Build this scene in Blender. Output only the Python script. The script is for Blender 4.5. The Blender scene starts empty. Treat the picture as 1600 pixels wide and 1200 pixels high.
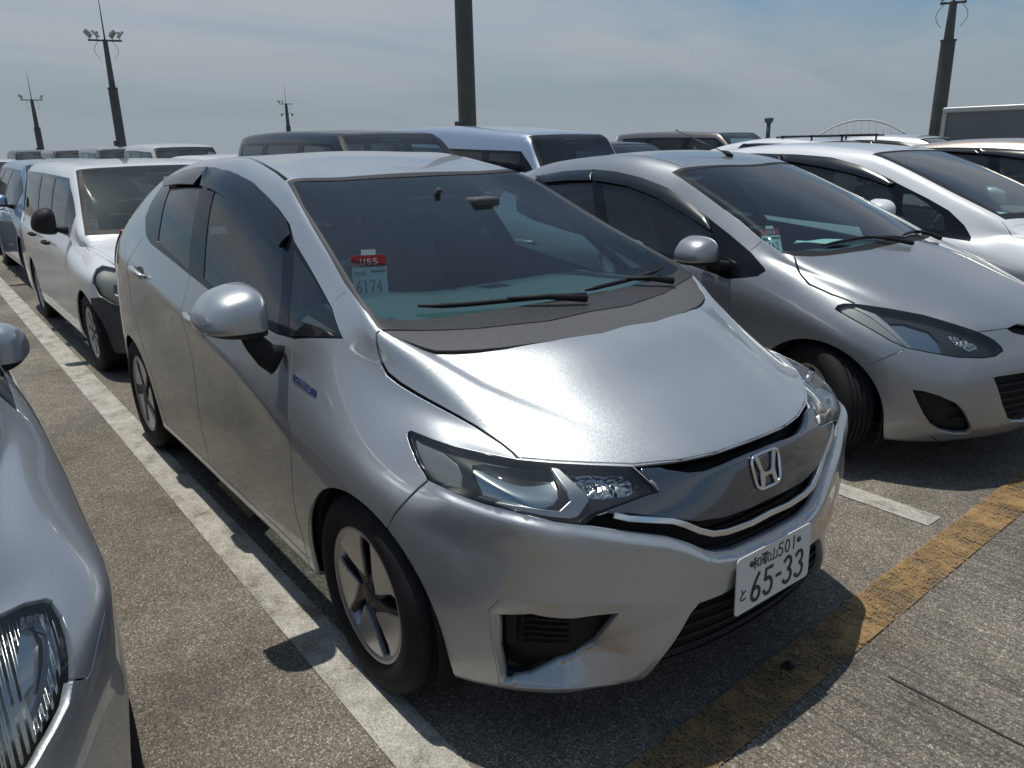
import bpy, bmesh, math, random
import numpy as np
from mathutils import Vector, Matrix
from mathutils.bvhtree import BVHTree
from mathutils.interpolate import poly_3d_calc

random.seed(7)
scene = bpy.context.scene
COL = scene.collection
R_ = math.radians

# ------------------------------------------------------------------ camera, sky, sun, exposure
CAM_POS = (1.8346, -1.6756, 1.5308)
cam_d = bpy.data.cameras.new('camera')
cam = bpy.data.objects.new('camera', cam_d)
COL.objects.link(cam)
def _cam_matrix(yaw, pitch, roll):
    cy, sy, cp, sp = math.cos(yaw), math.sin(yaw), math.cos(pitch), math.sin(pitch)
    f = Vector((-cy*cp, sy*cp, -sp))
    r = f.cross(Vector((0, 0, 1))).normalized()
    d = f.cross(r)
    cr, sr = math.cos(roll), math.sin(roll)
    r2 = cr*r + sr*d
    d2 = -sr*r + cr*d
    m = Matrix.Identity(4)
    for i in range(3):
        m[i][0], m[i][1], m[i][2], m[i][3] = r2[i], -d2[i], -f[i], CAM_POS[i]
    return m
cam.matrix_world = _cam_matrix(0.6514, 0.2979, 0.0215)
cam_d.sensor_width = 36.0
cam_d.lens = 36.0 * 1218.7 / 1600.0
cam_d.clip_start = 0.05
cam_d.clip_end = 5000.0
scene.camera = cam

SUN_DIR = Vector((-0.20, -0.02, 1.0)).normalized()      # towards the sun: high, behind the hatchback
world = bpy.data.worlds.new('World')
scene.world = world
world.use_nodes = True
wn, wl = world.node_tree.nodes, world.node_tree.links
bg = wn['Background']
sky = wn.new('ShaderNodeTexSky')
sky.sky_type = 'NISHITA'
sky.sun_disc = False
sky.sun_elevation = math.asin(SUN_DIR.z)
sky.sun_rotation = math.atan2(SUN_DIR.x, SUN_DIR.y)
sky.altitude = 20
sky.air_density = 1.0
sky.dust_density = 2.0
sky.ozone_density = 1.5
# thin streaky cloud veil mixed over the sky colour, and a greyer hazy band at the horizon
tc = wn.new('ShaderNodeTexCoord')
sep = wn.new('ShaderNodeSeparateXYZ'); wl.new(tc.outputs['Generated'], sep.inputs[0])
zm = wn.new('ShaderNodeMath'); zm.operation = 'MAXIMUM'; wl.new(sep.outputs[2], zm.inputs[0]); zm.inputs[1].default_value = 0.0
za = wn.new('ShaderNodeMath'); za.operation = 'ADD'; wl.new(zm.outputs[0], za.inputs[0]); za.inputs[1].default_value = 0.16
dvx = wn.new('ShaderNodeMath'); dvx.operation = 'DIVIDE'; wl.new(sep.outputs[0], dvx.inputs[0]); wl.new(za.outputs[0], dvx.inputs[1])
dvy = wn.new('ShaderNodeMath'); dvy.operation = 'DIVIDE'; wl.new(sep.outputs[1], dvy.inputs[0]); wl.new(za.outputs[0], dvy.inputs[1])
cmb = wn.new('ShaderNodeCombineXYZ'); wl.new(dvx.outputs[0], cmb.inputs[0]); wl.new(dvy.outputs[0], cmb.inputs[1])
mp = wn.new('ShaderNodeMapping'); mp.inputs['Rotation'].default_value = (0, 0, R_(35)); mp.inputs['Scale'].default_value = (0.55, 0.22, 1.0)
mp.inputs['Location'].default_value = (0.3, 1.1, 0)
wl.new(cmb.outputs[0], mp.inputs['Vector'])
nz = wn.new('ShaderNodeTexNoise'); nz.inputs['Scale'].default_value = 1.6; nz.inputs['Detail'].default_value = 7; nz.inputs['Roughness'].default_value = 0.52
nz.inputs['Distortion'].default_value = 0.5
wl.new(mp.outputs[0], nz.inputs['Vector'])
cr_ = wn.new('ShaderNodeValToRGB'); cr_.color_ramp.elements[0].position = 0.40; cr_.color_ramp.elements[1].position = 0.60
cr_.color_ramp.elements[0].color = (0.12, 0.12, 0.12, 1); cr_.color_ramp.elements[1].color = (0.9, 0.9, 0.9, 1)
wl.new(nz.outputs['Fac'], cr_.inputs[0])
thin = wn.new('ShaderNodeMapRange'); thin.interpolation_type = 'SMOOTHSTEP'; wl.new(sep.outputs[2], thin.inputs[0])
thin.inputs[1].default_value = .22; thin.inputs[2].default_value = .70; thin.inputs[3].default_value = 1.0; thin.inputs[4].default_value = .22
clf = wn.new('ShaderNodeMath'); clf.operation = 'MULTIPLY'; wl.new(cr_.outputs[0], clf.inputs[0]); wl.new(thin.outputs[0], clf.inputs[1])
mixc = wn.new('ShaderNodeMixRGB'); wl.new(clf.outputs[0], mixc.inputs[0]); tint = wn.new('ShaderNodeMixRGB'); tint.blend_type = 'MULTIPLY'; tint.inputs[0].default_value = 1.0; wl.new(sky.outputs[0], tint.inputs[1]); tint.inputs[2].default_value = (.76, 1.02, 1.15, 1)
wl.new(tint.outputs[0], mixc.inputs[1])
mixc.inputs[2].default_value = (5.5, 5.9, 6.4, 1)
hz = wn.new('ShaderNodeMapRange'); hz.interpolation_type = 'SMOOTHSTEP'; wl.new(sep.outputs[2], hz.inputs[0])
hz.inputs[1].default_value = 0.0; hz.inputs[2].default_value = 0.16; hz.inputs[3].default_value = 1.0; hz.inputs[4].default_value = 0.0
mixh = wn.new('ShaderNodeMixRGB'); wl.new(hz.outputs[0], mixh.inputs[0]); wl.new(mixc.outputs[0], mixh.inputs[1]); mixh.inputs[2].default_value = (4.0, 4.65, 5.25, 1)
wl.new(mixh.outputs[0], bg.inputs[0])
bg.inputs[1].default_value = 0.075

sun_d = bpy.data.lights.new('sun', 'SUN')
sun_d.energy = 3.3
sun_d.angle = R_(0.53)
sun_d.color = (1.0, 0.965, 0.89)
sun = bpy.data.objects.new('sun', sun_d)
sun.rotation_euler = SUN_DIR.to_track_quat('Z', 'Y').to_euler()
sun.location = (0, 0, 30)
COL.objects.link(sun)

scene.view_settings.view_transform = 'Standard'
scene.view_settings.look = 'None'
scene.view_settings.exposure = 0.0
scene.view_settings.gamma = 1.0
scene.view_settings.use_curve_mapping = False
scene.cycles.max_bounces = 10
scene.cycles.transparent_max_bounces = 24
scene.cycles.glossy_bounces = 5
scene.cycles.diffuse_bounces = 3
scene.cycles.caustics_reflective = False
scene.cycles.caustics_refractive = False

# ------------------------------------------------------------------ materials
MATS = {}
def principled(name, color, rough=0.5, metal=0.0, coat=0.0, coat_rough=0.03, spec=0.5, **kw):
    if name in MATS: return MATS[name]
    m = bpy.data.materials.new(name); m.use_nodes = True
    b = m.node_tree.nodes['Principled BSDF']
    b.inputs['Base Color'].default_value = (*color, 1)
    b.inputs['Roughness'].default_value = rough
    b.inputs['Metallic'].default_value = metal
    b.inputs['Coat Weight'].default_value = coat
    b.inputs['Coat Roughness'].default_value = coat_rough
    b.inputs['Specular IOR Level'].default_value = spec
    MATS[name] = m
    return m
def dusty(m, amount=0.06, scale=6.0, rough_var=0.1):
    """uneven dust and grime: breaks up the colour and the gloss of a surface"""
    n, l = m.node_tree.nodes, m.node_tree.links
    b = n['Principled BSDF']
    t = n.new('ShaderNodeTexCoord')
    a = n.new('ShaderNodeTexNoise'); a.inputs['Scale'].default_value = scale; a.inputs['Detail'].default_value = 8; a.inputs['Roughness'].default_value = .62
    l.new(t.outputs['Object'], a.inputs['Vector'])
    r = n.new('ShaderNodeMapRange'); r.inputs[1].default_value = .35; r.inputs[2].default_value = .75
    r.inputs[3].default_value = 0; r.inputs[4].default_value = amount
    l.new(a.outputs['Fac'], r.inputs[0])
    mx = n.new('ShaderNodeMixRGB'); mx.inputs[1].default_value = b.inputs['Base Color'].default_value[:]
    mx.inputs[2].default_value = (.42, .38, .32, 1)
    l.new(r.outputs[0], mx.inputs[0]); l.new(mx.outputs[0], b.inputs['Base Color'])
    r2 = n.new('ShaderNodeMapRange'); r2.inputs[1].default_value = .3; r2.inputs[2].default_value = .8
    base = b.inputs['Roughness'].default_value
    r2.inputs[3].default_value = base; r2.inputs[4].default_value = min(1, base+rough_var)
    l.new(a.outputs['Fac'], r2.inputs[0]); l.new(r2.outputs[0], b.inputs['Roughness'])
    return m
def paint(name, color, rough=0.34, metal=0.85, coat=1.0, dust=0.05):
    if name in MATS: return MATS[name]
    m = principled(name, color, rough, metal, coat, 0.035)
    dusty(m, dust, 5.0, .06)
    n, l = m.node_tree.nodes, m.node_tree.links
    b = n['Principled BSDF']
    if metal > .3:                                   # metallic flake: tiny cells that tilt the base normal
        t = n.new('ShaderNodeTexCoord')
        v = n.new('ShaderNodeTexVoronoi'); v.inputs['Scale'].default_value = 1400
        l.new(t.outputs['Object'], v.inputs['Vector'])
        nm = n.new('ShaderNodeNewGeometry')
        ad = n.new('ShaderNodeVectorMath'); ad.operation = 'MULTIPLY_ADD'
        l.new(v.outputs['Color'], ad.inputs[0]); ad.inputs[1].default_value = (.16, .16, .16)
        off = n.new('ShaderNodeVectorMath'); off.operation = 'SUBTRACT'; off.inputs[1].default_value = (.08, .08, .08)
        l.new(nm.outputs['Normal'], off.inputs[0]); l.new(off.outputs[0], ad.inputs[2])
        no = n.new('ShaderNodeVectorMath'); no.operation = 'NORMALIZE'; l.new(ad.outputs[0], no.inputs[0])
        l.new(no.outputs[0], b.inputs['Normal'])
    return m
def glass(name, tint, refl=1.0, haze=0.0):
    """thin sheet glass: Fresnel reflection over tinted see-through"""
    if name in MATS: return MATS[name]
    m = bpy.data.materials.new(name); m.use_nodes = True
    n, l = m.node_tree.nodes, m.node_tree.links
    n.remove(n['Principled BSDF'])
    out = n['Material Output']
    tr = n.new('ShaderNodeBsdfTransparent'); tr.inputs[0].default_value = (*tint, 1)
    gl = n.new('ShaderNodeBsdfGlossy'); gl.inputs['Roughness'].default_value = 0.015; gl.inputs[0].default_value = (refl, refl, refl, 1)
    fr = n.new('ShaderNodeFresnel'); fr.inputs[0].default_value = 1.52
    geo = n.new('ShaderNodeNewGeometry')
    # the pane has two faces; use the same Fresnel from either side
    mx = n.new('ShaderNodeMixShader')
    inv = n.new('ShaderNodeMath'); inv.operation = 'MULTIPLY'; inv.inputs[1].default_value = 1.6
    lw = n.new('ShaderNodeLayerWeight'); lw.inputs['Blend'].default_value = .5
    pw = n.new('ShaderNodeMath'); pw.operation = 'POWER'; pw.inputs[1].default_value = 4.0
    l.new(lw.outputs['Facing'], pw.inputs[0])
    ma = n.new('ShaderNodeMath'); ma.operation = 'MULTIPLY_ADD'; ma.inputs[1].default_value = .80; ma.inputs[2].default_value = .055
    ma.use_clamp = True
    l.new(pw.outputs[0], ma.inputs[0])
    l.new(ma.outputs[0], mx.inputs[0]); l.new(tr.outputs[0], mx.inputs[1]); l.new(gl.outputs[0], mx.inputs[2])
    last = mx.outputs[0]
    if haze > 0:                                     # dust film on the pane
        df = n.new('ShaderNodeBsdfDiffuse'); df.inputs[0].default_value = (.5, .5, .46, 1)
        t = n.new('ShaderNodeTexCoord'); a = n.new('ShaderNodeTexNoise'); a.inputs['Scale'].default_value = 22; a.inputs['Detail'].default_value = 5
        l.new(t.outputs['Object'], a.inputs['Vector'])
        r = n.new('ShaderNodeMapRange'); r.inputs[1].default_value = .3; r.inputs[2].default_value = .75; r.inputs[3].default_value = haze*.8; r.inputs[4].default_value = haze*1.2
        l.new(a.outputs['Fac'], r.inputs[0])
        m2 = n.new('ShaderNodeMixShader'); l.new(r.outputs[0], m2.inputs[0]); l.new(last, m2.inputs[1]); l.new(df.outputs[0], m2.inputs[2])
        last = m2.outputs[0]
    l.new(last, out.inputs[0])
    MATS[name] = m
    return m

BLACK = principled('black_plastic', (.010, .010, .011), .55, spec=.3)
dusty(BLACK, .015, 9, .15)
GREYPL = dusty(principled('grey_plastic', (.075, .076, .078), .62, spec=.35), .06, 40, .1)
GLOSSBLACK = principled('gloss_black', (.006, .006, .008), .10, 0, 0, spec=.35)
SEAM = principled('seam_rubber', (.004, .004, .004), .8)
RUBBER = dusty(principled('tyre_rubber', (.012, .012, .013), .8, spec=.3), .035, 14, .1)
CHROME = principled('chrome', (.72, .73, .75), .10, 1.0)
SATIN = principled('satin_metal', (.45, .46, .47), .35, 1.0)
DARKMETAL = principled('dark_metal', (.09, .09, .095), .45, .8)
INTERIOR = principled('interior_dark', (.05, .052, .054), .8)
DASH = principled('dash_vinyl', (.105, .112, .118), .65)
SEATM = principled('seat_cloth', (.14, .14, .145), .9)
LENS = glass('lamp_lens', (.86, .88, .86), .9, .012)
PAPER = principled('paper', (.78, .79, .76), .8)
WHITEPLATE = principled('plate_white', (.66, .66, .64), .45)
INK = principled('ink_black', (.012, .014, .013), .6)
REDINK = principled('tag_red', (.50, .045, .05), .7)
ORANGE = principled('indicator_orange', (.65, .25, .05), .3)
REDLENS = principled('tail_lamp_red', (.42, .012, .02), .12, 0, .8)

# ------------------------------------------------------------------ object helpers
def tag(o, label=None, cat=None, group=None, kind=None):
    if label: o['label'] = label
    if cat: o['category'] = cat
    if group: o['group'] = group
    if kind: o['kind'] = kind
    return o
def empty(name, loc=(0, 0, 0), rz=0.0):
    o = bpy.data.objects.new(name, None); o.location = loc; o.rotation_euler = (0, 0, rz)
    o.empty_display_size = .2
    COL.objects.link(o)
    return o
def link_mesh(name, me, mat, parent=None):
    o = bpy.data.objects.new(name, me)
    if mat is not None and not me.materials:
        for m in (mat if isinstance(mat, (list, tuple)) else [mat]): me.materials.append(m)
    COL.objects.link(o)
    if parent is not None: o.parent = parent
    return o
def obj(name, bm, mat, parent=None, smooth=True, angle=None):
    me = bpy.data.meshes.new(name)
    bm.to_mesh(me); bm.free()
    for p in me.polygons: p.use_smooth = smooth
    if smooth and angle is not None:
        me.set_sharp_from_angle(angle=R_(angle))
    return link_mesh(name, me, mat, parent)
def pydata(name, v, f, mat, parent=None, smooth=False, angle=None):
    me = bpy.data.meshes.new(name)
    me.from_pydata([tuple(p) for p in v], [], f); me.update()
    for p in me.polygons: p.use_smooth = smooth
    if smooth and angle is not None: me.set_sharp_from_angle(angle=R_(angle))
    return link_mesh(name, me, mat, parent)
def box(bm, lo, hi, bevel=0.0, seg=2):
    lo, hi = Vector(lo), Vector(hi)
    r = bmesh.ops.create_cube(bm, size=1.0)
    vs = r['verts']
    c, s = (lo+hi)/2, hi-lo
    for v in vs: v.co = Vector((c.x+v.co.x*s.x, c.y+v.co.y*s.y, c.z+v.co.z*s.z))
    if bevel > 0:
        es = list({e for v in vs for e in v.link_edges})
        r2 = bmesh.ops.bevel(bm, geom=es, offset=bevel, segments=seg, affect='EDGES', profile=.5, clamp_overlap=True)
        vs = list({v for f in r2['faces'] for v in f.verts} | {v for v in vs if v.is_valid})
    return vs
def xform(vs, M):
    for v in vs: v.co = M @ v.co
def tube(bm, pts, rad, n=8, cap=True, flat=1.0, up=None):
    """sweep a circle (or an ellipse squashed by flat) along a polyline"""
    pts = [Vector(p) for p in pts]
    rs = rad if isinstance(rad, (list, tuple)) else [rad]*len(pts)
    rings = []
    prev = None
    for i, p in enumerate(pts):
        t = (pts[min(i+1, len(pts)-1)] - pts[max(i-1, 0)]).normalized()
        u = Vector(up) if up else (prev if prev is not None else (Vector((0, 0, 1)) if abs(t.z) < .9 else Vector((1, 0, 0))))
        a = (u - t*u.dot(t)).normalized(); b = t.cross(a)
        prev = a
        rings.append([bm.verts.new(p + (a*math.cos(2*math.pi*k/n)*flat + b*math.sin(2*math.pi*k/n))*rs[i]) for k in range(n)])
    for i in range(len(pts)-1):
        for k in range(n):
            bm.faces.new((rings[i][k], rings[i][(k+1) % n], rings[i+1][(k+1) % n], rings[i+1][k]))
    if cap:
        bm.faces.new(list(reversed(rings[0]))); bm.faces.new(rings[-1])
    return [v for r in rings for v in r]
def lathe(bm, prof, n=32, axis='y', closed=False):
    """profile of (radius, offset along the axis)"""
    rings = []
    for r, h in prof:
        ring = []
        for k in range(n):
            a = 2*math.pi*k/n
            c, s = math.cos(a)*r, math.sin(a)*r
            ring.append(bm.verts.new((c, h, s) if axis == 'y' else ((c, s, h) if axis == 'z' else (h, c, s))))
        rings.append(ring)
    for i in range(len(prof)-1):
        for k in range(n):
            bm.faces.new((rings[i][k], rings[i][(k+1) % n], rings[i+1][(k+1) % n], rings[i+1][k]))
    if closed:
        bm.faces.new(list(reversed(rings[0]))); bm.faces.new(rings[-1])
    return [v for r in rings for v in r]
def prism(bm, outline, fn, depth_vec):
    """closed outline (2-D) mapped by fn to 3-D, extruded by depth_vec"""
    a = [bm.verts.new(fn(p)) for p in outline]
    b = [bm.verts.new(Vector(fn(p))+Vector(depth_vec)) for p in outline]
    n = len(a)
    bm.faces.new(a); bm.faces.new(list(reversed(b)))
    for i in range(n):
        bm.faces.new((a[i], b[i], b[(i+1) % n], a[(i+1) % n]))
    return a+b
def strokes(bm, lines, w, fn, thick=.0006):
    """flat lettering: each polyline drawn as a ribbon of width w with round-ish ends; fn maps (u,v,h) to 3-D"""
    for ln in lines:
        p = [Vector((a, b)) for a, b in ln]
        if len(p) == 1: p = [p[0]+Vector((-w*.1, 0)), p[0]+Vector((w*.1, 0))]
        L, Rr = [], []
        for i, q in enumerate(p):
            d = (p[min(i+1, len(p)-1)]-p[max(i-1, 0)])
            d = d.normalized() if d.length > 0 else Vector((1, 0))
            nn = Vector((-d.y, d.x))*w/2
            ex = -d*w*.3 if i == 0 else (d*w*.3 if i == len(p)-1 else Vector((0, 0)))
            L.append(q+nn+ex); Rr.append(q-nn+ex)
        top = [[bm.verts.new(fn(x.x, x.y, thick)) for x in s] for s in (L, Rr)]
        bot = [[bm.verts.new(fn(x.x, x.y, -.0002)) for x in s] for s in (L, Rr)]
        for i in range(len(p)-1):
            bm.faces.new((top[0][i], top[0][i+1], top[1][i+1], top[1][i]))
            bm.faces.new((top[0][i], bot[0][i], bot[0][i+1], top[0][i+1]))
            bm.faces.new((top[1][i], top[1][i+1], bot[1][i+1], bot[1][i]))
        for i in (0, -1):
            bm.faces.new((top[0][i], top[1][i], bot[1][i], bot[0][i]))
def arc(cx, cy, rx, ry, a0, a1, n=10):
    return [(cx+rx*math.cos(R_(a0+(a1-a0)*k/n)), cy+ry*math.sin(R_(a0+(a1-a0)*k/n))) for k in range(n+1)]
GLYPH = {   # stroke digits and letters in a box 1 wide x 2 high
 '0': [arc(.5, 1, .42, .95, 90, 450, 20)],
 '1': [[(.5, 0), (.5, 2)]],
 '3': [[(.08, 1.72)]+arc(.46, 1.5, .38, .46, 140, -80, 10)+arc(.44, .52, .46, .50, 80, -150, 12)],
 '4': [[(.72, 0), (.72, 2), (.02, .6), (1, .6)]],
 '5': [[(.9, 1.93), (.2, 1.93), (.12, 1.1)]+arc(.44, .62, .46, .60, 120, -150, 12)],
 '6': [[(.78, 1.95), (.45, 1.5), (.18, 1.0)]+arc(.48, .52, .42, .48, 160, -200, 18)],
 '7': [[(.05, 1.93), (.95, 1.93), (.4, 0)]],
 '8': [arc(.5, 1.48, .36, .46, -90, 270, 16), arc(.5, .52, .44, .50, 90, 450, 16)],
 '9': [arc(.5, 1.45, .4, .5, 0, 360, 16)+[(.85, .6), (.5, 0)]],
 '-': [[(.2, 1), (.8, 1)]],
 'U': [[(.08, 2), (.08, .6)]+arc(.5, .5, .42, .45, 180, 360, 8)+[(.92, 2)]],
 'S': [arc(.5, 1.5, .4, .45, 30, 270, 9)+arc(.5, .5, .42, .5, 90, -150, 9)],
 'H': [[(.1, 0), (.1, 2)], [(.9, 0), (.9, 2)], [(.1, 1), (.9, 1)]],
 'Y': [[(.05, 2), (.5, 1)], [(.95, 2), (.5, 1), (.5, 0)]],
 'B': [[(.1, 0), (.1, 2), (.5, 2)]+arc(.5, 1.52, .35, .47, 90, -90, 6)+[(.1, 1.04), (.5, 1.04)]+arc(.52, .52, .4, .5, 90, -90, 6)+[(.1, 0)]],
 'R': [[(.1, 0), (.1, 2), (.5, 2)]+arc(.5, 1.5, .38, .5, 90, -90, 6)+[(.1, 1.0), (.5, 1.0), (.92, 0)]],
 'I': [[(.5, 0), (.5, 2)]],
 'D': [[(.1, 0), (.1, 2), (.4, 2)]+arc(.4, 1, .5, 1, 90, -90, 10)+[(.1, 0)]],
}
def text_strokes(s, x, y, w, h, gap):
    out = []
    for ch in s:
        for ln in GLYPH.get(ch, []): out.append([(x+a*w, y+b*h/2) for a, b in ln])
        x += w+gap
    return out

# ------------------------------------------------------------------ car shells
# A shell is a cage of stations (front to rear) x rows (sill to roof centre), closed by a front and a rear
# grid, smoothed as a subdivision surface. Panels, windows and lamps are then cut out of it as real pieces.
NR = 12
def mid_row(a, b, bulge):
    n = (Vector(a)+Vector(b))/2
    return (n.x, n.y+bulge, n.z+bulge*.35)
def expand(st):
    """11 points per station -> 12 rows (a bulged row between belt and roof rail)"""
    out = []
    for s in st:
        p = [Vector(q) for q in s['p']]
        m = mid_row(p[6], p[7], s.get('b', .0))
        out.append(p[:7]+[Vector(m)]+p[7:])
    return out
def cap_grid(row0, center, pw, sign):
    """row0: 12 pts of the end station; center: 6 (x,z) on the centre plane; returns grid[r][k] k=0..5 (c=6..11)"""
    top = row0[6:]
    y0 = top[0].y
    g = []
    for r in range(6):
        c0 = row0[r]; xc, zc = center[r]
        line = []
        for k, t in enumerate(top):
            f = t.y/y0
            if k == 0: line.append(Vector(c0)); continue
            p = pw[r] if isinstance(pw, (list, tuple)) else pw
            x = xc-(xc-c0.x)*f**p
            z = zc+(c0.z-zc)*f**1.6
            line.append(Vector((x, c0.y*f, z)))
        g.append(line)
    return g
def build_cage(stations, front, rear, fpw=2.3, rpw=2.6):
    st = expand(stations)
    V, Q, idx = [], [], {}
    def vid(p):
        p = Vector(p)
        if abs(p.y) < 1e-6: p.y = 0.0
        k = (round(p.x, 5), round(p.y, 5), round(p.z, 5))
        if k not in idx: idx[k] = len(V); V.append(p)
        return idx[k]
    def m(p): return Vector((p.x, -p.y, p.z))
    G = []                                     # list of half grids
    G.append(st)
    gf = cap_grid(st[0], front, fpw, 1); gf.append(st[0][6:])
    gr = cap_grid(st[-1], rear, rpw, -1); gr.append(st[-1][6:])
    G += [gf, gr]
    ids = {}
    for side in (1, -1):
        for gi, g in enumerate(G):
            for i in range(len(g)-1):
                for j in range(len(g[0])-1):
                    q = [g[i][j], g[i+1][j], g[i+1][j+1], g[i][j+1]]
                    if side < 0: q = [m(p) for p in q]
                    f = [vid(p) for p in q]
                    if len(set(f)) == 4: Q.append(f)
    name = {}
    for s in range(len(st)):
        for r in range(NR):
            name[('s', s, r)] = (vid(st[s][r]), vid(m(st[s][r])))
    for r in range(6):
        for k in range(6):
            name[('f', r, k)] = (vid(gf[r][k]), vid(m(gf[r][k])))
    return V, Q, name
class Shell:
    def __init__(self, stations, front, rear, creases=(), level=3, fpw=2.3, rpw=2.6, fit=4):
        V, Q, nm = build_cage(stations, front, rear, fpw, rpw)
        me = bpy.data.meshes.new('cage')
        me.from_pydata([tuple(v) for v in V], [], Q)
        bm = bmesh.new(); bm.from_mesh(me)
        bmesh.ops.recalc_face_normals(bm, faces=bm.faces[:])
        cen = sum((v.co for v in bm.verts), Vector())/len(bm.verts)
        if sum((f.calc_center_median()-cen).dot(f.normal)*f.calc_area() for f in bm.faces) < 0:
            bmesh.ops.reverse_faces(bm, faces=bm.faces[:])
        bm.verts.ensure_lookup_table()
        cl = bm.edges.layers.float.new('crease_edge')
        for a, b, w in creases:
            for k in (0, 1):
                va, vb = bm.verts[nm[a][k]], bm.verts[nm[b][k]]
                e = bm.edges.get((va, vb))
                if e: e[cl] = w
        bm.to_mesh(me); bm.free()
        o = bpy.data.objects.new('cage', me); COL.objects.link(o)
        md = o.modifiers.new('s', 'SUBSURF'); md.levels = 1; md.render_levels = 1; md.use_limit_surface = True
        tgt = np.array([tuple(v) for v in V])
        cur = tgt.copy()
        for it in range(fit):
            dg = bpy.context.evaluated_depsgraph_get(); dg.update()
            ev = o.evaluated_get(dg); m2 = ev.to_mesh()
            a = np.empty(len(m2.vertices)*3); m2.vertices.foreach_get('co', a)
            lim = a.reshape(-1, 3)[:len(V)]
            ev.to_mesh_clear()
            cur = cur + (tgt-lim)*.8
            cur[np.abs(tgt[:, 1]) < 1e-6, 1] = 0
            me.vertices.foreach_set('co', cur.ravel()); me.update()
        md.levels = level
        dg = bpy.context.evaluated_depsgraph_get(); dg.update()
        ev = o.evaluated_get(dg)
        dm = bpy.data.meshes.new_from_object(ev)
        bpy.data.objects.remove(o); bpy.data.meshes.remove(me)
        self.bm = bmesh.new(); self.bm.from_mesh(dm); bpy.data.meshes.remove(dm)
        bm = self.bm
        bm.normal_update()
        self.vn = [v.normal.copy() for v in bm.verts]
        self.tree = BVHTree.FromBMesh(bm)
        self.fv = [[v.index for v in f.verts] for f in bm.faces]
        self.vc = [v.co.copy() for v in bm.verts]
        for f in [f for f in bm.faces if f.calc_center_median().y > 0]: bm.faces.remove(f)
        for v in [v for v in bm.verts if not v.link_faces]: bm.verts.remove(v)
        for v in bm.verts:
            if abs(v.co.y) < 1e-5: v.co.y = 0.0
        bm.normal_update()
        self.lab = bm.faces.layers.int.new('lab')
        self.names = ['shell']
    # ---- surface queries
    def ray(self, o, d):
        return self.tree.ray_cast(Vector(o), Vector(d))
    def normal_at(self, p):
        loc, n, fi, dist = self.tree.find_nearest(p)
        if fi is None: return Vector((0, 0, 1)), p
        vs = self.fv[fi]
        w = poly_3d_calc([self.vc[i] for i in vs], loc)
        nn = Vector()
        for a, i in zip(w, vs): nn += self.vn[i]*a
        return nn.normalized(), loc
    # ---- cutting
    def _axes(self, d):
        d = Vector(d).normalized()
        u = d.cross(Vector((0, 0, 1)))
        if u.length < .05: u = Vector((1, 0, 0))
        u.normalize(); v = u.cross(d)
        return d, u, v
    def cut(self, pts3, d, label, closed=True, width=0.0, only=None, filt=None, step=.03, face_min=.05, classify=True):
        """cut the surface along the outline (3-D points seen along direction d, towards the car) and label what is inside"""
        bm, lab = self.bm, self.lab
        d, u, v = self._axes(d)
        P = [(Vector(p).dot(u), Vector(p).dot(v)) for p in pts3]
        if width > 0:
            L, Rr = [], []
            for i, p in enumerate(P):
                a, b = Vector(P[max(i-1, 0)]), Vector(P[min(i+1, len(P)-1)])
                t = (b-a).normalized(); nn = Vector((-t.y, t.x))*width/2
                L.append(Vector(p)+nn); Rr.append(Vector(p)-nn)
            P = [tuple(q) for q in L]+[tuple(q) for q in reversed(Rr)]
        pts = []
        for i in range(len(P)):
            a, b = Vector(P[i]), Vector(P[(i+1) % len(P)])
            k = max(1, int((b-a).length/step))
            for j in range(k): pts.append(a+(b-a)*j/k)
        lo = Vector((min(p.x for p in pts)-.02, min(p.y for p in pts)-.02)); hi = Vector((max(p.x for p in pts)+.02, max(p.y for p in pts)+.02))
        if only is not None: only = {self.names.index(x) for x in only if x in self.names}
        cell = .04
        grid = {}
        def reg(f):
            if f.normal.dot(d) > -face_min: return
            if only is not None and f[lab] not in only: return
            if filt and not filt(f.calc_center_median()): return
            cs = [(w.co.dot(u), w.co.dot(v)) for w in f.verts]
            x0, x1 = min(c[0] for c in cs), max(c[0] for c in cs); y0, y1 = min(c[1] for c in cs), max(c[1] for c in cs)
            if x1 < lo.x or x0 > hi.x or y1 < lo.y or y0 > hi.y: return
            bb = (x0, x1, y0, y1)
            for i in range(int(math.floor(x0/cell)), int(math.floor(x1/cell))+1):
                for j in range(int(math.floor(y0/cell)), int(math.floor(y1/cell))+1):
                    grid.setdefault((i, j), {})[f] = bb
        for f in bm.faces: reg(f)
        n = len(pts)
        for i in range(n):
            a, b = pts[i], pts[(i+1) % n]
            if (b-a).length < 1e-6: continue
            x0, x1 = min(a.x, b.x)-1e-4, max(a.x, b.x)+1e-4; y0, y1 = min(a.y, b.y)-1e-4, max(a.y, b.y)+1e-4
            fs = []
            seen = set()
            for ci in range(int(math.floor(x0/cell)), int(math.floor(x1/cell))+1):
                for cj in range(int(math.floor(y0/cell)), int(math.floor(y1/cell))+1):
                    for f, bb in list(grid.get((ci, cj), {}).items()):
                        if not f.is_valid: del grid[(ci, cj)][f]; continue
                        if f in seen: continue
                        if bb[1] < x0 or bb[0] > x1 or bb[3] < y0 or bb[2] > y1: continue
                        seen.add(f); fs.append(f)
            if not fs: continue
            t = (b-a).normalized(); nn = u*(-t.y)+v*t.x
            co = u*a.x+v*a.y
            geom = list({x for f in fs for x in (list(f.verts)+list(f.edges))})+fs
            r = bmesh.ops.bisect_plane(bm, geom=geom, dist=2e-5, plane_co=co, plane_no=nn)
            for g in r['geom']:
                if isinstance(g, bmesh.types.BMFace) and g.is_valid and g not in seen:
                    g.normal_update(); reg(g)
            for f in fs:
                if f.is_valid: f.normal_update(); reg(f)
        if not classify: return
        if label not in self.names: self.names.append(label)
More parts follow.
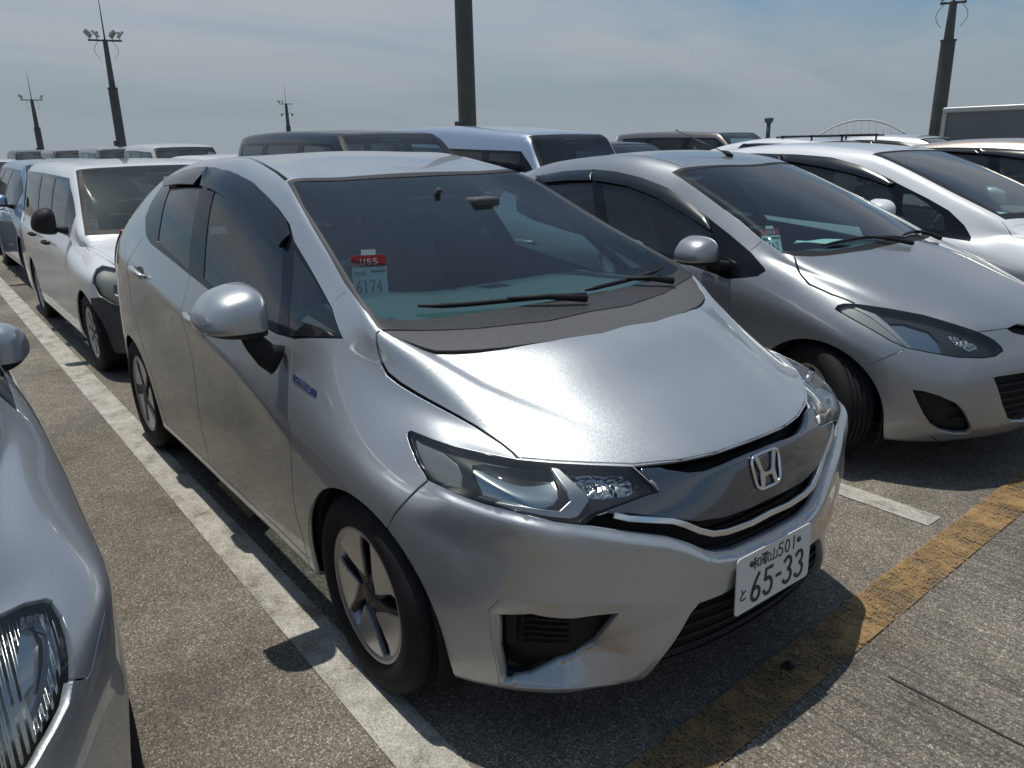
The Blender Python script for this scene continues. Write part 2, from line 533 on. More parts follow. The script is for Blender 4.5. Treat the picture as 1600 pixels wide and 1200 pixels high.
        li = self.names.index(label)
        done = set()
        for c in grid.values():
            for f in c:
                if not f.is_valid or f in done: continue
                done.add(f)
                q = f.calc_center_median()
                if _inside((q.dot(u), q.dot(v)), pts): f[lab] = li
    def relabel(self, label, test, only=None):
        if label not in self.names: self.names.append(label)
        li = self.names.index(label)
        if only is not None: only = {self.names.index(x) for x in only if x in self.names}
        for f in self.bm.faces:
            if only is not None and f[self.lab] not in only: continue
            if test(f.calc_center_median(), f.normal): f[self.lab] = li
    def refine(self, label, cuts=2, test=None, lmin=.009):
        li = self.names.index(label)
        es = list({e for f in self.bm.faces if f[self.lab] == li and (test is None or test(f.calc_center_median())) for e in f.edges if e.calc_length() > lmin})
        bmesh.ops.subdivide_edges(self.bm, edges=es, cuts=cuts, use_grid_fill=True)
        big = [f for f in self.bm.faces if f[self.lab] == li and len(f.verts) > 4]
        bmesh.ops.triangulate(self.bm, faces=big)
        self.bm.normal_update()
    def finish(self):
        self.N = {}
        for v in self.bm.verts: self.N[v] = self.normal_at(v.co)[0]
        self.by = {}
        for f in self.bm.faces: self.by.setdefault(self.names[f[self.lab]], []).append(f)
    # ---- pieces
    def piece(self, labels, name, mat, parent, inset=0.0, flange=0.012, join=False, lip=.0016, solidify=False, side=-1, push=None, flange_mat=None):
        """a mesh of the faces under these labels; join: mirror into one piece across the centre, else side -1 (visible) or +1 (mirrored)"""
        if isinstance(labels, str): labels = [labels]
        faces = [f for l in labels for f in self.by.get(l, [])]
        if not faces: return None
        fs = set(faces)
        vid, co, no, F, FN = {}, [], [], [], []
        def nrm(v): return self.N[v]
        for f in faces:
            for v in f.verts:
                if v not in vid:
                    vid[v] = len(co)
                    n = nrm(v)
                    if push is None: q = v.co - n*inset
                    else:
                        h0 = push(v.co); q = v.co - n*h0
                        t1 = n.orthogonal().normalized(); t2 = n.cross(t1); ee = .004
                        g = t1*((push(v.co+t1*ee)-push(v.co-t1*ee))/(2*ee))+t2*((push(v.co+t2*ee)-push(v.co-t2*ee))/(2*ee))
                        n = (n+g).normalized()
                    if abs(v.co.y) < 1e-6: q.y = 0.0; n = Vector((n.x, 0, n.z)).normalized()
                    co.append(q); no.append(n)
        for f in faces:
            F.append([vid[v] for v in f.verts]); FN.append(1)
        if flange > 0:
            out = {}
            bedges = []
            for f in faces:
                lp = f.loops
                for l in lp:
                    e = l.edge
                    if sum(1 for g in e.link_faces if g in fs) == 1 and not all(abs(v.co.y) < 1e-6 for v in e.verts):
                        a, b = l.vert, l.link_loop_next.vert
                        bedges.append((a, b))
                        t = (b.co-a.co)
                        if t.length < 1e-9: continue
                        for v in (a, b):
                            o = t.normalized().cross(nrm(v))
                            out[v] = out.get(v, Vector())+o
            r1, r2 = {}, {}
            for v, o in out.items():
                n = nrm(v); o = (o-n*o.dot(n))
                o = o.normalized() if o.length > 1e-6 else Vector()
                if abs(v.co.y) < 1e-6: o.y = 0; n = Vector((n.x, 0, n.z)).normalized()
                base = co[vid[v]]
                r1[v] = len(co); co.append(base+o*lip*.8-n*lip); no.append((n*.5+o*.9).normalized())
                r2[v] = len(co); co.append(base+o*lip*.9-n*flange); no.append(o.copy())
            for a, b in bedges:
                if a in r1 and b in r1:
                    F.append([vid[b], vid[a], r1[a], r1[b]]); FN.append(2)
                    F.append([r1[b], r1[a], r2[a], r2[b]]); FN.append(2)
        n0 = len(co)
        if join or side > 0:
            M = lambda p: Vector((p.x, -p.y, p.z))
            if join:
                mp = []
                for i in range(n0):
                    if abs(co[i].y) < 1e-7: mp.append(i)
                    else: mp.append(len(co)); co.append(M(co[i])); no.append(M(no[i]))
                F += [[mp[i] for i in reversed(f)] for f in F]; FN += FN
            else:
                co = [M(p) for p in co]; no = [M(p) for p in no]
                F = [list(reversed(f)) for f in F]
        me = bpy.data.meshes.new(name)
        me.from_pydata([tuple(p) for p in co], [], F)
        me.polygons.foreach_set('use_smooth', [True]*len(me.polygons))
        me.update()
        if len(me.polygons) == len(F):
            me.normals_split_custom_set([tuple(no[me.loops[l].vertex_index]) if FN[pi] == 1 else tuple(no[me.loops[l].vertex_index]) for pi, p in enumerate(me.polygons) for l in p.loop_indices])
        return link_mesh(name, me, mat, parent)
def _inside(p, poly):
    x, y = p; r = False; n = len(poly); j = n-1
    for i in range(n):
        xi, yi, xj, yj = poly[i][0], poly[i][1], poly[j][0], poly[j][1]
        if (yi > y) != (yj > y) and x < (xj-xi)*(y-yi)/(yj-yi)+xi: r = not r
        j = i
    return r
SIDE = (0, 1, 0)      # looking from the visible side (y < 0) towards the car
TOP = (0, 0, -1)
FRONT = (-1, 0, 0)
CORNER = (-.72, .55, -.30)

# ------------------------------------------------------------------ the silver hatchback: shell
def S(rows, tops, b=0.0):
    return {'p': rows+tops, 'b': b}
HATCH_ST = [
 S([(.52,.58,.18),(.56,.61,.20),(.585,.63,.30),(.59,.645,.44),(.58,.648,.58),(.552,.66,.68),(.48,.672,.762)], [(.575,.47,.762),(.645,.32,.76),(.69,.16,.763),(.70,0,.765)]),
 S([(.37,.70,.18),(.385,.745,.20),(.385,.77,.31),(.385,.775,.45),(.375,.765,.59),(.345,.747,.70),(.28,.715,.797)], [(.40,.54,.82),(.50,.36,.835),(.55,.18,.845),(.56,0,.845)]),
 S([(.17,.76,.18),(.17,.81,.20),(.17,.828,.32),(.17,.832,.46),(.165,.825,.60),(.15,.795,.72),(.12,.71,.825)], [(.22,.59,.89),(.34,.38,.912),(.39,.19,.918),(.40,0,.92)]),
 S([(-.05,.77,.18),(-.05,.825,.20),(-.05,.845,.33),(-.05,.8475,.48),(-.05,.843,.62),(-.055,.82,.75),(-.07,.735,.88)], [(.04,.63,.975),(.15,.41,.995),(.21,.2,1.0),(.22,0,1.0)]),
 S([(-.27,.77,.18),(-.27,.825,.20),(-.27,.842,.33),(-.27,.8475,.49),(-.27,.845,.64),(-.27,.83,.77),(-.28,.765,.955)], [(-.10,.672,1.045),(-.12,.45,1.04),(-.095,.22,1.035),(-.09,0,1.035)]),
 S([(-.50,.77,.18),(-.50,.822,.20),(-.50,.835,.33),(-.50,.843,.50),(-.50,.845,.64),(-.50,.842,.76),(-.50,.785,.985)], [(-.33,.635,1.145),(-.36,.43,1.155),(-.36,.22,1.155),(-.36,0,1.155)], .004),
 S([(-.80,.77,.18),(-.80,.82,.20),(-.80,.830,.33),(-.80,.840,.50),(-.80,.836,.66),(-.80,.8475,.79),(-.80,.79,.99)], [(-.62,.595,1.262),(-.65,.40,1.285),(-.66,.2,1.29),(-.665,0,1.29)], .012),
 S([(-1.12,.77,.18),(-1.12,.82,.20),(-1.12,.828,.33),(-1.12,.838,.50),(-1.12,.832,.68),(-1.12,.8475,.84),(-1.12,.79,1.01)], [(-1.0,.528,1.416),(-1.015,.36,1.425),(-1.02,.18,1.43),(-1.02,0,1.432)], .025),
 S([(-1.45,.77,.18),(-1.45,.82,.20),(-1.45,.828,.33),(-1.45,.837,.50),(-1.45,.830,.70),(-1.45,.8475,.895),(-1.45,.788,1.04)], [(-1.45,.555,1.463),(-1.45,.41,1.496),(-1.45,.2,1.507),(-1.45,0,1.511)], .028),
 S([(-1.85,.77,.18),(-1.85,.82,.20),(-1.85,.830,.34),(-1.85,.840,.52),(-1.85,.832,.74),(-1.85,.847,.955),(-1.85,.784,1.09)], [(-1.85,.565,1.468),(-1.85,.42,1.501),(-1.85,.2,1.508),(-1.85,0,1.512)], .028),
 S([(-2.22,.77,.18),(-2.22,.825,.20),(-2.22,.842,.34),(-2.22,.847,.52),(-2.22,.845,.76),(-2.22,.843,1.0),(-2.22,.775,1.125)], [(-2.22,.560,1.446),(-2.22,.415,1.485),(-2.22,.2,1.498),(-2.22,0,1.497)], .022),
 S([(-2.55,.77,.18),(-2.55,.825,.20),(-2.55,.845,.34),(-2.55,.848,.52),(-2.55,.845,.76),(-2.55,.835,1.02),(-2.55,.76,1.15)], [(-2.55,.545,1.406),(-2.55,.40,1.450),(-2.55,.2,1.465),(-2.55,0,1.462)], .018),
 S([(-2.85,.74,.20),(-2.85,.79,.22),(-2.85,.812,.36),(-2.86,.815,.52),(-2.86,.81,.76),(-2.835,.78,1.02),(-2.80,.715,1.17)], [(-2.80,.525,1.358),(-2.82,.39,1.41),(-2.83,.19,1.418),(-2.83,0,1.422)], .01),
 S([(-3.02,.66,.22),(-3.06,.69,.24),(-3.08,.71,.38),(-3.08,.71,.54),(-3.05,.705,.76),(-3.00,.69,1.02),(-2.93,.62,1.16)], [(-2.94,.48,1.31),(-2.97,.34,1.36),(-2.99,.17,1.365),(-2.99,0,1.37)]),
]
HATCH_FRONT = [(.70,.20),(.745,.215),(.77,.31),(.77,.44),(.76,.57),(.735,.67)]
HATCH_REAR = [(-3.12,.24),(-3.165,.26),(-3.165,.40),(-3.15,.56),(-3.10,.78),(-3.05,1.03)]
HATCH_CR = []
for s in range(0, 4): HATCH_CR.append((('s',s,8),('s',s+1,8),.35 if s else .1))
for s in range(4, 7): HATCH_CR.append((('s',s,8),('s',s+1,8),.55))
for s in range(5, 11): HATCH_CR.append((('s',s,5),('s',s+1,5),.85 if 6 <= s <= 9 else .45))
for r in range(8, 11): HATCH_CR.append((('s',7,r),('s',7,r+1),.45)); HATCH_CR.append((('s',4,r),('s',4,r+1),.3)); HATCH_CR.append((('s',0,r),('s',0,r+1),.35))
for s in range(0, 13): HATCH_CR.append((('s',s,1),('s',s+1,1),.6))
for k in range(5): HATCH_CR.append((('f',1,k),('f',1,k+1),.6)); HATCH_CR.append((('f',4,k),('f',4,k+1),.35))
def hatch_shell(level=3):
    return Shell(HATCH_ST, HATCH_FRONT, HATCH_REAR, HATCH_CR, level, fpw=[2.4,2.4,2.4,2.4,2.3,2.2])
# ------------------------------------------------------------------ the grey compact hatchback beside it: shell
def low(x, y, z3, z4, y2=None, y3=None, y4=None, zs=.64):
    pass
def SR(x, yb, y2, y3, y4, r5, r6, tops, b=0.0, z0=.18):
    return {'p': [(x,yb-.06,z0),(x,yb,z0+.02),(x,y2,.33),(x,y3,.48),(x,y4,.63),r5,r6]+tops, 'b': b}
COMPACT_ST = [
 S([(.46,.60,.17),(.50,.63,.19),(.54,.66,.28),(.555,.665,.42),(.54,.655,.54),(.50,.635,.62),(.44,.61,.68)], [(.53,.46,.705),(.62,.32,.70),(.67,.16,.695),(.685,0,.695)]),
 S([(.32,.72,.17),(.33,.77,.19),(.34,.79,.30),(.34,.795,.44),(.33,.79,.56),(.30,.77,.65),(.25,.70,.74)], [(.36,.53,.765),(.46,.36,.775),(.50,.18,.78),(.51,0,.78)]),
 S([(.12,.77,.18),(.12,.83,.20),(.12,.845,.32),(.12,.847,.46),(.12,.843,.60),(.11,.825,.70),(.08,.745,.805)], [(.16,.60,.84),(.24,.40,.85),(.28,.2,.858),(.29,0,.858)]),
 S([(-.08,.77,.18),(-.08,.835,.20),(-.08,.85,.33),(-.08,.8475,.48),(-.08,.845,.63),(-.085,.835,.74),(-.10,.765,.855)], [(-.04,.64,.905),(.03,.42,.92),(.07,.21,.93),(.08,0,.93)]),
 SR(-.30, .825,.842,.845,.84, (-.30,.835,.78),(-.31,.775,.91), [(-.24,.69,.97),(-.17,.45,.98),(-.10,.22,.985),(-.08,0,.985)]),
 SR(-.55, .82,.832,.84,.84, (-.55,.84,.81),(-.55,.785,.935), [(-.50,.65,1.10),(-.46,.44,1.125),(-.42,.22,1.135),(-.41,0,1.135)], .004),
 SR(-.85, .82,.828,.838,.84, (-.85,.845,.83),(-.85,.79,.955), [(-.80,.605,1.235),(-.78,.41,1.27),(-.76,.2,1.28),(-.755,0,1.28)], .012),
 SR(-1.17, .82,.828,.838,.84, (-1.17,.847,.855),(-1.17,.79,.975), [(-1.17,.55,1.375),(-1.14,.38,1.40),(-1.12,.19,1.41),(-1.115,0,1.412)], .022),
 SR(-1.50, .82,.828,.838,.84, (-1.5,.847,.88),(-1.5,.785,.99), [(-1.5,.555,1.42),(-1.5,.40,1.45),(-1.5,.2,1.465),(-1.5,0,1.468)], .026),
 SR(-1.85, .82,.83,.84,.842, (-1.85,.847,.90),(-1.85,.78,1.015), [(-1.85,.55,1.415),(-1.85,.40,1.45),(-1.85,.2,1.463),(-1.85,0,1.466)], .026),
 SR(-2.20, .825,.842,.847,.845, (-2.2,.843,.93),(-2.2,.77,1.05), [(-2.2,.54,1.385),(-2.2,.40,1.425),(-2.2,.2,1.44),(-2.2,0,1.445)], .02),
 SR(-2.50, .825,.845,.848,.845, (-2.5,.83,.95),(-2.5,.75,1.08), [(-2.5,.52,1.34),(-2.5,.38,1.39),(-2.5,.2,1.405),(-2.5,0,1.41)], .015),
 SR(-2.80, .78,.80,.80,.79, (-2.79,.77,.95),(-2.75,.70,1.09), [(-2.75,.49,1.28),(-2.77,.36,1.33),(-2.78,.19,1.345),(-2.78,0,1.348)], .01),
 S([(-2.95,.64,.22),(-2.99,.67,.24),(-3.01,.69,.38),(-3.01,.69,.54),(-2.98,.68,.76),(-2.93,.66,.95),(-2.86,.60,1.09)], [(-2.87,.45,1.22),(-2.90,.33,1.27),(-2.92,.17,1.29),(-2.92,0,1.295)]),
]
COMPACT_FRONT = [(.66,.19),(.71,.205),(.745,.29),(.755,.42),(.745,.53),(.72,.62)]
COMPACT_REAR = [(-3.05,.24),(-3.10,.26),(-3.11,.40),(-3.09,.56),(-3.03,.78),(-2.98,.98)]
COMPACT_CR = []
for s in range(4, 7): COMPACT_CR.append((('s',s,8),('s',s+1,8),.5))
for s in range(0, 3): COMPACT_CR.append((('s',s,6),('s',s+1,6),.15))
for r in range(8, 11): COMPACT_CR += [(('s',7,r),('s',7,r+1),.4), (('s',4,r),('s',4,r+1),.45), (('s',0,r),('s',0,r+1),.3)]
for s in range(0, 13): COMPACT_CR.append((('s',s,1),('s',s+1,1),.6))
for k in range(5): COMPACT_CR.append((('f',1,k),('f',1,k+1),.6))
def compact_shell(level=3):
    return Shell(COMPACT_ST, COMPACT_FRONT, COMPACT_REAR, COMPACT_CR, level, fpw=2.3)
COMPACT_POS = (-.15, 2.50, 0.0)
HATCH_OUT = {
'ws': [(-1.008,-0.5244,1.4169),(-0.8381,-0.5608,1.3572),(-0.6704,-0.5903,1.2822),(-0.5024,-0.6159,1.2079),(-0.3471,-0.6445,1.141),(-0.194,-0.6656,1.0884),(-0.1045,-0.6713,1.0468),(-0.0928,-0.668,1.0409),(-0.0589,-0.5574,1.0291),(0.0028,-0.3993,1.0204),(0.0596,-0.1702,1.0181),(0.0461,0.0295,1.0193),(0.0155,0.2678,1.0207),(-1.0122,0.3802,1.426),(-1.0214,0.2525,1.4278),(-1.0121,-0.004,1.4294),(-1.0128,-0.2333,1.4258)],
'wsglass': [(-0.9777,-0.5175,1.415),(-0.7927,-0.5609,1.3396),(-0.5907,-0.5885,1.2522),(-0.4235,-0.6165,1.1825),(-0.2402,-0.6483,1.109),(-0.1405,-0.6525,1.0658),(-0.1195,-0.5882,1.0502),(-0.1102,-0.4521,1.039),(-0.0998,-0.2449,1.0364),(-0.0902,0.013,1.0357),(-0.1114,0.2715,1.0393),(-0.932,0.4581,1.4002),(-0.9755,0.2862,1.4127),(-0.9733,0.0319,1.4161),(-0.9811,-0.2504,1.4151)],
'cowl': [(-0.0928,-0.668,1.0409),(-0.0589,-0.5574,1.0291),(0.0028,-0.3993,1.0204),(0.0596,-0.1702,1.0181),(0.0461,0.0295,1.0193),(0.0155,0.2678,1.0207),(-0.0576,0.5623,1.0289),(0.111,0.4752,0.9929),(0.1897,0.2386,1.0007),(0.2222,-0.1142,0.9975),(0.1926,-0.2835,0.9973),(0.1485,-0.4096,0.9938),(0.1134,-0.4777,0.9916),(0.0785,-0.5342,0.9912),(0.048,-0.5774,0.9929),(0.0259,-0.5944,0.9987),(-0.009,-0.6159,1.0094),(-0.0542,-0.6459,1.0256)],
'hood': [(-0.0887,-0.6643,1.0391),(-0.0542,-0.6459,1.0256),(-0.009,-0.6159,1.0094),(0.0259,-0.5944,0.9987),(0.048,-0.5774,0.9929),(0.0785,-0.5342,0.9912),(0.1134,-0.4777,0.9916),(0.1485,-0.4096,0.9938),(0.1926,-0.2835,0.9973),(0.2222,-0.1142,0.9975),(0.1897,0.2386,1.0007),(0.6749,0.195,0.7689),(0.6867,0.1107,0.7718),(0.6905,-0.0117,0.773),(0.6827,-0.1468,0.7709),(0.6571,-0.2516,0.7701),(0.606,-0.3692,0.7739),(0.5446,-0.4574,0.7818),(0.49,-0.5237,0.7875),(0.4276,-0.5884,0.7937),(0.4043,-0.5866,0.8013),(0.3661,-0.5903,0.8136),(0.28,-0.6094,0.8414),(0.1693,-0.6393,0.8699),(0.0866,-0.6607,0.8899),(0.0163,-0.6782,0.9099),(-0.0307,-0.6885,0.9291),(-0.0578,-0.6906,0.9543),(-0.0723,-0.69,0.979),(-0.0821,-0.6887,1.0047),(-0.0912,-0.6817,1.0323)],
'hood_shut': [(-0.0906,-0.6693,1.0396),(-0.0912,-0.6817,1.0323),(-0.0821,-0.6887,1.0047),(-0.0723,-0.69,0.979),(-0.0578,-0.6906,0.9543),(-0.0307,-0.6885,0.9291),(0.0163,-0.6782,0.9099),(0.0866,-0.6607,0.8899),(0.1693,-0.6393,0.8699),(0.28,-0.6094,0.8414),(0.3661,-0.5903,0.8136),(0.4043,-0.5866,0.8013),(0.4269,-0.5878,0.794)],
'hood_rear': [(-0.0887,-0.6643,1.0391),(-0.0542,-0.6459,1.0256),(-0.009,-0.6159,1.0094),(0.0259,-0.5944,0.9987),(0.048,-0.5774,0.9929),(0.0785,-0.5342,0.9912),(0.1134,-0.4777,0.9916),(0.1485,-0.4096,0.9938),(0.1926,-0.2835,0.9973),(0.2222,-0.1142,0.9975),(0.1897,0.2386,1.0007)],
'hl': [(0.1335,-0.7319,0.8032),(0.1273,-0.7248,0.8115),(0.1344,-0.7179,0.8162),(0.1542,-0.7142,0.8155),(0.2164,-0.704,0.8132),(0.2903,-0.683,0.8089),(0.3608,-0.6413,0.8023),(0.4301,-0.5905,0.7925),(0.4846,-0.5355,0.7865),(0.5476,-0.4591,0.7799),(0.6077,-0.3742,0.7717),(0.6713,-0.3417,0.7152),(0.6475,-0.437,0.7003),(0.6235,-0.5121,0.6883),(0.6174,-0.5458,0.6711),(0.5884,-0.6078,0.6893),(0.5309,-0.6664,0.7075),(0.4475,-0.7071,0.713),(0.3724,-0.7325,0.7179),(0.3172,-0.7469,0.7249),(0.2722,-0.7571,0.7297),(0.2131,-0.7533,0.7591),(0.1539,-0.7389,0.7912)],
'grille': [(0.6061,-0.3737,0.7727),(0.6571,-0.2516,0.7701),(0.6827,-0.1468,0.7709),(0.6905,-0.0117,0.773),(0.6867,0.1107,0.7718),(0.6749,0.195,0.7689),(0.7103,0.3289,0.6275),(0.734,0.2842,0.5653),(0.7562,0.1652,0.5372),(0.7648,-0.0093,0.5238),(0.7587,-0.151,0.5246),(0.7506,-0.2121,0.5353),(0.7436,-0.2458,0.5497),(0.7284,-0.2966,0.583),(0.7082,-0.3523,0.6109),(0.6696,-0.4469,0.64),(0.6174,-0.5458,0.6711),(0.6235,-0.5121,0.6883),(0.6475,-0.437,0.7003),(0.6713,-0.3417,0.7152)],
'grillebar': [(0.6241,-0.3587,0.7651),(0.6454,-0.3154,0.7617),(0.6566,-0.3021,0.7555),(0.6826,-0.2533,0.7418),(0.6975,-0.2039,0.7372),(0.7069,-0.14,0.7416),(0.709,-0.101,0.7458),(0.7109,-0.037,0.7488),(0.7124,0.0306,0.746),(0.714,0.0751,0.7386),(0.7109,0.1209,0.737),(0.6929,0.195,0.7491),(0.714,0.2823,0.6513),(0.7376,0.1621,0.6337),(0.7469,0.042,0.6247),(0.7469,-0.0722,0.6218),(0.7397,-0.1707,0.6227),(0.7242,-0.2568,0.634),(0.71,-0.3054,0.6478),(0.6559,-0.4354,0.6861),(0.634,-0.482,0.6927),(0.6471,-0.4377,0.7004),(0.6713,-0.3417,0.7152)],
'chrome': [(0.6438,-0.4693,0.684),(0.661,-0.4391,0.6724),(0.688,-0.3755,0.6577),(0.704,-0.3311,0.647),(0.7163,-0.2987,0.6317),(0.7303,-0.261,0.608),(0.7417,-0.2194,0.5897),(0.7493,-0.1728,0.5823),(0.7566,-0.0808,0.5799),(0.7555,0.0755,0.5865),(0.7411,0.2055,0.6009)],
'bump_seam': [(0.2722,-0.7571,0.7297),(0.2552,-0.7724,0.709),(0.2344,-0.7909,0.6806),(0.1926,-0.8169,0.6228),(0.1727,-0.8256,0.5848)],
'fog': [(0.4919,-0.7166,0.4317),(0.5633,-0.6666,0.4488),(0.6822,-0.4767,0.4327),(0.6706,-0.5003,0.3783),(0.6551,-0.5196,0.3144),(0.632,-0.5528,0.2752),(0.5881,-0.6058,0.2484),(0.5294,-0.6529,0.2263),(0.4809,-0.6889,0.2183),(0.4877,-0.7114,0.3247)],
'fogframe': [(0.4797,-0.7242,0.4451),(0.5135,-0.7016,0.4865),(0.6339,-0.5831,0.4888),(0.7118,-0.4006,0.4493),(0.7437,-0.2936,0.4194),(0.7462,-0.2837,0.4092),(0.7402,-0.3106,0.373),(0.7152,-0.3736,0.2975),(0.6835,-0.4069,0.2281),(0.6575,-0.4386,0.2042),(0.5902,-0.5855,0.2174),(0.4954,-0.6753,0.2118),(0.4775,-0.6978,0.2371),(0.481,-0.7202,0.3624)],
'lower': [(0.766,-0.1438,0.4242),(0.7603,-0.201,0.416),(0.7489,-0.2701,0.4151),(0.7437,-0.2965,0.3911),(0.7167,-0.3602,0.2827),(0.6821,-0.3904,0.2094),(0.6649,-0.4297,0.2065),(0.6575,-0.4458,0.206),(0.7324,0.1997,0.2125),(0.6897,0.4376,0.291),(0.7713,0.0019,0.4187)],
'corner_seam': [(0.4998,-0.7107,0.4834),(0.4762,-0.7263,0.4487),(0.4775,-0.7245,0.3899),(0.4788,-0.7154,0.3127),(0.4677,-0.6926,0.2028),(0.4449,-0.7009,0.1958)],
'door_front': [(-0.4333,-0.7841,0.9685),(-0.4261,-0.8075,0.8945),(-0.4171,-0.829,0.8078),(-0.3996,-0.8435,0.7213),(-0.4077,-0.8458,0.6235),(-0.4402,-0.8426,0.4452),(-0.4376,-0.8402,0.3882),(-0.4178,-0.8381,0.3421)],
'door_mid': [(-1.4733,-0.7873,1.047),(-1.477,-0.8165,0.9741),(-1.4545,-0.8455,0.9021)],
'door_rear': [(-2.3304,-0.8477,0.9331),(-2.3594,-0.8477,0.7951),(-2.3223,-0.8476,0.6741)],
'dlo': [(-0.2152,-0.7246,1.0008),(-0.333,-0.6978,1.0715),(-0.5553,-0.6601,1.1631),(-0.7232,-0.6363,1.2333),(-0.8042,-0.6132,1.2839),(-0.9347,-0.5973,1.3307),(-1.1547,-0.5806,1.3926),(-1.3857,-0.5713,1.4401),(-1.6814,-0.569,1.4646),(-1.9397,-0.5675,1.4623),(-2.1534,-0.5719,1.4431),(-2.3063,-0.5913,1.4087),(-2.3553,-0.6303,1.3606),(-2.3737,-0.6844,1.286),(-2.3541,-0.7234,1.223),(-2.2147,-0.7637,1.1487),(-2.1011,-0.7751,1.1228),(-1.7867,-0.7832,1.0888),(-1.4698,-0.787,1.0474),(-1.2152,-0.7901,1.0157),(-0.8582,-0.7941,0.9822),(-0.5595,-0.794,0.964),(-0.4379,-0.7841,0.9697)],
'g_rear': [(-2.1391,-0.6482,1.3618),(-1.6926,-0.6408,1.3827),(-1.6271,-0.6729,1.3287),(-1.5846,-0.7227,1.2269),(-1.5067,-0.7834,1.0612),(-2.003,-0.7674,1.139),(-2.0355,-0.7403,1.2038)],
'g_front': [(-1.5116,-0.635,1.3773),(-1.2784,-0.6324,1.3481),(-1.0214,-0.6401,1.2882),(-0.7801,-0.6595,1.2112),(-0.6198,-0.7465,1.0591),(-0.555,-0.7906,0.9727),(-0.741,-0.7918,0.9825),(-1.1278,-0.783,1.0263),(-1.3284,-0.7796,1.0528)],
'g_quarter': [(-0.4744,-0.785,0.9756),(-0.717,-0.6476,1.2156),(-0.5191,-0.6719,1.1397),(-0.3242,-0.7027,1.0638),(-0.2279,-0.7254,1.0058)],
'visor_f': [(-1.7141,-0.5787,1.4567),(-1.4903,-0.5719,1.4512),(-1.2231,-0.574,1.4118),(-1.0128,-0.5903,1.354),(-0.8223,-0.6121,1.2892),(-0.7646,-0.6309,1.2501),(-0.7648,-0.6621,1.2041),(-0.915,-0.6547,1.2451),(-1.1309,-0.6441,1.3032),(-1.3596,-0.6382,1.3526),(-1.4992,-0.6372,1.3727),(-1.6401,-0.6379,1.384),(-1.6767,-0.6096,1.4227)],
'visor_r': [(-2.3639,-0.5871,1.4044),(-2.1356,-0.5772,1.4406),(-1.8756,-0.5759,1.4577),(-1.7245,-0.5811,1.4547),(-1.6982,-0.6096,1.4236),(-1.7291,-0.6272,1.4024),(-1.7144,-0.6392,1.386),(-1.933,-0.642,1.3827),(-2.2156,-0.6401,1.365)],
'ditch': [(-1.0271,-0.5184,1.423),(-1.1597,-0.502,1.4504),(-1.32,-0.4883,1.4773),(-1.5593,-0.4724,1.5015),(-1.724,-0.4407,1.5049)],
'pillar_seam': [(-0.3431,-0.6945,1.0774),(-0.3387,-0.678,1.0974),(-0.3153,-0.6578,1.1194)],
'handle_r': [(-2.2361,-0.8432,1.0054),(-1.9612,-0.837,0.9907)],
'handle_f': [(-1.4379,-0.8455,0.8994),(-1.127,-0.831,0.8968)],
'hybrid': [(-0.3941,-0.8141,0.8617),(-0.2601,-0.8071,0.841)],
'hl_side': [(0.1574,-0.7266,0.8034),(0.1798,-0.7268,0.7994),(0.2689,-0.7132,0.7981),(0.3254,-0.7128,0.7848),(0.355,-0.7226,0.7582),(0.3638,-0.7296,0.7344),(0.3217,-0.7433,0.7306),(0.2679,-0.754,0.7378),(0.2228,-0.7494,0.762),(0.1845,-0.7381,0.7859)],
'hl_main': [(0.3534,-0.6798,0.7967),(0.3727,-0.651,0.7984),(0.4385,-0.5966,0.7893),(0.4907,-0.5386,0.7834),(0.5108,-0.5396,0.7751),(0.5402,-0.5489,0.7593),(0.5599,-0.5621,0.7435),(0.5689,-0.5899,0.7272),(0.5634,-0.6166,0.722),(0.5113,-0.6744,0.7207),(0.4508,-0.7046,0.7176),(0.4122,-0.7183,0.7211),(0.3861,-0.7136,0.7577)],
'hl_bezel': [(0.491,-0.5348,0.7841),(0.5077,-0.5246,0.78),(0.5906,-0.5082,0.7348),(0.6008,-0.5113,0.7229),(0.606,-0.5487,0.6934),(0.6003,-0.5678,0.6924),(0.4677,-0.6983,0.7153),(0.4665,-0.6972,0.7211),(0.5104,-0.6737,0.7234),(0.5855,-0.5846,0.7087),(0.583,-0.5463,0.7271),(0.5643,-0.5417,0.7456)],
'hl_turn': [(0.5198,-0.5105,0.7783),(0.5343,-0.4838,0.779),(0.6087,-0.383,0.7685),(0.6485,-0.3765,0.7328),(0.6428,-0.4165,0.7191),(0.6095,-0.4904,0.7229),(0.5945,-0.5056,0.7321),(0.5591,-0.5166,0.7563)],
'crease': [(-1.9618,-0.8452,0.9712),(-1.452,-0.8468,0.8974),(-1.0309,-0.8469,0.8289),(-0.7047,-0.8465,0.7829)],
}
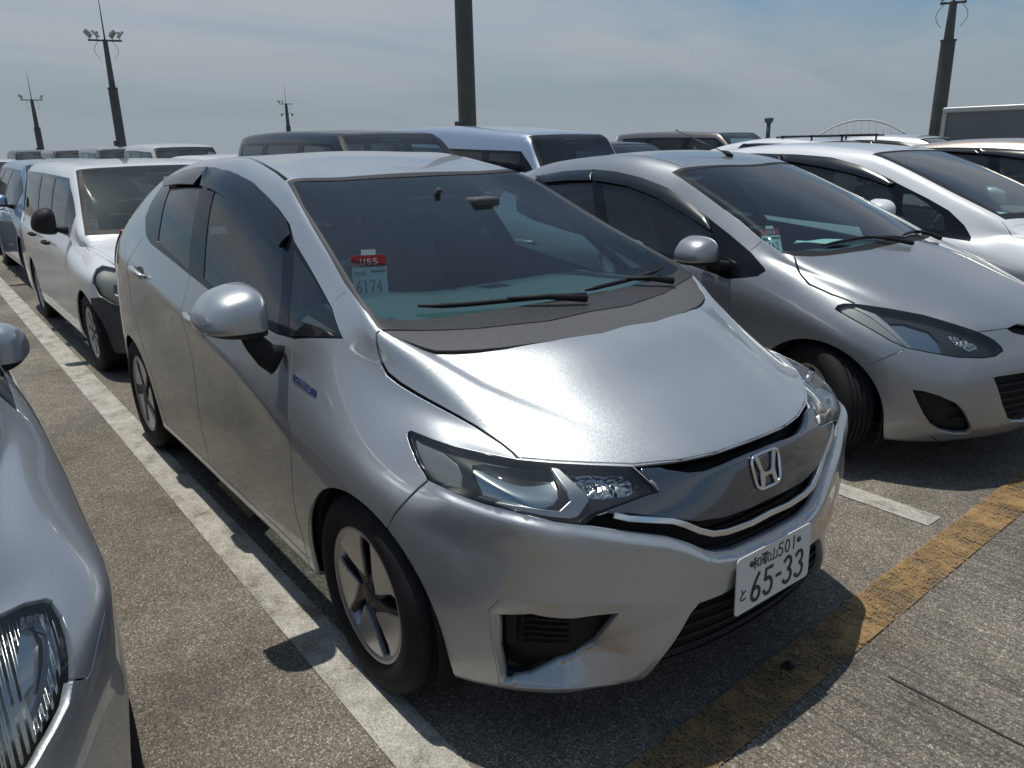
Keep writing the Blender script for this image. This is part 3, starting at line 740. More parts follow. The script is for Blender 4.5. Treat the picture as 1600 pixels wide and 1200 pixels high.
COMPACT_OUT = {
'hl': [(0.0536,-0.798,0.7631),(0.0583,-0.7807,0.7814),(0.0802,-0.7623,0.79),(0.1226,-0.7347,0.7907),(0.2389,-0.6477,0.7735),(0.3558,-0.5661,0.7506),(0.467,-0.5081,0.7185),(0.5563,-0.4556,0.6868),(0.6092,-0.4197,0.6557),(0.641,-0.4008,0.6237),(0.6507,-0.4013,0.6063),(0.6391,-0.4512,0.5859),(0.6092,-0.5128,0.5834),(0.5457,-0.6135,0.5927),(0.4655,-0.6786,0.6076),(0.3791,-0.7341,0.6237),(0.3126,-0.7598,0.6506),(0.2388,-0.7763,0.6869),(0.1547,-0.7919,0.7224),(0.0805,-0.7985,0.7513)],
'hl_side': [(0.0671,-0.7925,0.7644),(0.0789,-0.7726,0.7809),(0.1231,-0.7481,0.7808),(0.2052,-0.7282,0.7485),(0.2795,-0.7242,0.7052),(0.367,-0.7291,0.6399),(0.3442,-0.7445,0.6422),(0.2659,-0.7662,0.6783),(0.1755,-0.7846,0.7184),(0.1019,-0.7918,0.7497)],
'hl_main': [(0.2677,-0.6933,0.7337),(0.3181,-0.6403,0.7338),(0.4111,-0.5913,0.7066),(0.4659,-0.6028,0.6678),(0.5051,-0.6274,0.6217),(0.4621,-0.6739,0.6161),(0.4118,-0.7092,0.6234),(0.3631,-0.7113,0.6594),(0.3058,-0.7002,0.7058)],
'hl_bezel': [(0.1215,-0.7458,0.7834),(0.2106,-0.7104,0.757),(0.2793,-0.7111,0.7148),(0.3409,-0.7153,0.6716),(0.3991,-0.7149,0.6281),(0.3792,-0.7284,0.6305),(0.2909,-0.7285,0.6945),(0.2079,-0.7321,0.744),(0.132,-0.7484,0.7758)],
'hl_turn': [(0.4697,-0.5544,0.6915),(0.4938,-0.5272,0.6913),(0.5663,-0.4867,0.659),(0.5994,-0.4725,0.632),(0.5749,-0.5276,0.6215),(0.5202,-0.5595,0.6551)],
'hood_shut': [(-0.244,-0.6934,0.9692),(-0.2125,-0.7202,0.9353),(-0.1647,-0.7465,0.8915),(-0.1087,-0.7638,0.858),(0.0122,-0.7579,0.822),(0.1185,-0.736,0.7919)],
'hood': [(-0.2421,-0.6914,0.9692),(-0.1929,-0.6142,0.9633),(-0.1605,-0.5301,0.9638),(-0.1415,-0.4579,0.9681),(-0.0875,-0.2629,0.9756),(-0.0803,-0.0059,0.9853),(-0.1497,0.3896,0.9819),(0.6826,-0.0002,0.6963),(0.6499,-0.1851,0.7062),(0.632,-0.2495,0.7084),(0.6195,-0.3374,0.6936),(0.5605,-0.4488,0.6872),(0.4678,-0.5095,0.7173),(0.3566,-0.5675,0.7494),(0.2398,-0.6492,0.7723),(0.117,-0.7393,0.7905),(0.0065,-0.7588,0.8233),(-0.0809,-0.7637,0.8489),(-0.1407,-0.7587,0.8736),(-0.1752,-0.7442,0.8967)],
'hood_front': [(0.5563,-0.4556,0.6868),(0.585,-0.4069,0.6902),(0.6228,-0.3283,0.6942)],
'ws': [(-1.1683,-0.57,1.3563),(-1.013,-0.5999,1.2969),(-0.8398,-0.6268,1.2223),(-0.5996,-0.6616,1.1157),(-0.4389,-0.6971,1.0357),(-0.3075,-0.7142,0.9815),(-0.2454,-0.6915,0.9708),(-0.1962,-0.6092,0.9654),(-0.1627,-0.5268,0.9652),(-0.1415,-0.4579,0.9681),(-0.0875,-0.2629,0.9756),(-0.0803,-0.0059,0.9853),(-0.1497,0.3896,0.9819),(-1.0327,0.2724,1.3772),(-1.0271,0.0645,1.3836),(-1.0329,-0.0988,1.3852)],
'wsglass': [(-1.1271,-0.5685,1.351),(-1.0034,-0.5938,1.3025),(-0.7599,-0.6361,1.1896),(-0.5781,-0.671,1.0983),(-0.3869,-0.7138,1.0015),(-0.3095,-0.7176,0.9775),(-0.239,-0.5792,0.9901),(-0.1957,-0.5101,0.9816),(-0.1494,-0.3407,0.9902),(-0.1261,-0.1973,0.9987),(-0.1225,0.031,1.0041),(-1.0007,0.2061,1.3702),(-1.0047,0.0341,1.3756),(-1.0147,-0.1226,1.3783)],
'dlo': [(-2.4151,-0.5791,1.3113),(-2.0941,-0.5887,1.3538),(-1.7792,-0.601,1.3683),(-1.5784,-0.615,1.3561),(-1.3589,-0.6244,1.3256),(-1.1353,-0.6349,1.2722),(-0.9558,-0.661,1.1993),(-0.7674,-0.6906,1.1153),(-0.6215,-0.7139,1.05),(-0.4615,-0.7461,0.9746),(-0.3504,-0.7808,0.9101),(-0.338,-0.788,0.8965),(-0.3708,-0.8076,0.8688),(-0.4583,-0.8232,0.8497),(-0.5354,-0.8317,0.8384),(-0.85,-0.81,0.885),(-1.17,-0.81,0.925),(-1.5,-0.8,0.955),(-1.85,-0.79,0.99),(-2.2,-0.775,1.035),(-2.42,-0.75,1.085),(-2.5,-0.68,1.16),(-2.42,-0.6,1.27),(-2.3,-0.57,1.33)],
'g_front': [(-1.658,-0.6612,1.2838),(-1.4227,-0.6628,1.2714),(-1.1756,-0.6754,1.2144),(-0.916,-0.703,1.1244),(-0.7368,-0.7272,1.0525),(-0.7,-0.805,0.895),(-1.1,-0.8,0.94),(-1.44,-0.79,0.972)],
'g_rear': [(-2.2141,-0.6434,1.2694),(-1.747,-0.6575,1.2879),(-1.55,-0.785,0.985),(-1.9,-0.782,1.015),(-2.2,-0.765,1.065),(-2.25,-0.7,1.18)],
'visor_f': [(-1.7768,-0.6031,1.3659),(-1.5784,-0.615,1.3561),(-1.3589,-0.6244,1.3256),(-1.1353,-0.6349,1.2722),(-0.9558,-0.661,1.1993),(-0.7764,-0.6886,1.1202),(-0.7375,-0.7234,1.0588),(-0.916,-0.703,1.1244),(-1.1756,-0.6754,1.2144),(-1.4227,-0.6628,1.2714),(-1.7335,-0.6523,1.2969)],
'visor_r': [(-2.4001,-0.5819,1.3117),(-2.0911,-0.5914,1.3512),(-1.7929,-0.6025,1.3657),(-1.7508,-0.6522,1.2965),(-1.9648,-0.6482,1.2889),(-2.2262,-0.6425,1.2691)],
'pillar_seam': [(-0.4726,-0.7405,0.9837),(-0.452,-0.7192,1.0069),(-0.4358,-0.7007,1.0299)],
'bump_seam': [(0.3723,-0.742,0.6199),(0.2992,-0.8028,0.5656),(0.2378,-0.8265,0.5232),(0.2015,-0.8357,0.4955)],
'door_front': [(-0.5225,-0.8314,0.8369),(-0.5085,-0.8417,0.7763)],
'fog': [(0.4325,-0.7473,0.4481),(0.4716,-0.7234,0.4468),(0.5289,-0.6846,0.4289),(0.5827,-0.6349,0.3962),(0.604,-0.5877,0.3517),(0.6164,-0.534,0.2786),(0.6154,-0.5132,0.249),(0.6031,-0.5098,0.2243),(0.5753,-0.5643,0.2273),(0.536,-0.6474,0.2513),(0.5059,-0.6879,0.2849),(0.4823,-0.7141,0.3328),(0.4546,-0.7353,0.394)],
'lower': [(0.6544,-0.477,0.4973),(0.6614,-0.4589,0.503),(0.7135,-0.3101,0.5049),(0.755,-0.1,0.47),(0.755,0.05,0.47),(0.735,0.05,0.26),(0.73,-0.1,0.26),(0.7154,-0.205,0.2421),(0.7017,-0.3086,0.263),(0.6953,-0.3578,0.2908),(0.6856,-0.4154,0.3658)],
'slot': [(0.6191,-0.3367,0.6942),(0.632,-0.2495,0.7084),(0.695,-0.12,0.675),(0.7,0.05,0.68),(0.725,0.05,0.615),(0.72,-0.1,0.615),(0.6728,-0.2644,0.6585),(0.6479,-0.3132,0.6722)],
'scuff': [(0.4967,-0.6684,0.229),(0.5111,-0.6486,0.22),(0.5194,-0.6099,0.1922),(0.5648,-0.5364,0.1935),(0.5577,-0.54,0.1909),(0.5111,-0.6076,0.1868)],
}
SEDAN_OUT = {
'hl': [(0.3801,-0.6382,0.7605),(0.3533,-0.6769,0.7543),(0.3408,-0.7125,0.7434),(0.3447,-0.7213,0.7367),(0.3711,-0.7296,0.7158),(0.4052,-0.7327,0.688),(0.4334,-0.7299,0.6608),(0.4557,-0.7236,0.636),(0.4918,-0.7052,0.6066),(0.5268,-0.6806,0.5958),(0.5542,-0.6585,0.5874),(0.5777,-0.6365,0.5754),(0.6125,-0.5887,0.5635),(0.639,-0.5344,0.5946),(0.6111,-0.4975,0.6784),(0.5144,-0.5203,0.7406),(0.4232,-0.5807,0.7683)],
'hl2': [(0.3624,-0.6793,0.7485),(0.351,-0.7126,0.7372),(0.3776,-0.7257,0.714),(0.4137,-0.7287,0.6843),(0.4402,-0.7245,0.6604),(0.4635,-0.7169,0.6372),(0.4946,-0.7005,0.6175),(0.5431,-0.6665,0.5975),(0.5273,-0.666,0.6366),(0.514,-0.6627,0.6621),(0.4878,-0.66,0.6925),(0.4461,-0.663,0.7186)],
'seam': [(0.4613,-0.7213,0.6309),(0.4398,-0.7406,0.6113),(0.4191,-0.7538,0.6107),(0.3828,-0.7736,0.6374),(0.3289,-0.8028,0.6705)],
'seam2': [(-0.4236,-0.7103,1.0332),(-0.3848,-0.7485,0.9641),(-0.3258,-0.7928,0.8912)],
}
MPV_OUT = {
'dlo': [(-2.4439,-0.5544,1.4105),(-2.1489,-0.5709,1.4162),(-1.7604,-0.5895,1.4042),(-1.4102,-0.5959,1.3798),(-1.1355,-0.6171,1.3166),(-0.8976,-0.6493,1.23),(-0.8306,-0.6597,1.2002),(-0.5784,-0.6933,1.1012),(-0.4092,-0.7229,1.0269),(-0.279,-0.7584,0.9363),(-0.2116,-0.7904,0.8659),(-0.2028,-0.8161,0.8378),(-0.3522,-0.8236,0.8501),(-0.5383,-0.8252,0.8682),(-0.6441,-0.8218,0.8794),(-0.95,-0.85,0.89),(-1.5,-0.845,0.915),(-2.0,-0.83,0.94),(-2.5,-0.8,0.97),(-2.75,-0.76,1.0),(-2.75,-0.7,1.1),(-2.55,-0.64,1.24)],
'g0': [(-1.6644,-0.643,1.3239),(-1.4375,-0.6468,1.3035),(-1.1995,-0.6572,1.256),(-1.0354,-0.6664,1.2167),(-0.8661,-0.6804,1.1657),(-0.8178,-0.7144,1.0932),(-0.7811,-0.7524,1.0143),(-0.93,-0.845,0.93),(-1.2,-0.84,0.935),(-1.5,-0.835,0.945)],
'g1': [(-2.0474,-0.6239,1.3524),(-1.7577,-0.6378,1.3339),(-1.64,-0.83,0.95),(-2.0,-0.82,0.965),(-2.3,-0.8,0.985)],
'g2': [(-0.7672,-0.6894,1.1348),(-0.7109,-0.6843,1.1364),(-0.581,-0.7088,1.0752),(-0.431,-0.7444,0.9917),(-0.3862,-0.7919,0.899),(-0.4991,-0.8034,0.8988),(-0.6389,-0.8,0.9162),(-0.7304,-0.7493,1.0166)],
'v0': [(-1.8615,-0.5876,1.406),(-1.7604,-0.5895,1.4042),(-1.4102,-0.5959,1.3798),(-1.1355,-0.6171,1.3166),(-0.8976,-0.6493,1.23),(-0.8417,-0.6643,1.1932),(-0.8756,-0.6777,1.1723),(-1.0365,-0.665,1.2195),(-1.2,-0.6565,1.2574),(-1.4363,-0.6483,1.3006),(-1.6868,-0.6372,1.3342),(-1.8178,-0.6307,1.3456)],
'v1': [(-2.4177,-0.5612,1.4073),(-2.1459,-0.5747,1.413),(-1.8801,-0.5874,1.4061),(-1.8376,-0.6288,1.3486),(-2.1137,-0.614,1.3663),(-2.346,-0.5981,1.3753)],
}

# ------------------------------------------------------------------ shared car parts
def shade_band_glass(name, tint, z0, z1, haze):
    m = glass(name, tint, 1.0, haze)
    n, l = m.node_tree.nodes, m.node_tree.links
    tr = [x for x in n if x.type == 'BSDF_TRANSPARENT'][0]
    t = n.new('ShaderNodeTexCoord'); s = n.new('ShaderNodeSeparateXYZ'); l.new(t.outputs['Object'], s.inputs[0])
    r = n.new('ShaderNodeMapRange'); r.inputs[1].default_value = z0; r.inputs[2].default_value = z1; l.new(s.outputs[2], r.inputs[0])
    mx = n.new('ShaderNodeMixRGB'); mx.inputs[1].default_value = (*tint, 1); mx.inputs[2].default_value = (tint[0]*.30, tint[1]*.36, tint[2]*.5, 1)
    l.new(r.outputs[0], mx.inputs[0]); l.new(mx.outputs[0], tr.inputs[0])
    return m
WS_GLASS = shade_band_glass('windscreen_glass', (.50, .74, .74), 1.30, 1.37, .012)
SIDE_GLASS = glass('side_glass', (.50, .60, .60), 1.0, .02)
DARK_GLASS = glass('privacy_glass', (.10, .11, .11), 1.0, .02)
VISOR = glass('smoked_visor', (.10, .10, .10), 1.0, .05)
SMOKE = principled('smoked_bar', (.020, .030, .045), .05, 0.0, 1.0, spec=1.0)

_tyre = {}
def wheel(parent, loc, r=.297, w=.185, rim=.205, style='five', side=-1, steer=0.0, name='wheel', detail=True):
    """wheel with tyre, rim and hub pieces; its outer face looks along side*y"""
    key = (r, w, rim, style, detail)
    if key not in _tyre:
        d = {}
        bm = bmesh.new(); h = w/2
        prof = [(rim-.012, -h*.80), (rim+.006, -h*.93), (rim+.025, -h*.985), ((rim+r)/2, -h*1.0), (r-.022, -h*.96), (r-.008, -h*.84), (r, -h*.70)]
        for g in (-.42, -.14, .14, .42):
            prof += [(r, h*(g-.05)), (r-.007, h*(g-.045)), (r-.007, h*(g+.045)), (r, h*(g+.05))] if detail else []
        prof += [(r, h*.70), (r-.008, h*.84), (r-.022, h*.96), ((rim+r)/2, h), (rim+.025, h*.985), (rim+.006, h*.93), (rim-.012, h*.80)]
        lathe(bm, prof, 56 if detail else 28, 'y')
        me = bpy.data.meshes.new('tyre'); bm.to_mesh(me); bm.free(); me.polygons.foreach_set('use_smooth', [True]*len(me.polygons)); me.set_sharp_from_angle(angle=R_(40)); me.materials.append(RUBBER)
        d['tyre'] = me
        bm = bmesh.new()                                  # barrel, outer face towards -y
        lathe(bm, [(rim-.004, h*.8), (rim-.03, h*.5), (rim-.035, -h*.55), (rim-.018, -h*.84), (rim-.006, -h*.90), (rim+.003, -h*.86)], 56 if detail else 28, 'y')
        me = bpy.data.meshes.new('rim'); bm.to_mesh(me); bm.free(); me.polygons.foreach_set('use_smooth', [True]*len(me.polygons)); me.materials.append(RIM)
        d['rim'] = me
        bm = bmesh.new()
        lathe(bm, [(rim-.02, -h*.1), (.03, -h*.1), (0.001, -h*.1)], 28, 'y')
        lathe(bm, [(.125, -h*.2), (.125, -h*.12)], 28, 'y')
        me = bpy.data.meshes.new('brake_disc'); bm.to_mesh(me); bm.free(); me.materials.append(BLACK)
        d['brake_disc'] = me
        def poly_piece(nm, polys, y0, y1, mat, bev=.003):
            bm = bmesh.new()
            for P in polys:
                def fn(p, rr=rim):
                    q = math.hypot(p[0], p[1])/rr
                    return (p[0], y0-.012*(1-q**2)*0+.012*(q-.5)*0, p[1])
                prism(bm, P, fn, (0, y1-y0, 0))
            bmesh.ops.recalc_face_normals(bm, faces=bm.faces[:])
            es = [e for e in bm.edges if e.is_manifold and e.calc_face_angle(0) > .6]
            if bev: bmesh.ops.bevel(bm, geom=es, offset=bev, segments=2, affect='EDGES', clamp_overlap=True)
            me = bpy.data.meshes.new(nm); bm.to_mesh(me); bm.free(); me.polygons.foreach_set('use_smooth', [True]*len(me.polygons)); me.set_sharp_from_angle(angle=R_(35)); me.materials.append(mat)
            return me
        def pol(ra): return [(q*math.cos(R_(a)), q*math.sin(R_(a))) for q, a in ra]
        k = rim/.205
        if style == 'five':
            blades, spokes = [], []
            for i in range(5):
                a = 72*i+22
                blades.append(pol([(.056*k, a-26), (.080*k, a+8), (.110*k, a+20), (.150*k, a+25), (.193*k, a+29), (.198*k, a+10), (.198*k, a-10), (.196*k, a-29), (.155*k, a-24), (.10*k, a-25)]))
                spokes.append(pol([(.035*k, a-40), (.035*k, a+32), (.11*k, a+27), (.188*k, a+33), (.188*k, a+16), (.12*k, a+8), (.06*k, a-24)]))
            d['blade'] = [poly_piece('spoke_face', [b], -h*.83, -h*.70, RIMFACE) for b in blades]
            d['spoke'] = [poly_piece('spoke', [b], -h*.74, -h*.45, DARKMETAL) for b in spokes]
        elif style == 'cover':
            blades = []
            for i in range(7):
                a = 360/7*i
                blades.append(pol([(.045*k, a-17), (.045*k, a+17), (.12*k, a+13), (.19*k, a+19), (.195*k, a), (.19*k, a-19), (.12*k, a-13)]))
            d['blade'] = [poly_piece('spoke_face', [b], -h*.80, -h*.68, RIM) for b in blades]
            d['spoke'] = []
        bm = bmesh.new()
        lathe(bm, [(.062*k, -h*.40), (.058*k, -h*.70), (.036*k, -h*.74), (.033*k, -h*.80), (.026*k, -h*.83), (.0005, -h*.835)], 28, 'y')
        me = bpy.data.meshes.new('hub_cap'); bm.to_mesh(me); bm.free(); me.polygons.foreach_set('use_smooth', [True]*len(me.polygons)); me.materials.append(DARKMETAL)
        d['hub_cap'] = me
        _tyre[key] = d
    d = _tyre[key]
    w_o = bpy.data.objects.new(name, d['tyre']); COL.objects.link(w_o)   # the tyre is the wheel's own mesh
    w_o.parent = parent; w_o.location = loc
    w_o.rotation_euler = (0, random.uniform(0, 6.28), (math.pi if side > 0 else 0)+steer)
    w_o.rotation_mode = 'YXZ' if False else 'XYZ'
    def add(nm, me):
        o = bpy.data.objects.new(nm, me); COL.objects.link(o); o.parent = w_o
        return o
    add('rim', d['rim']); add('brake_disc', d['brake_disc']); add('hub_cap', d['hub_cap'])
    if detail:
        for b in d['blade']: add('spoke_face', b)
        for b in d['spoke']: add('spoke', b)
    return w_o
RIM = principled('wheel_silver', (.42, .43, .44), .38, .85)
RIMFACE = dusty(principled('wheel_machined', (.56, .57, .58), .28, .9), .10, 20, .1)

def wheel_well(parent, x, y_in, y_out, r, z, mat=None):
    """inner arch liner: a half barrel that closes the wheel opening, on both sides"""
    for s in (-1, 1):
        bm = bmesh.new()
        n = 20
        A, B, Cc = [], [], []
        for k in range(n+1):
            a = R_(-25+230*k/n)
            A.append(bm.verts.new((x+r*math.cos(a), s*y_out, z+r*math.sin(a))))
            B.append(bm.verts.new((x+r*math.cos(a), s*y_in, z+r*math.sin(a))))
        c = bm.verts.new((x, s*y_in, z))
        for k in range(n):
            bm.faces.new((A[k], A[k+1], B[k+1], B[k])); bm.faces.new((B[k], B[k+1], c))
        obj('wheel_liner', bm, mat or SEAM, parent)
def seat(parent, x, y, zc=.42, mat=None, w=.50):
    """a bucket seat: cushion, backrest, headrest as one shaped piece with its parts"""
    mat = mat or SEATM
    bm = bmesh.new()
    box(bm, (x-.26, y-w/2, zc-.10), (x+.26, y+w/2, zc+.10), .07, 4)
    o = obj('seat', bm, mat, parent)
    bm = bmesh.new()
    vs = box(bm, (-.07, -w/2, 0), (.07, w/2, .60), .06, 4)
    xform(vs, Matrix.Translation((x-.24, y, zc+.04)) @ Matrix.Rotation(R_(-20), 4, 'Y'))
    for v in vs:
        if v.co.z > zc+.35: v.co.y = y+(v.co.y-y)*.86
    obj('backrest', bm, mat, o)
    bm = bmesh.new()
    vs = box(bm, (-.05, -.13, .63), (.05, .13, .80), .045, 4)
    tube(bm, [(0, -.06, .56), (0, -.06, .66)], .007); vs2 = tube(bm, [(0, .06, .56), (0, .06, .66)], .007)
    xform(bm.verts, Matrix.Translation((x-.24, y, zc+.04)) @ Matrix.Rotation(R_(-20), 4, 'Y'))
    obj('headrest', bm, mat, o)
    return o
def steering_wheel(parent, loc, r=.185):
    bm = bmesh.new()
    n = 32
    pts = [(0, r*math.cos(2*math.pi*k/n), r*math.sin(2*math.pi*k/n)) for k in range(n+1)]
    tube(bm, pts, .016, 8, cap=False, up=(1, 0, 0))
    box(bm, (-.02, -.08, -.07), (.02, .08, .06), .02, 3)
    for a in (0, 180, 270):
        tube(bm, [(0, .05*math.cos(R_(a)), .05*math.sin(R_(a))), (0, r*math.cos(R_(a)), r*math.sin(R_(a)))], .018, 6)
    xform(bm.verts, Matrix.Translation(loc) @ Matrix.Rotation(R_(24), 4, 'Y'))
    return obj('steering_wheel', bm, INTERIOR, parent)
def dashboard(parent, pts_front, z_edge, x_rear, half_w, z_front=None):
    """moulded dash top: from the windscreen base (polyline x(y)) back to a rolled edge, down to the knees"""
    bm = bmesh.new()
    ys = np.linspace(-half_w, half_w, 17)
    rows = []
    for y in ys:
        f = abs(y)/half_w
        xf = pts_front[0]-(pts_front[0]-pts_front[1])*f**2
        zf = z_front if z_front else z_edge+.02
        hump = .03*math.exp(-((y+.36)/.17)**2)
        prof = [(xf, zf), (xf-(xf-x_rear)*.35, zf-.005+hump*.2), (xf-(xf-x_rear)*.7, z_edge+.005+hump), (x_rear+.03, z_edge+hump), (x_rear, z_edge-.03+hump*.6), (x_rear+.02, z_edge-.12), (x_rear+.08, z_edge-.25), (x_rear+.12, z_edge-.42)]
        rows.append([bm.verts.new((a, y, b)) for a, b in prof])
    for i in range(len(rows)-1):
        for j in range(len(rows[0])-1):
            bm.faces.new((rows[i][j], rows[i+1][j], rows[i+1][j+1], rows[i][j+1]))
    return obj('dashboard', bm, DASH, parent)
def auction_tag(number, loc, rz, tilt=0.0, w=.115, h=.15, label='', group='lot cards behind the windscreens', curl=.0):
    """white lot card with a red head, hung behind the windscreen"""
    root = empty('lot_card', loc, rz)
    root.rotation_euler = (0, tilt, rz)
    tag(root, label, 'lot card', group)
    # local: card in the y-z plane, face towards +x, reading left (-y) to right (+y)
    def rect(nm, y0, z0, y1, z1, x, mat):
        bm = bmesh.new(); box(bm, (x-.0006, y0, z0), (x, y1, z1)); return obj(nm, bm, mat, root, False)
    rect('card', -w/2, 0, w/2, h, 0, PAPER)
    rect('red_head', -w/2, h*.72, w/2, h, .0007, REDINK)
    rect('hanging_tab', -w*.2, h, w*.22, h*1.13, -.001, PAPER)
    bm = bmesh.new()
    fn = lambda a, b, t: Vector((.0012+t, a, b))
    strokes(bm, text_strokes('USS', -w*.24, h*.78, w*.13, h*.13, w*.05), h*.022, fn)
    obj('red_head_lettering', bm, PAPER, root, False)
    bm = bmesh.new()
    n = len(number)
    cw = w*.78/n*.72
    strokes(bm, text_strokes(number, -w*.40, h*.10, cw, h*.30, w*.78/n*.28), h*.032, fn)
    for k in range(3):
        strokes(bm, [[(-w*.44, h*(.60-.035*k)), (-w*.10, h*(.60-.035*k))]], h*.012, fn)
    strokes(bm, [[(w*.06, h*.605), (w*.44, h*.605)]], h*.05, fn)
    obj('card_print', bm, INK, root, False)
    return root
def _spline(P, n):
    out = []
    m = len(P)
    for i in range(m):
        p0, p1, p2, p3 = [Vector(P[(i+k-1) % m]) for k in range(4)]
        for j in range(n):
            t = j/n
            out.append(.5*((2*p1)+(p2-p0)*t+(2*p0-5*p1+4*p2-p3)*t*t+(3*p1-p0-3*p2+p3)*t**3))
    return out
RIM_SHAPE = [(.50, -.40), (.505, -.05), (.48, .32), (.30, .50), (.0, .49), (-.28, .36), (-.46, .10), (-.50, -.14), (-.42, -.30), (-.15, -.43), (.2, -.48), (.42, -.47)]
def mirror_housing(parent, loc, size, mat, rz=0.0, side=-1, stalk=None, split=.26, name='wing_mirror', shape=None, base=BLACK):
    """door mirror: painted cap bulging forward from an asymmetric rim, black base, mirror pane, stalk to the door"""
    sx, sy, sz = size
    R = _spline(shape or RIM_SHAPE, 5)
    n = len(R); c = Vector((.10, -.08)); p = 3.1; nv = 16
    rows = []
    for j in range(nv+1):
        a = (j/nv)*math.pi/2*.985
        s = abs(math.cos(a))**(2/p); x = abs(math.sin(a))**(2/p)
        rows.append([Vector((-sx*.5+sx*x, (c.x+(q.x-c.x)*s)*sy*(1 if side < 0 else -1), (c.y+(q.y-c.y)*s)*sz)) for q in R])
    def build(nm, lower, mt, par, grow=1.0):
        bm = bmesh.new()
        V = [[bm.verts.new(q*grow) for q in r] for r in rows]
        for j in range(nv):
            for i in range(n): bm.faces.new((V[j][i], V[j][(i+1) % n], V[j+1][(i+1) % n], V[j+1][i]))
        bm.faces.new(V[nv])
        bmesh.ops.recalc_face_normals(bm, faces=bm.faces[:])
        zc = -sz*split+(.004 if lower else 0)
        bmesh.ops.bisect_plane(bm, geom=bm.verts[:]+bm.edges[:]+bm.faces[:], plane_co=(0, 0, zc), plane_no=(0, 0, 1), clear_outer=lower, clear_inner=not lower)
        return obj(nm, bm, mt, par, True)
    root = build(name, False, mat, parent)
    root.location = loc; root.rotation_euler = (0, 0, rz)
    build('mirror_base', True, base, root, .975)
    bm = bmesh.new()
    bm.faces.new([bm.verts.new(Vector(q)*.97+Vector((.006, 0, 0))) for q in rows[0]])
    obj('mirror_glass', bm, CHROME, root)
    if stalk is not None:
        Mi = (Matrix.Translation(loc) @ Matrix.Rotation(rz, 4, 'Z')).inverted()
        bm = bmesh.new()
        tube(bm, [Mi @ Vector(q) for q in stalk], [.034, .033, .040, .05][:len(stalk)], 12, flat=.75)
        obj('mirror_stalk', bm, BLACK, root)
    return root

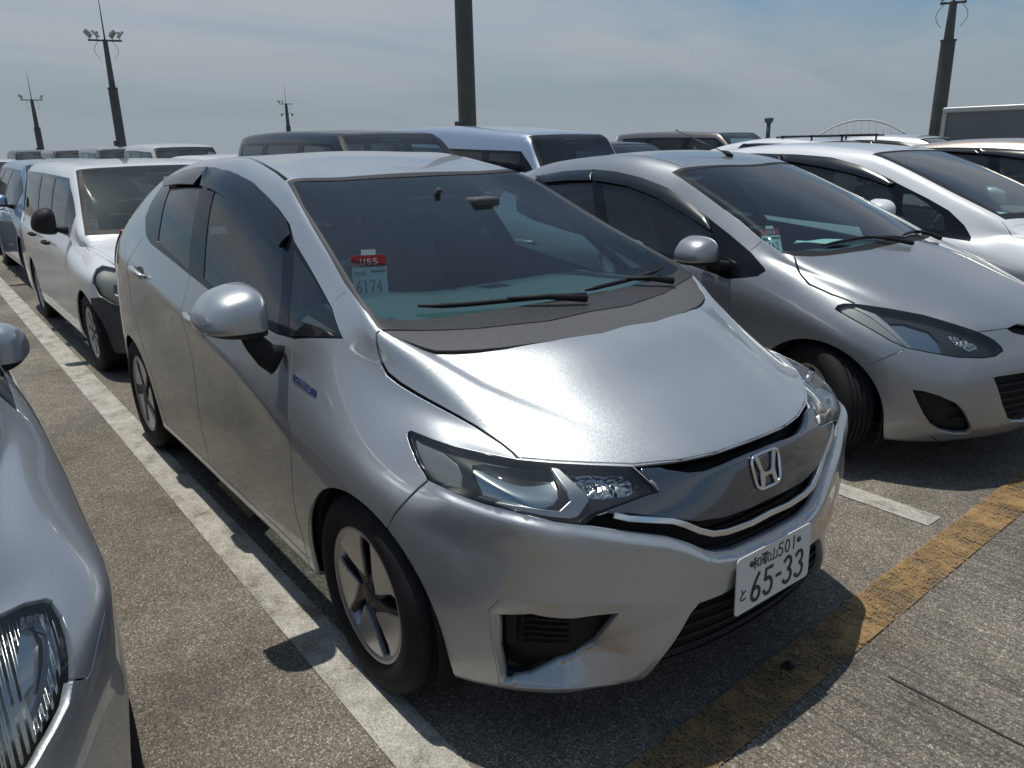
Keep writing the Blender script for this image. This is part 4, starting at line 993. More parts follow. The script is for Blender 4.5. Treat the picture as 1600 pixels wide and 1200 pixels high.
# ------------------------------------------------------------------ the silver hatchback: cut into its pieces
SIDE_T = (0, .92, -.40)
WS_D = (-.55, .30, -.70)
HOOD_D = (-.25, .2, -1)
NOSE_D = (-.85, .35, -.25)
def arch_pts(x, z, rx, ry, zb=.05):
    return [(x+rx*math.cos(R_(a)), -.85, z+ry*math.sin(R_(a))) for a in range(0, 181, 6)]+[(x-rx*1.0, -.85, zb), (x+rx*1.0, -.85, zb)]
def off_poly(P, k):
    c = [sum(q[i] for q in P)/len(P) for i in range(3)]
    return [tuple(c[i]+(q[i]-c[i])*k for i in range(3)) for q in P]
def panel(sh, name, poly, filt=None, src='shell'):
    """what is left of the shell inside this side-view outline (x, z) becomes one panel"""
    sh.relabel(name, lambda p, n: _inside((p.x, p.z), poly) and (filt is None or filt(p)), only=[src])
def hatchback():
    O = HATCH_OUT
    SIL = paint('silver_paint', (.43, .448, .462), .36, .62, 1.0, .02)
    sh = hatch_shell(3)
    c = sh.cut
    c(O['ws'], WS_D, 'ws_trim')
    c(O['cowl'], WS_D, 'cowl')
    c(O['wsglass'], WS_D, 'ws_glass', only=['ws_trim'])
    c(O['hood'], HOOD_D, 'hood', only=['shell'], filt=lambda p: p.z > .74)
    c(O['grille'], NOSE_D, 'grille', filt=lambda p: p.z < .80)
    c(O['grillebar'], NOSE_D, 'grille_bar', only=['grille'])
    c(O['chrome'], NOSE_D, 'chrome_strip', width=.011, only=['grille'])
    c(O['hl'], CORNER, 'hl_edge', only=['shell', 'grille', 'grille_bar', 'hood'])
    H = O['hl']
    inner = [tuple(Vector(p)+(Vector(np.mean(H, axis=0))-Vector(p))*.055) for p in H]
    c(inner, CORNER, 'hl', only=['hl_edge'])
    for k in ('hl_side', 'hl_main', 'hl_bezel', 'hl_turn'):
        if k in O: c(O[k], CORNER, k, only=['hl'] if k != 'hl_main' else ['hl'])
    c(O['fogframe'], (-.8, .5, 0), 'fog_frame', only=['shell'])
    c(O['fog'], (-.8, .5, 0), 'fog', only=['fog_frame', 'shell'])
    low = O['lower'][:6]+[(.66, -.44, .16), (.76, .05, .16), (.78, .05, .42)]
    c(low, FRONT, 'lower', only=['shell', 'fog_frame'], filt=lambda p: p.x > .5)
    c(O['dlo'], SIDE_T, 'dlo', only=['shell', 'ws_trim'])
    for k in ('g_rear', 'g_front', 'g_quarter'): c(O[k], SIDE_T, k, only=['dlo'])
    c(arch_pts(0, .285, .358, .335), SIDE, 'arch', only=['shell'])
    c(arch_pts(-2.53, .285, .352, .335), SIDE, 'arch', only=['shell'])
    c([(-3.3, -.56, 1.05), (-3.3, -.50, 1.30), (-3.3, .1, 1.335), (-3.3, .1, 1.05)], (1, 0, 0), 'rear_glass', only=['shell'], filt=lambda p: p.x < -2.6)
    c([(-2.80, -.8, 1.13), (-2.86, -.8, .95), (-2.95, -.8, .88), (-3.2, -.8, .88), (-3.2, -.8, 1.13)], SIDE, 'tail', only=['shell'], filt=lambda p: p.y < -.52)
    # panel gaps
    sw = .0075
    s = lambda pts, d, w=sw, only=('shell',): c(pts, d, 'seam', width=w, only=list(only))
    s(O['hood_shut'], HOOD_D, .0085, ('shell', 'hood'))
    s(O['hood'][11:20], NOSE_D, .009, ('hood',))
    s(O['hood_rear'], HOOD_D, .007, ('hood', 'cowl'))
    s([O['hl'][20]]+O['bump_seam']+[(.15, -.85, .53)], (-.4, .9, -.1))
    s(O['pillar_seam'], SIDE_T, .004, ('shell',))
    DF = O['door_front']
    s([(-.437, -.79, .972)]+DF[1:]+[(-.41, -.84, .30), (-.405, -.83, .15)], SIDE)
    s([(-1.478, -.79, 1.05), (-1.474, -.80, .974), (-1.458, -.84, .88), (-1.452, -.84, .7), (-1.452, -.84, .5), (-1.452, -.84, .24)], SIDE)
    s([(-.40, -.83, .243), (-1.0, -.83, .238), (-1.6, -.83, .238), (-2.10, -.83, .245)], SIDE)
    s([(-2.27, -.77, 1.14), (-2.315, -.83, 1.02), (-2.335, -.84, .93), (-2.345, -.84, .80), (-2.31, -.84, .69), (-2.235, -.84, .58), (-2.175, -.84, .50), (-2.13, -.84, .40), (-2.105, -.84, .30), (-2.10, -.84, .24)], SIDE)
    s([(-2.86, -.8, .88), (-2.80, -.82, .75), (-2.74, -.82, .62)], SIDE)
    s([p for p in O['ditch'][:3]]+[(-1.5, -.470, 1.485), (-2.1, -.475, 1.48), (-2.6, -.46, 1.435), (-2.85, -.44, 1.39)], (0, .2, -1), .016)
    if 'corner_seam' in O: s(O['corner_seam'][:5], (-.8, .5, 0), .004, ('shell', 'fog_frame'))
    side = lambda p: p.y < -.50
    DFx = [(-.437, .985)]+[(q[0], q[2]) for q in DF[1:]]+[(-.41, .30), (-.405, .243)]
    panel(sh, 'front_door', DFx+[(-1.452, .238), (-1.452, .7), (-1.458, .88), (-1.478, 1.08), (-.9, 1.05)], side)
    panel(sh, 'rear_door', [(-1.452, .238), (-1.452, .7), (-1.458, .88), (-1.478, 1.08), (-2.25, 1.17), (-2.315, 1.02), (-2.335, .93), (-2.345, .80), (-2.31, .69), (-2.235, .58), (-2.175, .50), (-2.13, .40), (-2.105, .30), (-2.10, .24)], side)
    bs = [(q[0], q[2]) for q in O['bump_seam']]
    panel(sh, 'bumper', bs+[(.15, .50), (.15, .05), (1, .05), (1, .745), (.40, .745), (.27, .73)])
    panel(sh, 'fender', DFx+[(-.405, .05), (.16, .05), (.16, .50)]+bs[::-1]+[(.45, .79), (.45, .93), (0, 1.02), (-.09, 1.055), (-.33, 1.11), (-.42, 1.0)], side)
    panel(sh, 'roof', [(-1.0, 1.30), (-1.0, 1.6), (-3.1, 1.6), (-3.1, 1.30)], lambda p: p.y > -.475)
    panel(sh, 'side_body', [(-.4, .05), (-.4, .245), (-2.12, .245), (-2.12, .05)])
    sh.refine('fog_frame', 3)
    sh.refine('hood', 2, lambda q: -.70 < q.y < -.20, .014)
    lp0 = [Vector(q) for q in O['hl'][11:21]+O['grille'][7:17]]
    sh.refine('bumper', 3, lambda q: min((q-w).length for w in lp0) < .07, .012)
    sh.refine('hl_main', 2)
    sh.finish()
    root = empty('silver_hatchback')
    tag(root, 'silver hatchback in the middle with white plate 65-33 and smoked window visors', 'car', None)
    P = sh.piece
    both = lambda labels, name, mat, **k: [P(labels, name, mat, root, side=sd, **k) for sd in (-1, 1)]
    # painted panels
    # fog recess: the frame sinks from its outer edge to the opening
    def seglist(P, closed=True):
        P = [Vector(q) for q in P]
        return [(a, b-a, max((b-a).length_squared, 1e-9)) for a, b in (zip(P, P[1:]+P[:1]) if closed else zip(P, P[1:]))]
    def dist(p, segs):
        return min((p-(a+d*max(0, min(1, (p-a).dot(d)/l)))).length for a, d, l in segs)
    sfo, sfr = seglist(O['fog']), seglist(O['fogframe'])
    def fog_push(p):
        a, b = dist(p, sfr), dist(p, sfo)
        t = a/(a+b+1e-6)
        return min(.012+.045*max(0, min(1, (.43-p.z)/.14)), 1.5*(a+b))*t
    # rolled upper lip of the bumper along the lamps and the grille
    lipl = seglist(O['hl'][11:21]+[], False)+seglist(O['grille'][7:17], False)
    ssm = seglist(O['bump_seam'], False); sff = seglist(O['fogframe'])
    ss = lambda t: max(0, min(1, t))**2*(3-2*max(0, min(1, t)))
    def lip_push(p):
        d = dist(p, lipl)
        if d > .13: return 0.0
        return -.013*ss(d/.022)*(1-ss((d-.022)/.105))*ss(dist(p, ssm)/.09)
    # bonnet: a raised outer shoulder that steps down to the middle along a line from the screen corner, dying out forward
    RID = [(-.06, -.650), (-.045, -.644), (.079, -.599), (.209, -.549), (.297, -.504), (.391, -.453), (.498, -.397), (.60, -.33), (.75, -.24)]
    def hood_push(p):
        y = np.interp(p.x, [q[0] for q in RID], [q[1] for q in RID])
        d = (abs(p.y)+y)*-1*.90
        A = .013*ss((.55-p.x)/.45)
        return A*ss((d+.006)/.036)*(1-ss((d-.05)/.24))
    P('hood', 'bonnet', SIL, root, join=True, flange=.014, push=hood_push)
    P('bumper', 'front_bumper', SIL, root, join=True, flange=.022, lip=.003, push=lip_push)
    both('fog_frame', 'fog_lamp_surround', SIL, push=fog_push, flange=.02)
    both('fog', 'fog_lamp_blank', BLACK, inset=.070, flange=0)
    both('fender', 'front_wing', SIL, flange=.014)
    for lab, nm, hd in (('front_door', 'front_door', O['handle_f']), ('rear_door', 'rear_door', O['handle_r'])):
        for sd in (-1, 1):
            d = P(lab, nm, SIL, root, side=sd, flange=.014)
            a, b = Vector(hd[0]), Vector(hd[1])
            bm = bmesh.new()
            m = (a+b)/2
            zc = m.z
            n_, l_ = sh.normal_at(m)
            def hp(u, v, off): return sh.normal_at(Vector((m.x+u, m.y, m.z+v-u*.12)))[1]+n_*off
            tube(bm, [hp(-.10, 0, .004), hp(-.085, 0, .020), hp(0, 0, .028), hp(.085, 0, .020), hp(.10, 0, .004)], [.012, .014, .015, .014, .012], 10, flat=.7)
            if sd > 0: xform(bm.verts, Matrix.Scale(-1, 4, (0, 1, 0))); bmesh.ops.reverse_faces(bm, faces=bm.faces[:])
            cup = bmesh.new()
            vs = [cup.verts.new(hp(.062*math.cos(k*.3927), .030*math.sin(k*.3927), .0016)) for k in range(16)]
            cup.faces.new(vs)
            if sd > 0: xform(cup.verts, Matrix.Scale(-1, 4, (0, 1, 0)))
            obj('handle_recess', cup, GREYPL, d)
            obj('door_handle', bm, SIL, d)
    P('roof', 'roof', SIL, root, join=True, flange=.012)
    both('side_body', 'sill', SIL, flange=.012)
    P('shell', 'body_shell', SIL, root, join=True, flange=.01)
    P('seam', 'panel_gap', SEAM, root, join=True, inset=.011, flange=0)
    P('cowl', 'cowl_panel', GREYPL, root, join=True, inset=.003, flange=.01)
    P('ws_trim', 'windscreen_trim', TRIMPL, root, join=True, inset=-.001, flange=.012)
    g = P('ws_glass', 'windscreen', WS_GLASS, root, join=True, inset=.002, flange=0)
    both('dlo', 'window_trim', GLOSSBLACK, inset=.001, flange=.014)
    both('g_rear', 'rear_window', DARK_GLASS, inset=.004, flange=0)
    both('g_front', 'front_window', SIDE_GLASS, inset=.004, flange=0)
    both('g_quarter', 'quarter_window', SIDE_GLASS, inset=.003, flange=0)
    P('rear_glass', 'back_window', DARK_GLASS, root, join=True, inset=.002, flange=0)
    both('tail', 'tail_lamp', REDLENS, inset=-.012, flange=.03)
    # nose
    P('grille', 'grille_recess', SEAM, root, join=True, inset=.055, flange=0)
    P('grille_bar', 'grille_bar', SMOKE, root, join=True, inset=-.003, flange=.03, lip=.004)
    P('chrome_strip', 'chrome_strip', CHROME, root, join=True, inset=-.004, flange=.02, lip=.003)
    P('lower', 'lower_grille', SEAM, root, join=True, inset=.045, flange=0)
    # slats and blanking plate inside the fog recess and the lower intake
    def inner(y, z, depth):
        h = sh.ray((1.2, y-.35, z), (-.9, .42, 0)); q = Vector(h[0]); return q-sh.normal_at(q)[0]*depth
    for sd in (-1, 1):
        for k in range(6):
            z = .318+.020*k
            bm = bmesh.new(); pts = [inner(-.50-.018*t, z, .062) for t in range(9)]
            for q in pts: q.y *= -sd
            tube(bm, pts, .0045, 6); obj('grille_slat', bm, BLACK, root)
        bm = bmesh.new()
        a = [inner(-.665, z, .058) for z in (.312, .425)]; b = [inner(-.695, z, .058) for z in (.312, .425)]
        for q in a+b: q.y *= -sd
        prism(bm, [0, 1, 2, 3], lambda i: (a[0], a[1], b[1], b[0])[i], (.010, .006*sd, 0))
        bmesh.ops.recalc_face_normals(bm, faces=bm.faces[:])
        obj('blanking_plate', bm, BLACK, root, False)
    for k in range(5):
        z = .235+.034*k; w = .36-.012*k
        bm = bmesh.new(); pts = []
        for t in range(-10, 11):
            h = sh.ray((2, w*t/10, z), (-1, 0, 0)); pts.append(Vector(h[0])-Vector((.028, 0, 0)))
        tube(bm, pts, .006, 6); obj('grille_slat', bm, BLACK, root)
    # lamps
    for sd in (-1, 1):
        hl = P(['hl', 'hl_side', 'hl_main', 'hl_bezel', 'hl_turn'], 'headlight', LENS, root, side=sd, inset=.001, flange=0)
        q = lambda l, n, m, i, **k: P(l, n, m, hl, side=sd, inset=i, **k)
        q('hl_edge', 'lamp_edge', GLOSSBLACK, .001, flange=.03)
        q('hl', 'lamp_bucket', HL_GREY, .022, flange=.03)
        q('hl_side', 'side_reflector', HL_SIDE, .014, flange=.02)
        mc = Vector(np.mean(O['hl_main'], axis=0))
        q('hl_main', 'main_reflector', HL_MAIN, 0, flange=.0, push=lambda v: .034+.012*max(0, 1-((v-mc).length/.13)**2))
        q('hl_bezel', 'lamp_bezel', SATIN, .010, flange=.04, lip=.004)
        q('hl_turn', 'turn_reflector', HL_TURN, .035, flange=.0)
    # inside skins so the cabin is dark behind the paint
    P(['front_door', 'rear_door', 'roof', 'side_body', 'pillar', 'rear', 'fender', 'bumper', 'shell'], 'cabin_lining', INTERIOR, root, join=True, inset=.045, flange=0)
    for x in (0, -2.53): wheel_well(root, x, .50, .80, .352, .285)
    bm = bmesh.new(); box(bm, (-2.9, -.60, .20), (.45, .60, .24)); obj('underbody', bm, SEAM, root, False)
    bm = bmesh.new(); box(bm, (-.15, -.60, .24), (.45, .60, .70)); obj('engine_bay', bm, SEAM, root, False)
    for x, st in ((0, R_(0)), (-2.53, 0)):
        for sd in (-1, 1): wheel(root, (x, sd*.742, .297), side=sd, steer=st)
    # cabin
    dashboard(root, (-.10, -.20), .985, -.80, .70, 1.0)
    for y in (-.36, .36): seat(root, -1.40, y, .52)
    bm = bmesh.new(); box(bm, (-2.35, -.62, .45), (-1.95, .62, .62), .06, 3); obj('rear_bench', bm, SEATM, root)
    bm = bmesh.new(); vs = box(bm, (-.07, -.62, 0), (.07, .62, .55), .06, 3); xform(vs, Matrix.Translation((-2.33, 0, .55)) @ Matrix.Rotation(R_(-18), 4, 'Y')); obj('rear_backrest', bm, SEATM, root)
    steering_wheel(root, (-.93, -.36, .95))
    # interior mirror and sensor box
    bm = bmesh.new(); box(bm, (-.86, -.11, 1.285), (-.83, .13, 1.345), .012, 2); tube(bm, [(-.84, 0, 1.33), (-.80, 0, 1.37)], .012); obj('interior_mirror', bm, INTERIOR, root)
    bm = bmesh.new(); box(bm, (-.80, .10, 1.30), (-.70, .22, 1.335), .01, 2); obj('sensor_box', bm, GREYPL, root)
    # door visors: smoked strips standing off the glass
    for sd in (-1, 1):
        for k in ('visor_f', 'visor_r'):
            visor(sh, O[k], root, sd)
    # wing mirrors
    for sd in (-1, 1):
        st = [(-.49, sd*.905, 1.01), (-.485, sd*.89, .965), (-.48, sd*.862, .925), (-.475, sd*.83, .905)]
        mh = mirror_housing(root, (-.475, -.952, 1.062) if sd < 0 else (-.66, .885, 1.04), (.175, .205, .165), SIL, rz=R_(-4) if sd < 0 else R_(68), side=sd, stalk=st if sd < 0 else [(-.60, .90, 1.0), (-.56, .875, .96), (-.52, .83, .92)])
        bm = bmesh.new(); tube(bm, [(-.02, sd*.096, -.034), (.030, sd*.082, -.037), (.058, sd*.050, -.039), (.068, sd*.0, -.040)], [.004, .006, .006, .003], 8, flat=.8); obj('mirror_indicator', bm, SATIN, mh)
    # wipers
    def onshell(y, x0, lift):
        h = sh.ray((x0, y, 3), (0, 0, -1)); return Vector(h[0])+Vector((.2, 0, 1))*lift
    for a, b, piv in (((-.165, -.50), (-.075, .10), (-.02, .05)), ((-.10, .12), (-.15, .56), (-.045, .50))):
        bm = bmesh.new()
        pts = [onshell(a[1]+(b[1]-a[1])*k/8, a[0]+(b[0]-a[0])*k/8, .014) for k in range(9)]
        tube(bm, pts, [.004]+[.008]*7+[.004], 6)
        w = obj('wiper', bm, BLACK, root)
        bm = bmesh.new(); m = pts[4]; p = onshell(piv[1], piv[0], .02)
        tube(bm, [p, p+(m-p)*.5+Vector((0, 0, .01)), m+Vector((0, 0, .006))], [.013, .010, .006], 8); obj('wiper_arm', bm, BLACK, w)
    # badge, number plate
    emblem(root, (.728, 0, .700), .110, .092, R_(-16))
    number_plate(root, (.7825, 0, .3455), .33, .165, R_(-1))
    # small corner marker on the far front wing, side script
    bm = bmesh.new(); tube(bm, [(.40, .70, .715), (.40, .715, .745)], [.012, .010], 10); tube(bm, [(.40, .715, .745), (.40, .715, .757)], [.007, .003], 8); obj('corner_marker', bm, SATIN, root)
    side_script(sh, root)
    return root, sh
HL_GREY = principled('lamp_grey', (.035, .037, .040), .35, .3)
HL_SIDE = principled('lamp_side', (.30, .31, .31), .4, .5)
def _wavy(name, color, rough, scale, strength):
    m = principled(name, color, rough, 1.0)
    n, l = m.node_tree.nodes, m.node_tree.links
    t = n.new('ShaderNodeTexCoord'); w = n.new('ShaderNodeTexVoronoi'); w.inputs['Scale'].default_value = scale; w.distance = 'CHEBYCHEV'
    l.new(t.outputs['Object'], w.inputs['Vector'])
    b = n.new('ShaderNodeBump'); b.inputs['Strength'].default_value = strength; b.inputs['Distance'].default_value = .01
    l.new(w.outputs['Distance'], b.inputs['Height']); l.new(b.outputs[0], n['Principled BSDF'].inputs['Normal'])
    return m
def _ribbed(name, color, scale):
    m = principled(name, color, .18, 1.0)
    n, l = m.node_tree.nodes, m.node_tree.links
    t = n.new('ShaderNodeTexCoord'); w = n.new('ShaderNodeTexWave'); w.bands_direction = 'Y'; w.inputs['Scale'].default_value = scale
    l.new(t.outputs['Object'], w.inputs['Vector'])
    b = n.new('ShaderNodeBump'); b.inputs['Strength'].default_value = .9; b.inputs['Distance'].default_value = .01
    l.new(w.outputs['Color'], b.inputs['Height']); l.new(b.outputs[0], n['Principled BSDF'].inputs['Normal'])
    return m
HL_MAIN = principled('lamp_main', (.50, .51, .52), .10, 1.0)
HL_TURN = _wavy('lamp_turn', (.60, .60, .60), .15, 60, .8)
def visor(sh, pts, root, sd):
    """strip whose upper edge is stuck to the frame and whose lower edge stands off"""
    P = [Vector(p) for p in pts]
    u0 = min(p.x for p in P); u1 = max(p.x for p in P)
    n = 26
    top, bot = [], []
    def edge_z(x, hi):
        zs = []
        for a, b in zip(P, P[1:]+P[:1]):
            if (a.x-x)*(b.x-x) <= 0 and abs(a.x-b.x) > 1e-9: zs.append(a+(b-a)*((x-a.x)/(b.x-a.x)))
        return (max if hi else min)(zs, key=lambda q: q.z)
    bm = bmesh.new(); rows = []
    for k in range(n+1):
        x = u0+(u1-u0)*(.004+.992*k/n)
        a, b = edge_z(x, True), edge_z(x, False)
        row = []
        for j in range(6):
            t = j/5
            q = a+(b-a)*t
            nn, loc = sh.normal_at(q)
            off = .003+.016*math.sin(min(1, t*1.2)*math.pi/2)
            row.append(loc+nn*off)
        rows.append(row)
    for th in (0, .003):
        for row in rows:
            for j, q in enumerate(row): pass
    V = [[bm.verts.new(q) for q in r] for r in rows]
    for i in range(n):
        for j in range(5): bm.faces.new((V[i][j], V[i+1][j], V[i+1][j+1], V[i][j+1]))
    # turned-in ends and a thin lower edge
    for i in range(n):
        for r in (5,):
            pass
    low = [bm.verts.new(rows[i][5]-sh.normal_at(rows[i][5])[0]*.006) for i in range(n+1)]
    for i in range(n): bm.faces.new((V[i][5], V[i+1][5], low[i+1], low[i]))
    for i in (0, n):
        e = [bm.verts.new(rows[i][j]-sh.normal_at(rows[i][j])[0]*.014*(j/5)) for j in range(6)]
        for j in range(5): bm.faces.new((V[i][j], V[i][j+1], e[j+1], e[j]))
    bmesh.ops.recalc_face_normals(bm, faces=bm.faces[:])
    if sd > 0: xform(bm.verts, Matrix.Scale(-1, 4, (0, 1, 0)))
    return obj('window_visor', bm, VISOR_M, root, True, 50)
VISOR_M = principled('visor_acrylic', (.010, .012, .015), .16, 0, .25, spec=.4)
def emblem(root, loc, w, h, tilt):
    M = Matrix.Translation(loc) @ Matrix.Rotation(tilt, 4, 'Y')
    def fn(u, v, t=0): return M @ Vector((t, u, v))
    # rounded trapezium ring, wider at the top
    pts = []
    for k in range(40):
        a = 2*math.pi*k/40
        c, s = math.cos(a), math.sin(a)
        e = .42
        y = math.copysign(abs(c)**e, c)*w/2; z = math.copysign(abs(s)**e, s)*h/2
        y *= 1+.10*(z/(h/2))
        pts.append((y, z))
    bm = bmesh.new()
    tube(bm, [fn(y, z, .006) for y, z in pts+pts[:1]], .0046, 8, cap=False, up=M.to_3x3() @ Vector((1, 0, 0)))
    ring = obj('badge', bm, CHROME, root)
    bm = bmesh.new()
    vs = [bm.verts.new(fn(y*.98, z*.98, .001)) for y, z in pts]
    vs2 = [bm.verts.new(fn(y*1.12, z*1.14, -.01)) for y, z in pts]
    bm.faces.new(vs)
    for i in range(40): bm.faces.new((vs[i], vs2[i], vs2[(i+1) % 40], vs[(i+1) % 40]))
    obj('badge_back', bm, SMOKE, ring)
    bm = bmesh.new()
    hh = h*.45
    def leg(s):
        o = [(s*w*.43, hh), (s*w*.27, hh), (s*w*.17, h*.02), (s*w*.10, -h*.06), (0, -h*.06), (0, -h*.17), (s*w*.13, -h*.17), (s*w*.19, -hh), (s*w*.33, -hh), (s*w*.27, -h*.02)]
        return o
    for s in (-1, 1): prism(bm, leg(s), lambda p: fn(p[0], p[1], .004), M.to_3x3() @ Vector((.006, 0, 0)))
    bmesh.ops.recalc_face_normals(bm, faces=bm.faces[:])
    es = [e for e in bm.edges if e.is_manifold and e.calc_face_angle(0) > .8]
    bmesh.ops.bevel(bm, geom=es, offset=.0015, segments=2, affect='EDGES', clamp_overlap=True)
    obj('badge_letter', bm, CHROME, ring, True, 30)
def number_plate(root, loc, w, h, tilt):
    M = Matrix.Translation(loc) @ Matrix.Rotation(tilt, 4, 'Y')
    fn = lambda u, v, t=0: M @ Vector((.0012+t, u, v))
    bm = bmesh.new()
    r = .012
    o = []
    for cx, cy, a0 in ((w/2-r, h-r, 0), (-w/2+r, h-r, 90), (-w/2+r, r, 180), (w/2-r, r, 270)):
        o += arc(cx, cy, r, r, a0, a0+90, 5)
    prism(bm, o, lambda p: M @ Vector((.001, p[0], p[1])), M.to_3x3() @ Vector((-.003, 0, 0)))
    bmesh.ops.recalc_face_normals(bm, faces=bm.faces[:])
    pl = obj('number_plate', bm, WHITEPLATE, root, False)
    bm = bmesh.new()
    # main number
    cw, ch = .040, .080
    x = -.100
    strokes(bm, text_strokes('65', x, .018, cw, ch, .014), .0105, fn, .0012)
    strokes(bm, [[(.010, .058), (.030, .058)]], .0095, fn, .0012)
    strokes(bm, text_strokes('33', .042, .018, cw, ch, .014), .0105, fn, .0012)
    # small class number
    strokes(bm, text_strokes('501', .012, .113, .022, .038, .008), .0045, fn, .001)
    # place name, drawn stroke by stroke in boxes .03 x .036
    def kan(x0, s, L): return [[(x0+a*s, .113+b*s*1.05) for a, b in l] for l in L]
    wa = [[(.35, 1.0), (.08, .88)], [(.02, .68), (.52, .68)], [(.27, .93), (.27, 0)], [(.27, .66), (.0, .30)], [(.27, .6), (.5, .36)], [(.62, .78), (.62, .12)], [(.62, .78), (.98, .78), (.98, .12)], [(.62, .2), (.98, .2)]]
    ka = [[(.0, .97), (.55, .97)], [(.08, .86), (.08, .66), (.34, .66), (.34, .86), (.08, .86)], [(.48, .97), (.48, .56)], [(.0, .52), (.55, .52)], [(.08, .42), (.08, .2), (.34, .2), (.34, .42), (.08, .42)], [(.48, .52), (.48, 0), (.36, .05)], [(.68, 1.0), (.6, .7)], [(.66, .82), (1.0, .82), (.94, .62)], [(.78, .66), (.74, .35), (.56, 0)], [(.78, .5), (1.0, 0)]]
    ya = [[(.5, .98), (.5, .06)], [(.08, .66), (.08, .06), (.92, .06), (.92, .66)]]
    strokes(bm, kan(-.098, .033, wa), .0030, fn, .001)
    strokes(bm, kan(-.061, .033, ka), .0026, fn, .001)
    strokes(bm, kan(-.024, .032, ya), .0034, fn, .001)
    # hiragana
    to = [[(.3, 1.0), (.42, .62)], [(.9, .82), (.35, .5), (.12, .25), (.2, .06), (.5, .0), (.95, .05)]]
    strokes(bm, [[(-.148+a*.026, .040+b*.030) for a, b in l] for l in to], .0038, fn, .001)
    obj('plate_lettering', bm, PLATEINK, pl, False)
    bm = bmesh.new()
    for s in (-1, 1):
        p = fn(s*.105, .134, 0)
        vs = lathe(bm, [(.008, 0), (.008, .003), (.0005, .004)], 12, 'x'); xform(vs, Matrix.Translation(p))
    obj('plate_bolt', bm, DARKMETAL, pl)
PLATEINK = principled('plate_green_ink', (.012, .028, .020), .5)
def side_script(sh, root):
    """small word badge on the front wing"""
    for sd in (-1, 1):
        bm = bmesh.new()
        a, b = Vector(HATCH_OUT['hybrid'][0]), Vector(HATCH_OUT['hybrid'][1])
        L = (b-a).length
        def fn(u, v, t):
            q = a+(b-a)*(u/L) + Vector((0, 0, v))
            n, loc = sh.normal_at(q)
            r = loc+n*(.0015+t)
            return Vector((r.x, r.y if sd < 0 else -r.y, r.z))
        bmB = bmesh.new()
        strokes(bmB, [[(L*k/10, .0) for k in range(11)]], .020, fn, .001)
        back = obj('side_badge', bmB, BADGEBLUE, root, False)
        strokes(bm, text_strokes('HYBRID', .014, -.007, .011, .014, .006), .0022, lambda u, v, t: fn(u if sd < 0 else L-u, v, t+.0012), .001)
        obj('side_badge_lettering', bm, CHROME, back, False)
BADGEBLUE = principled('badge_blue', (.05, .09, .22), .3, .6)
TRIMPL = dusty(principled('trim_plastic', (.030, .031, .033), .5, spec=.35), .03, 40, .1)

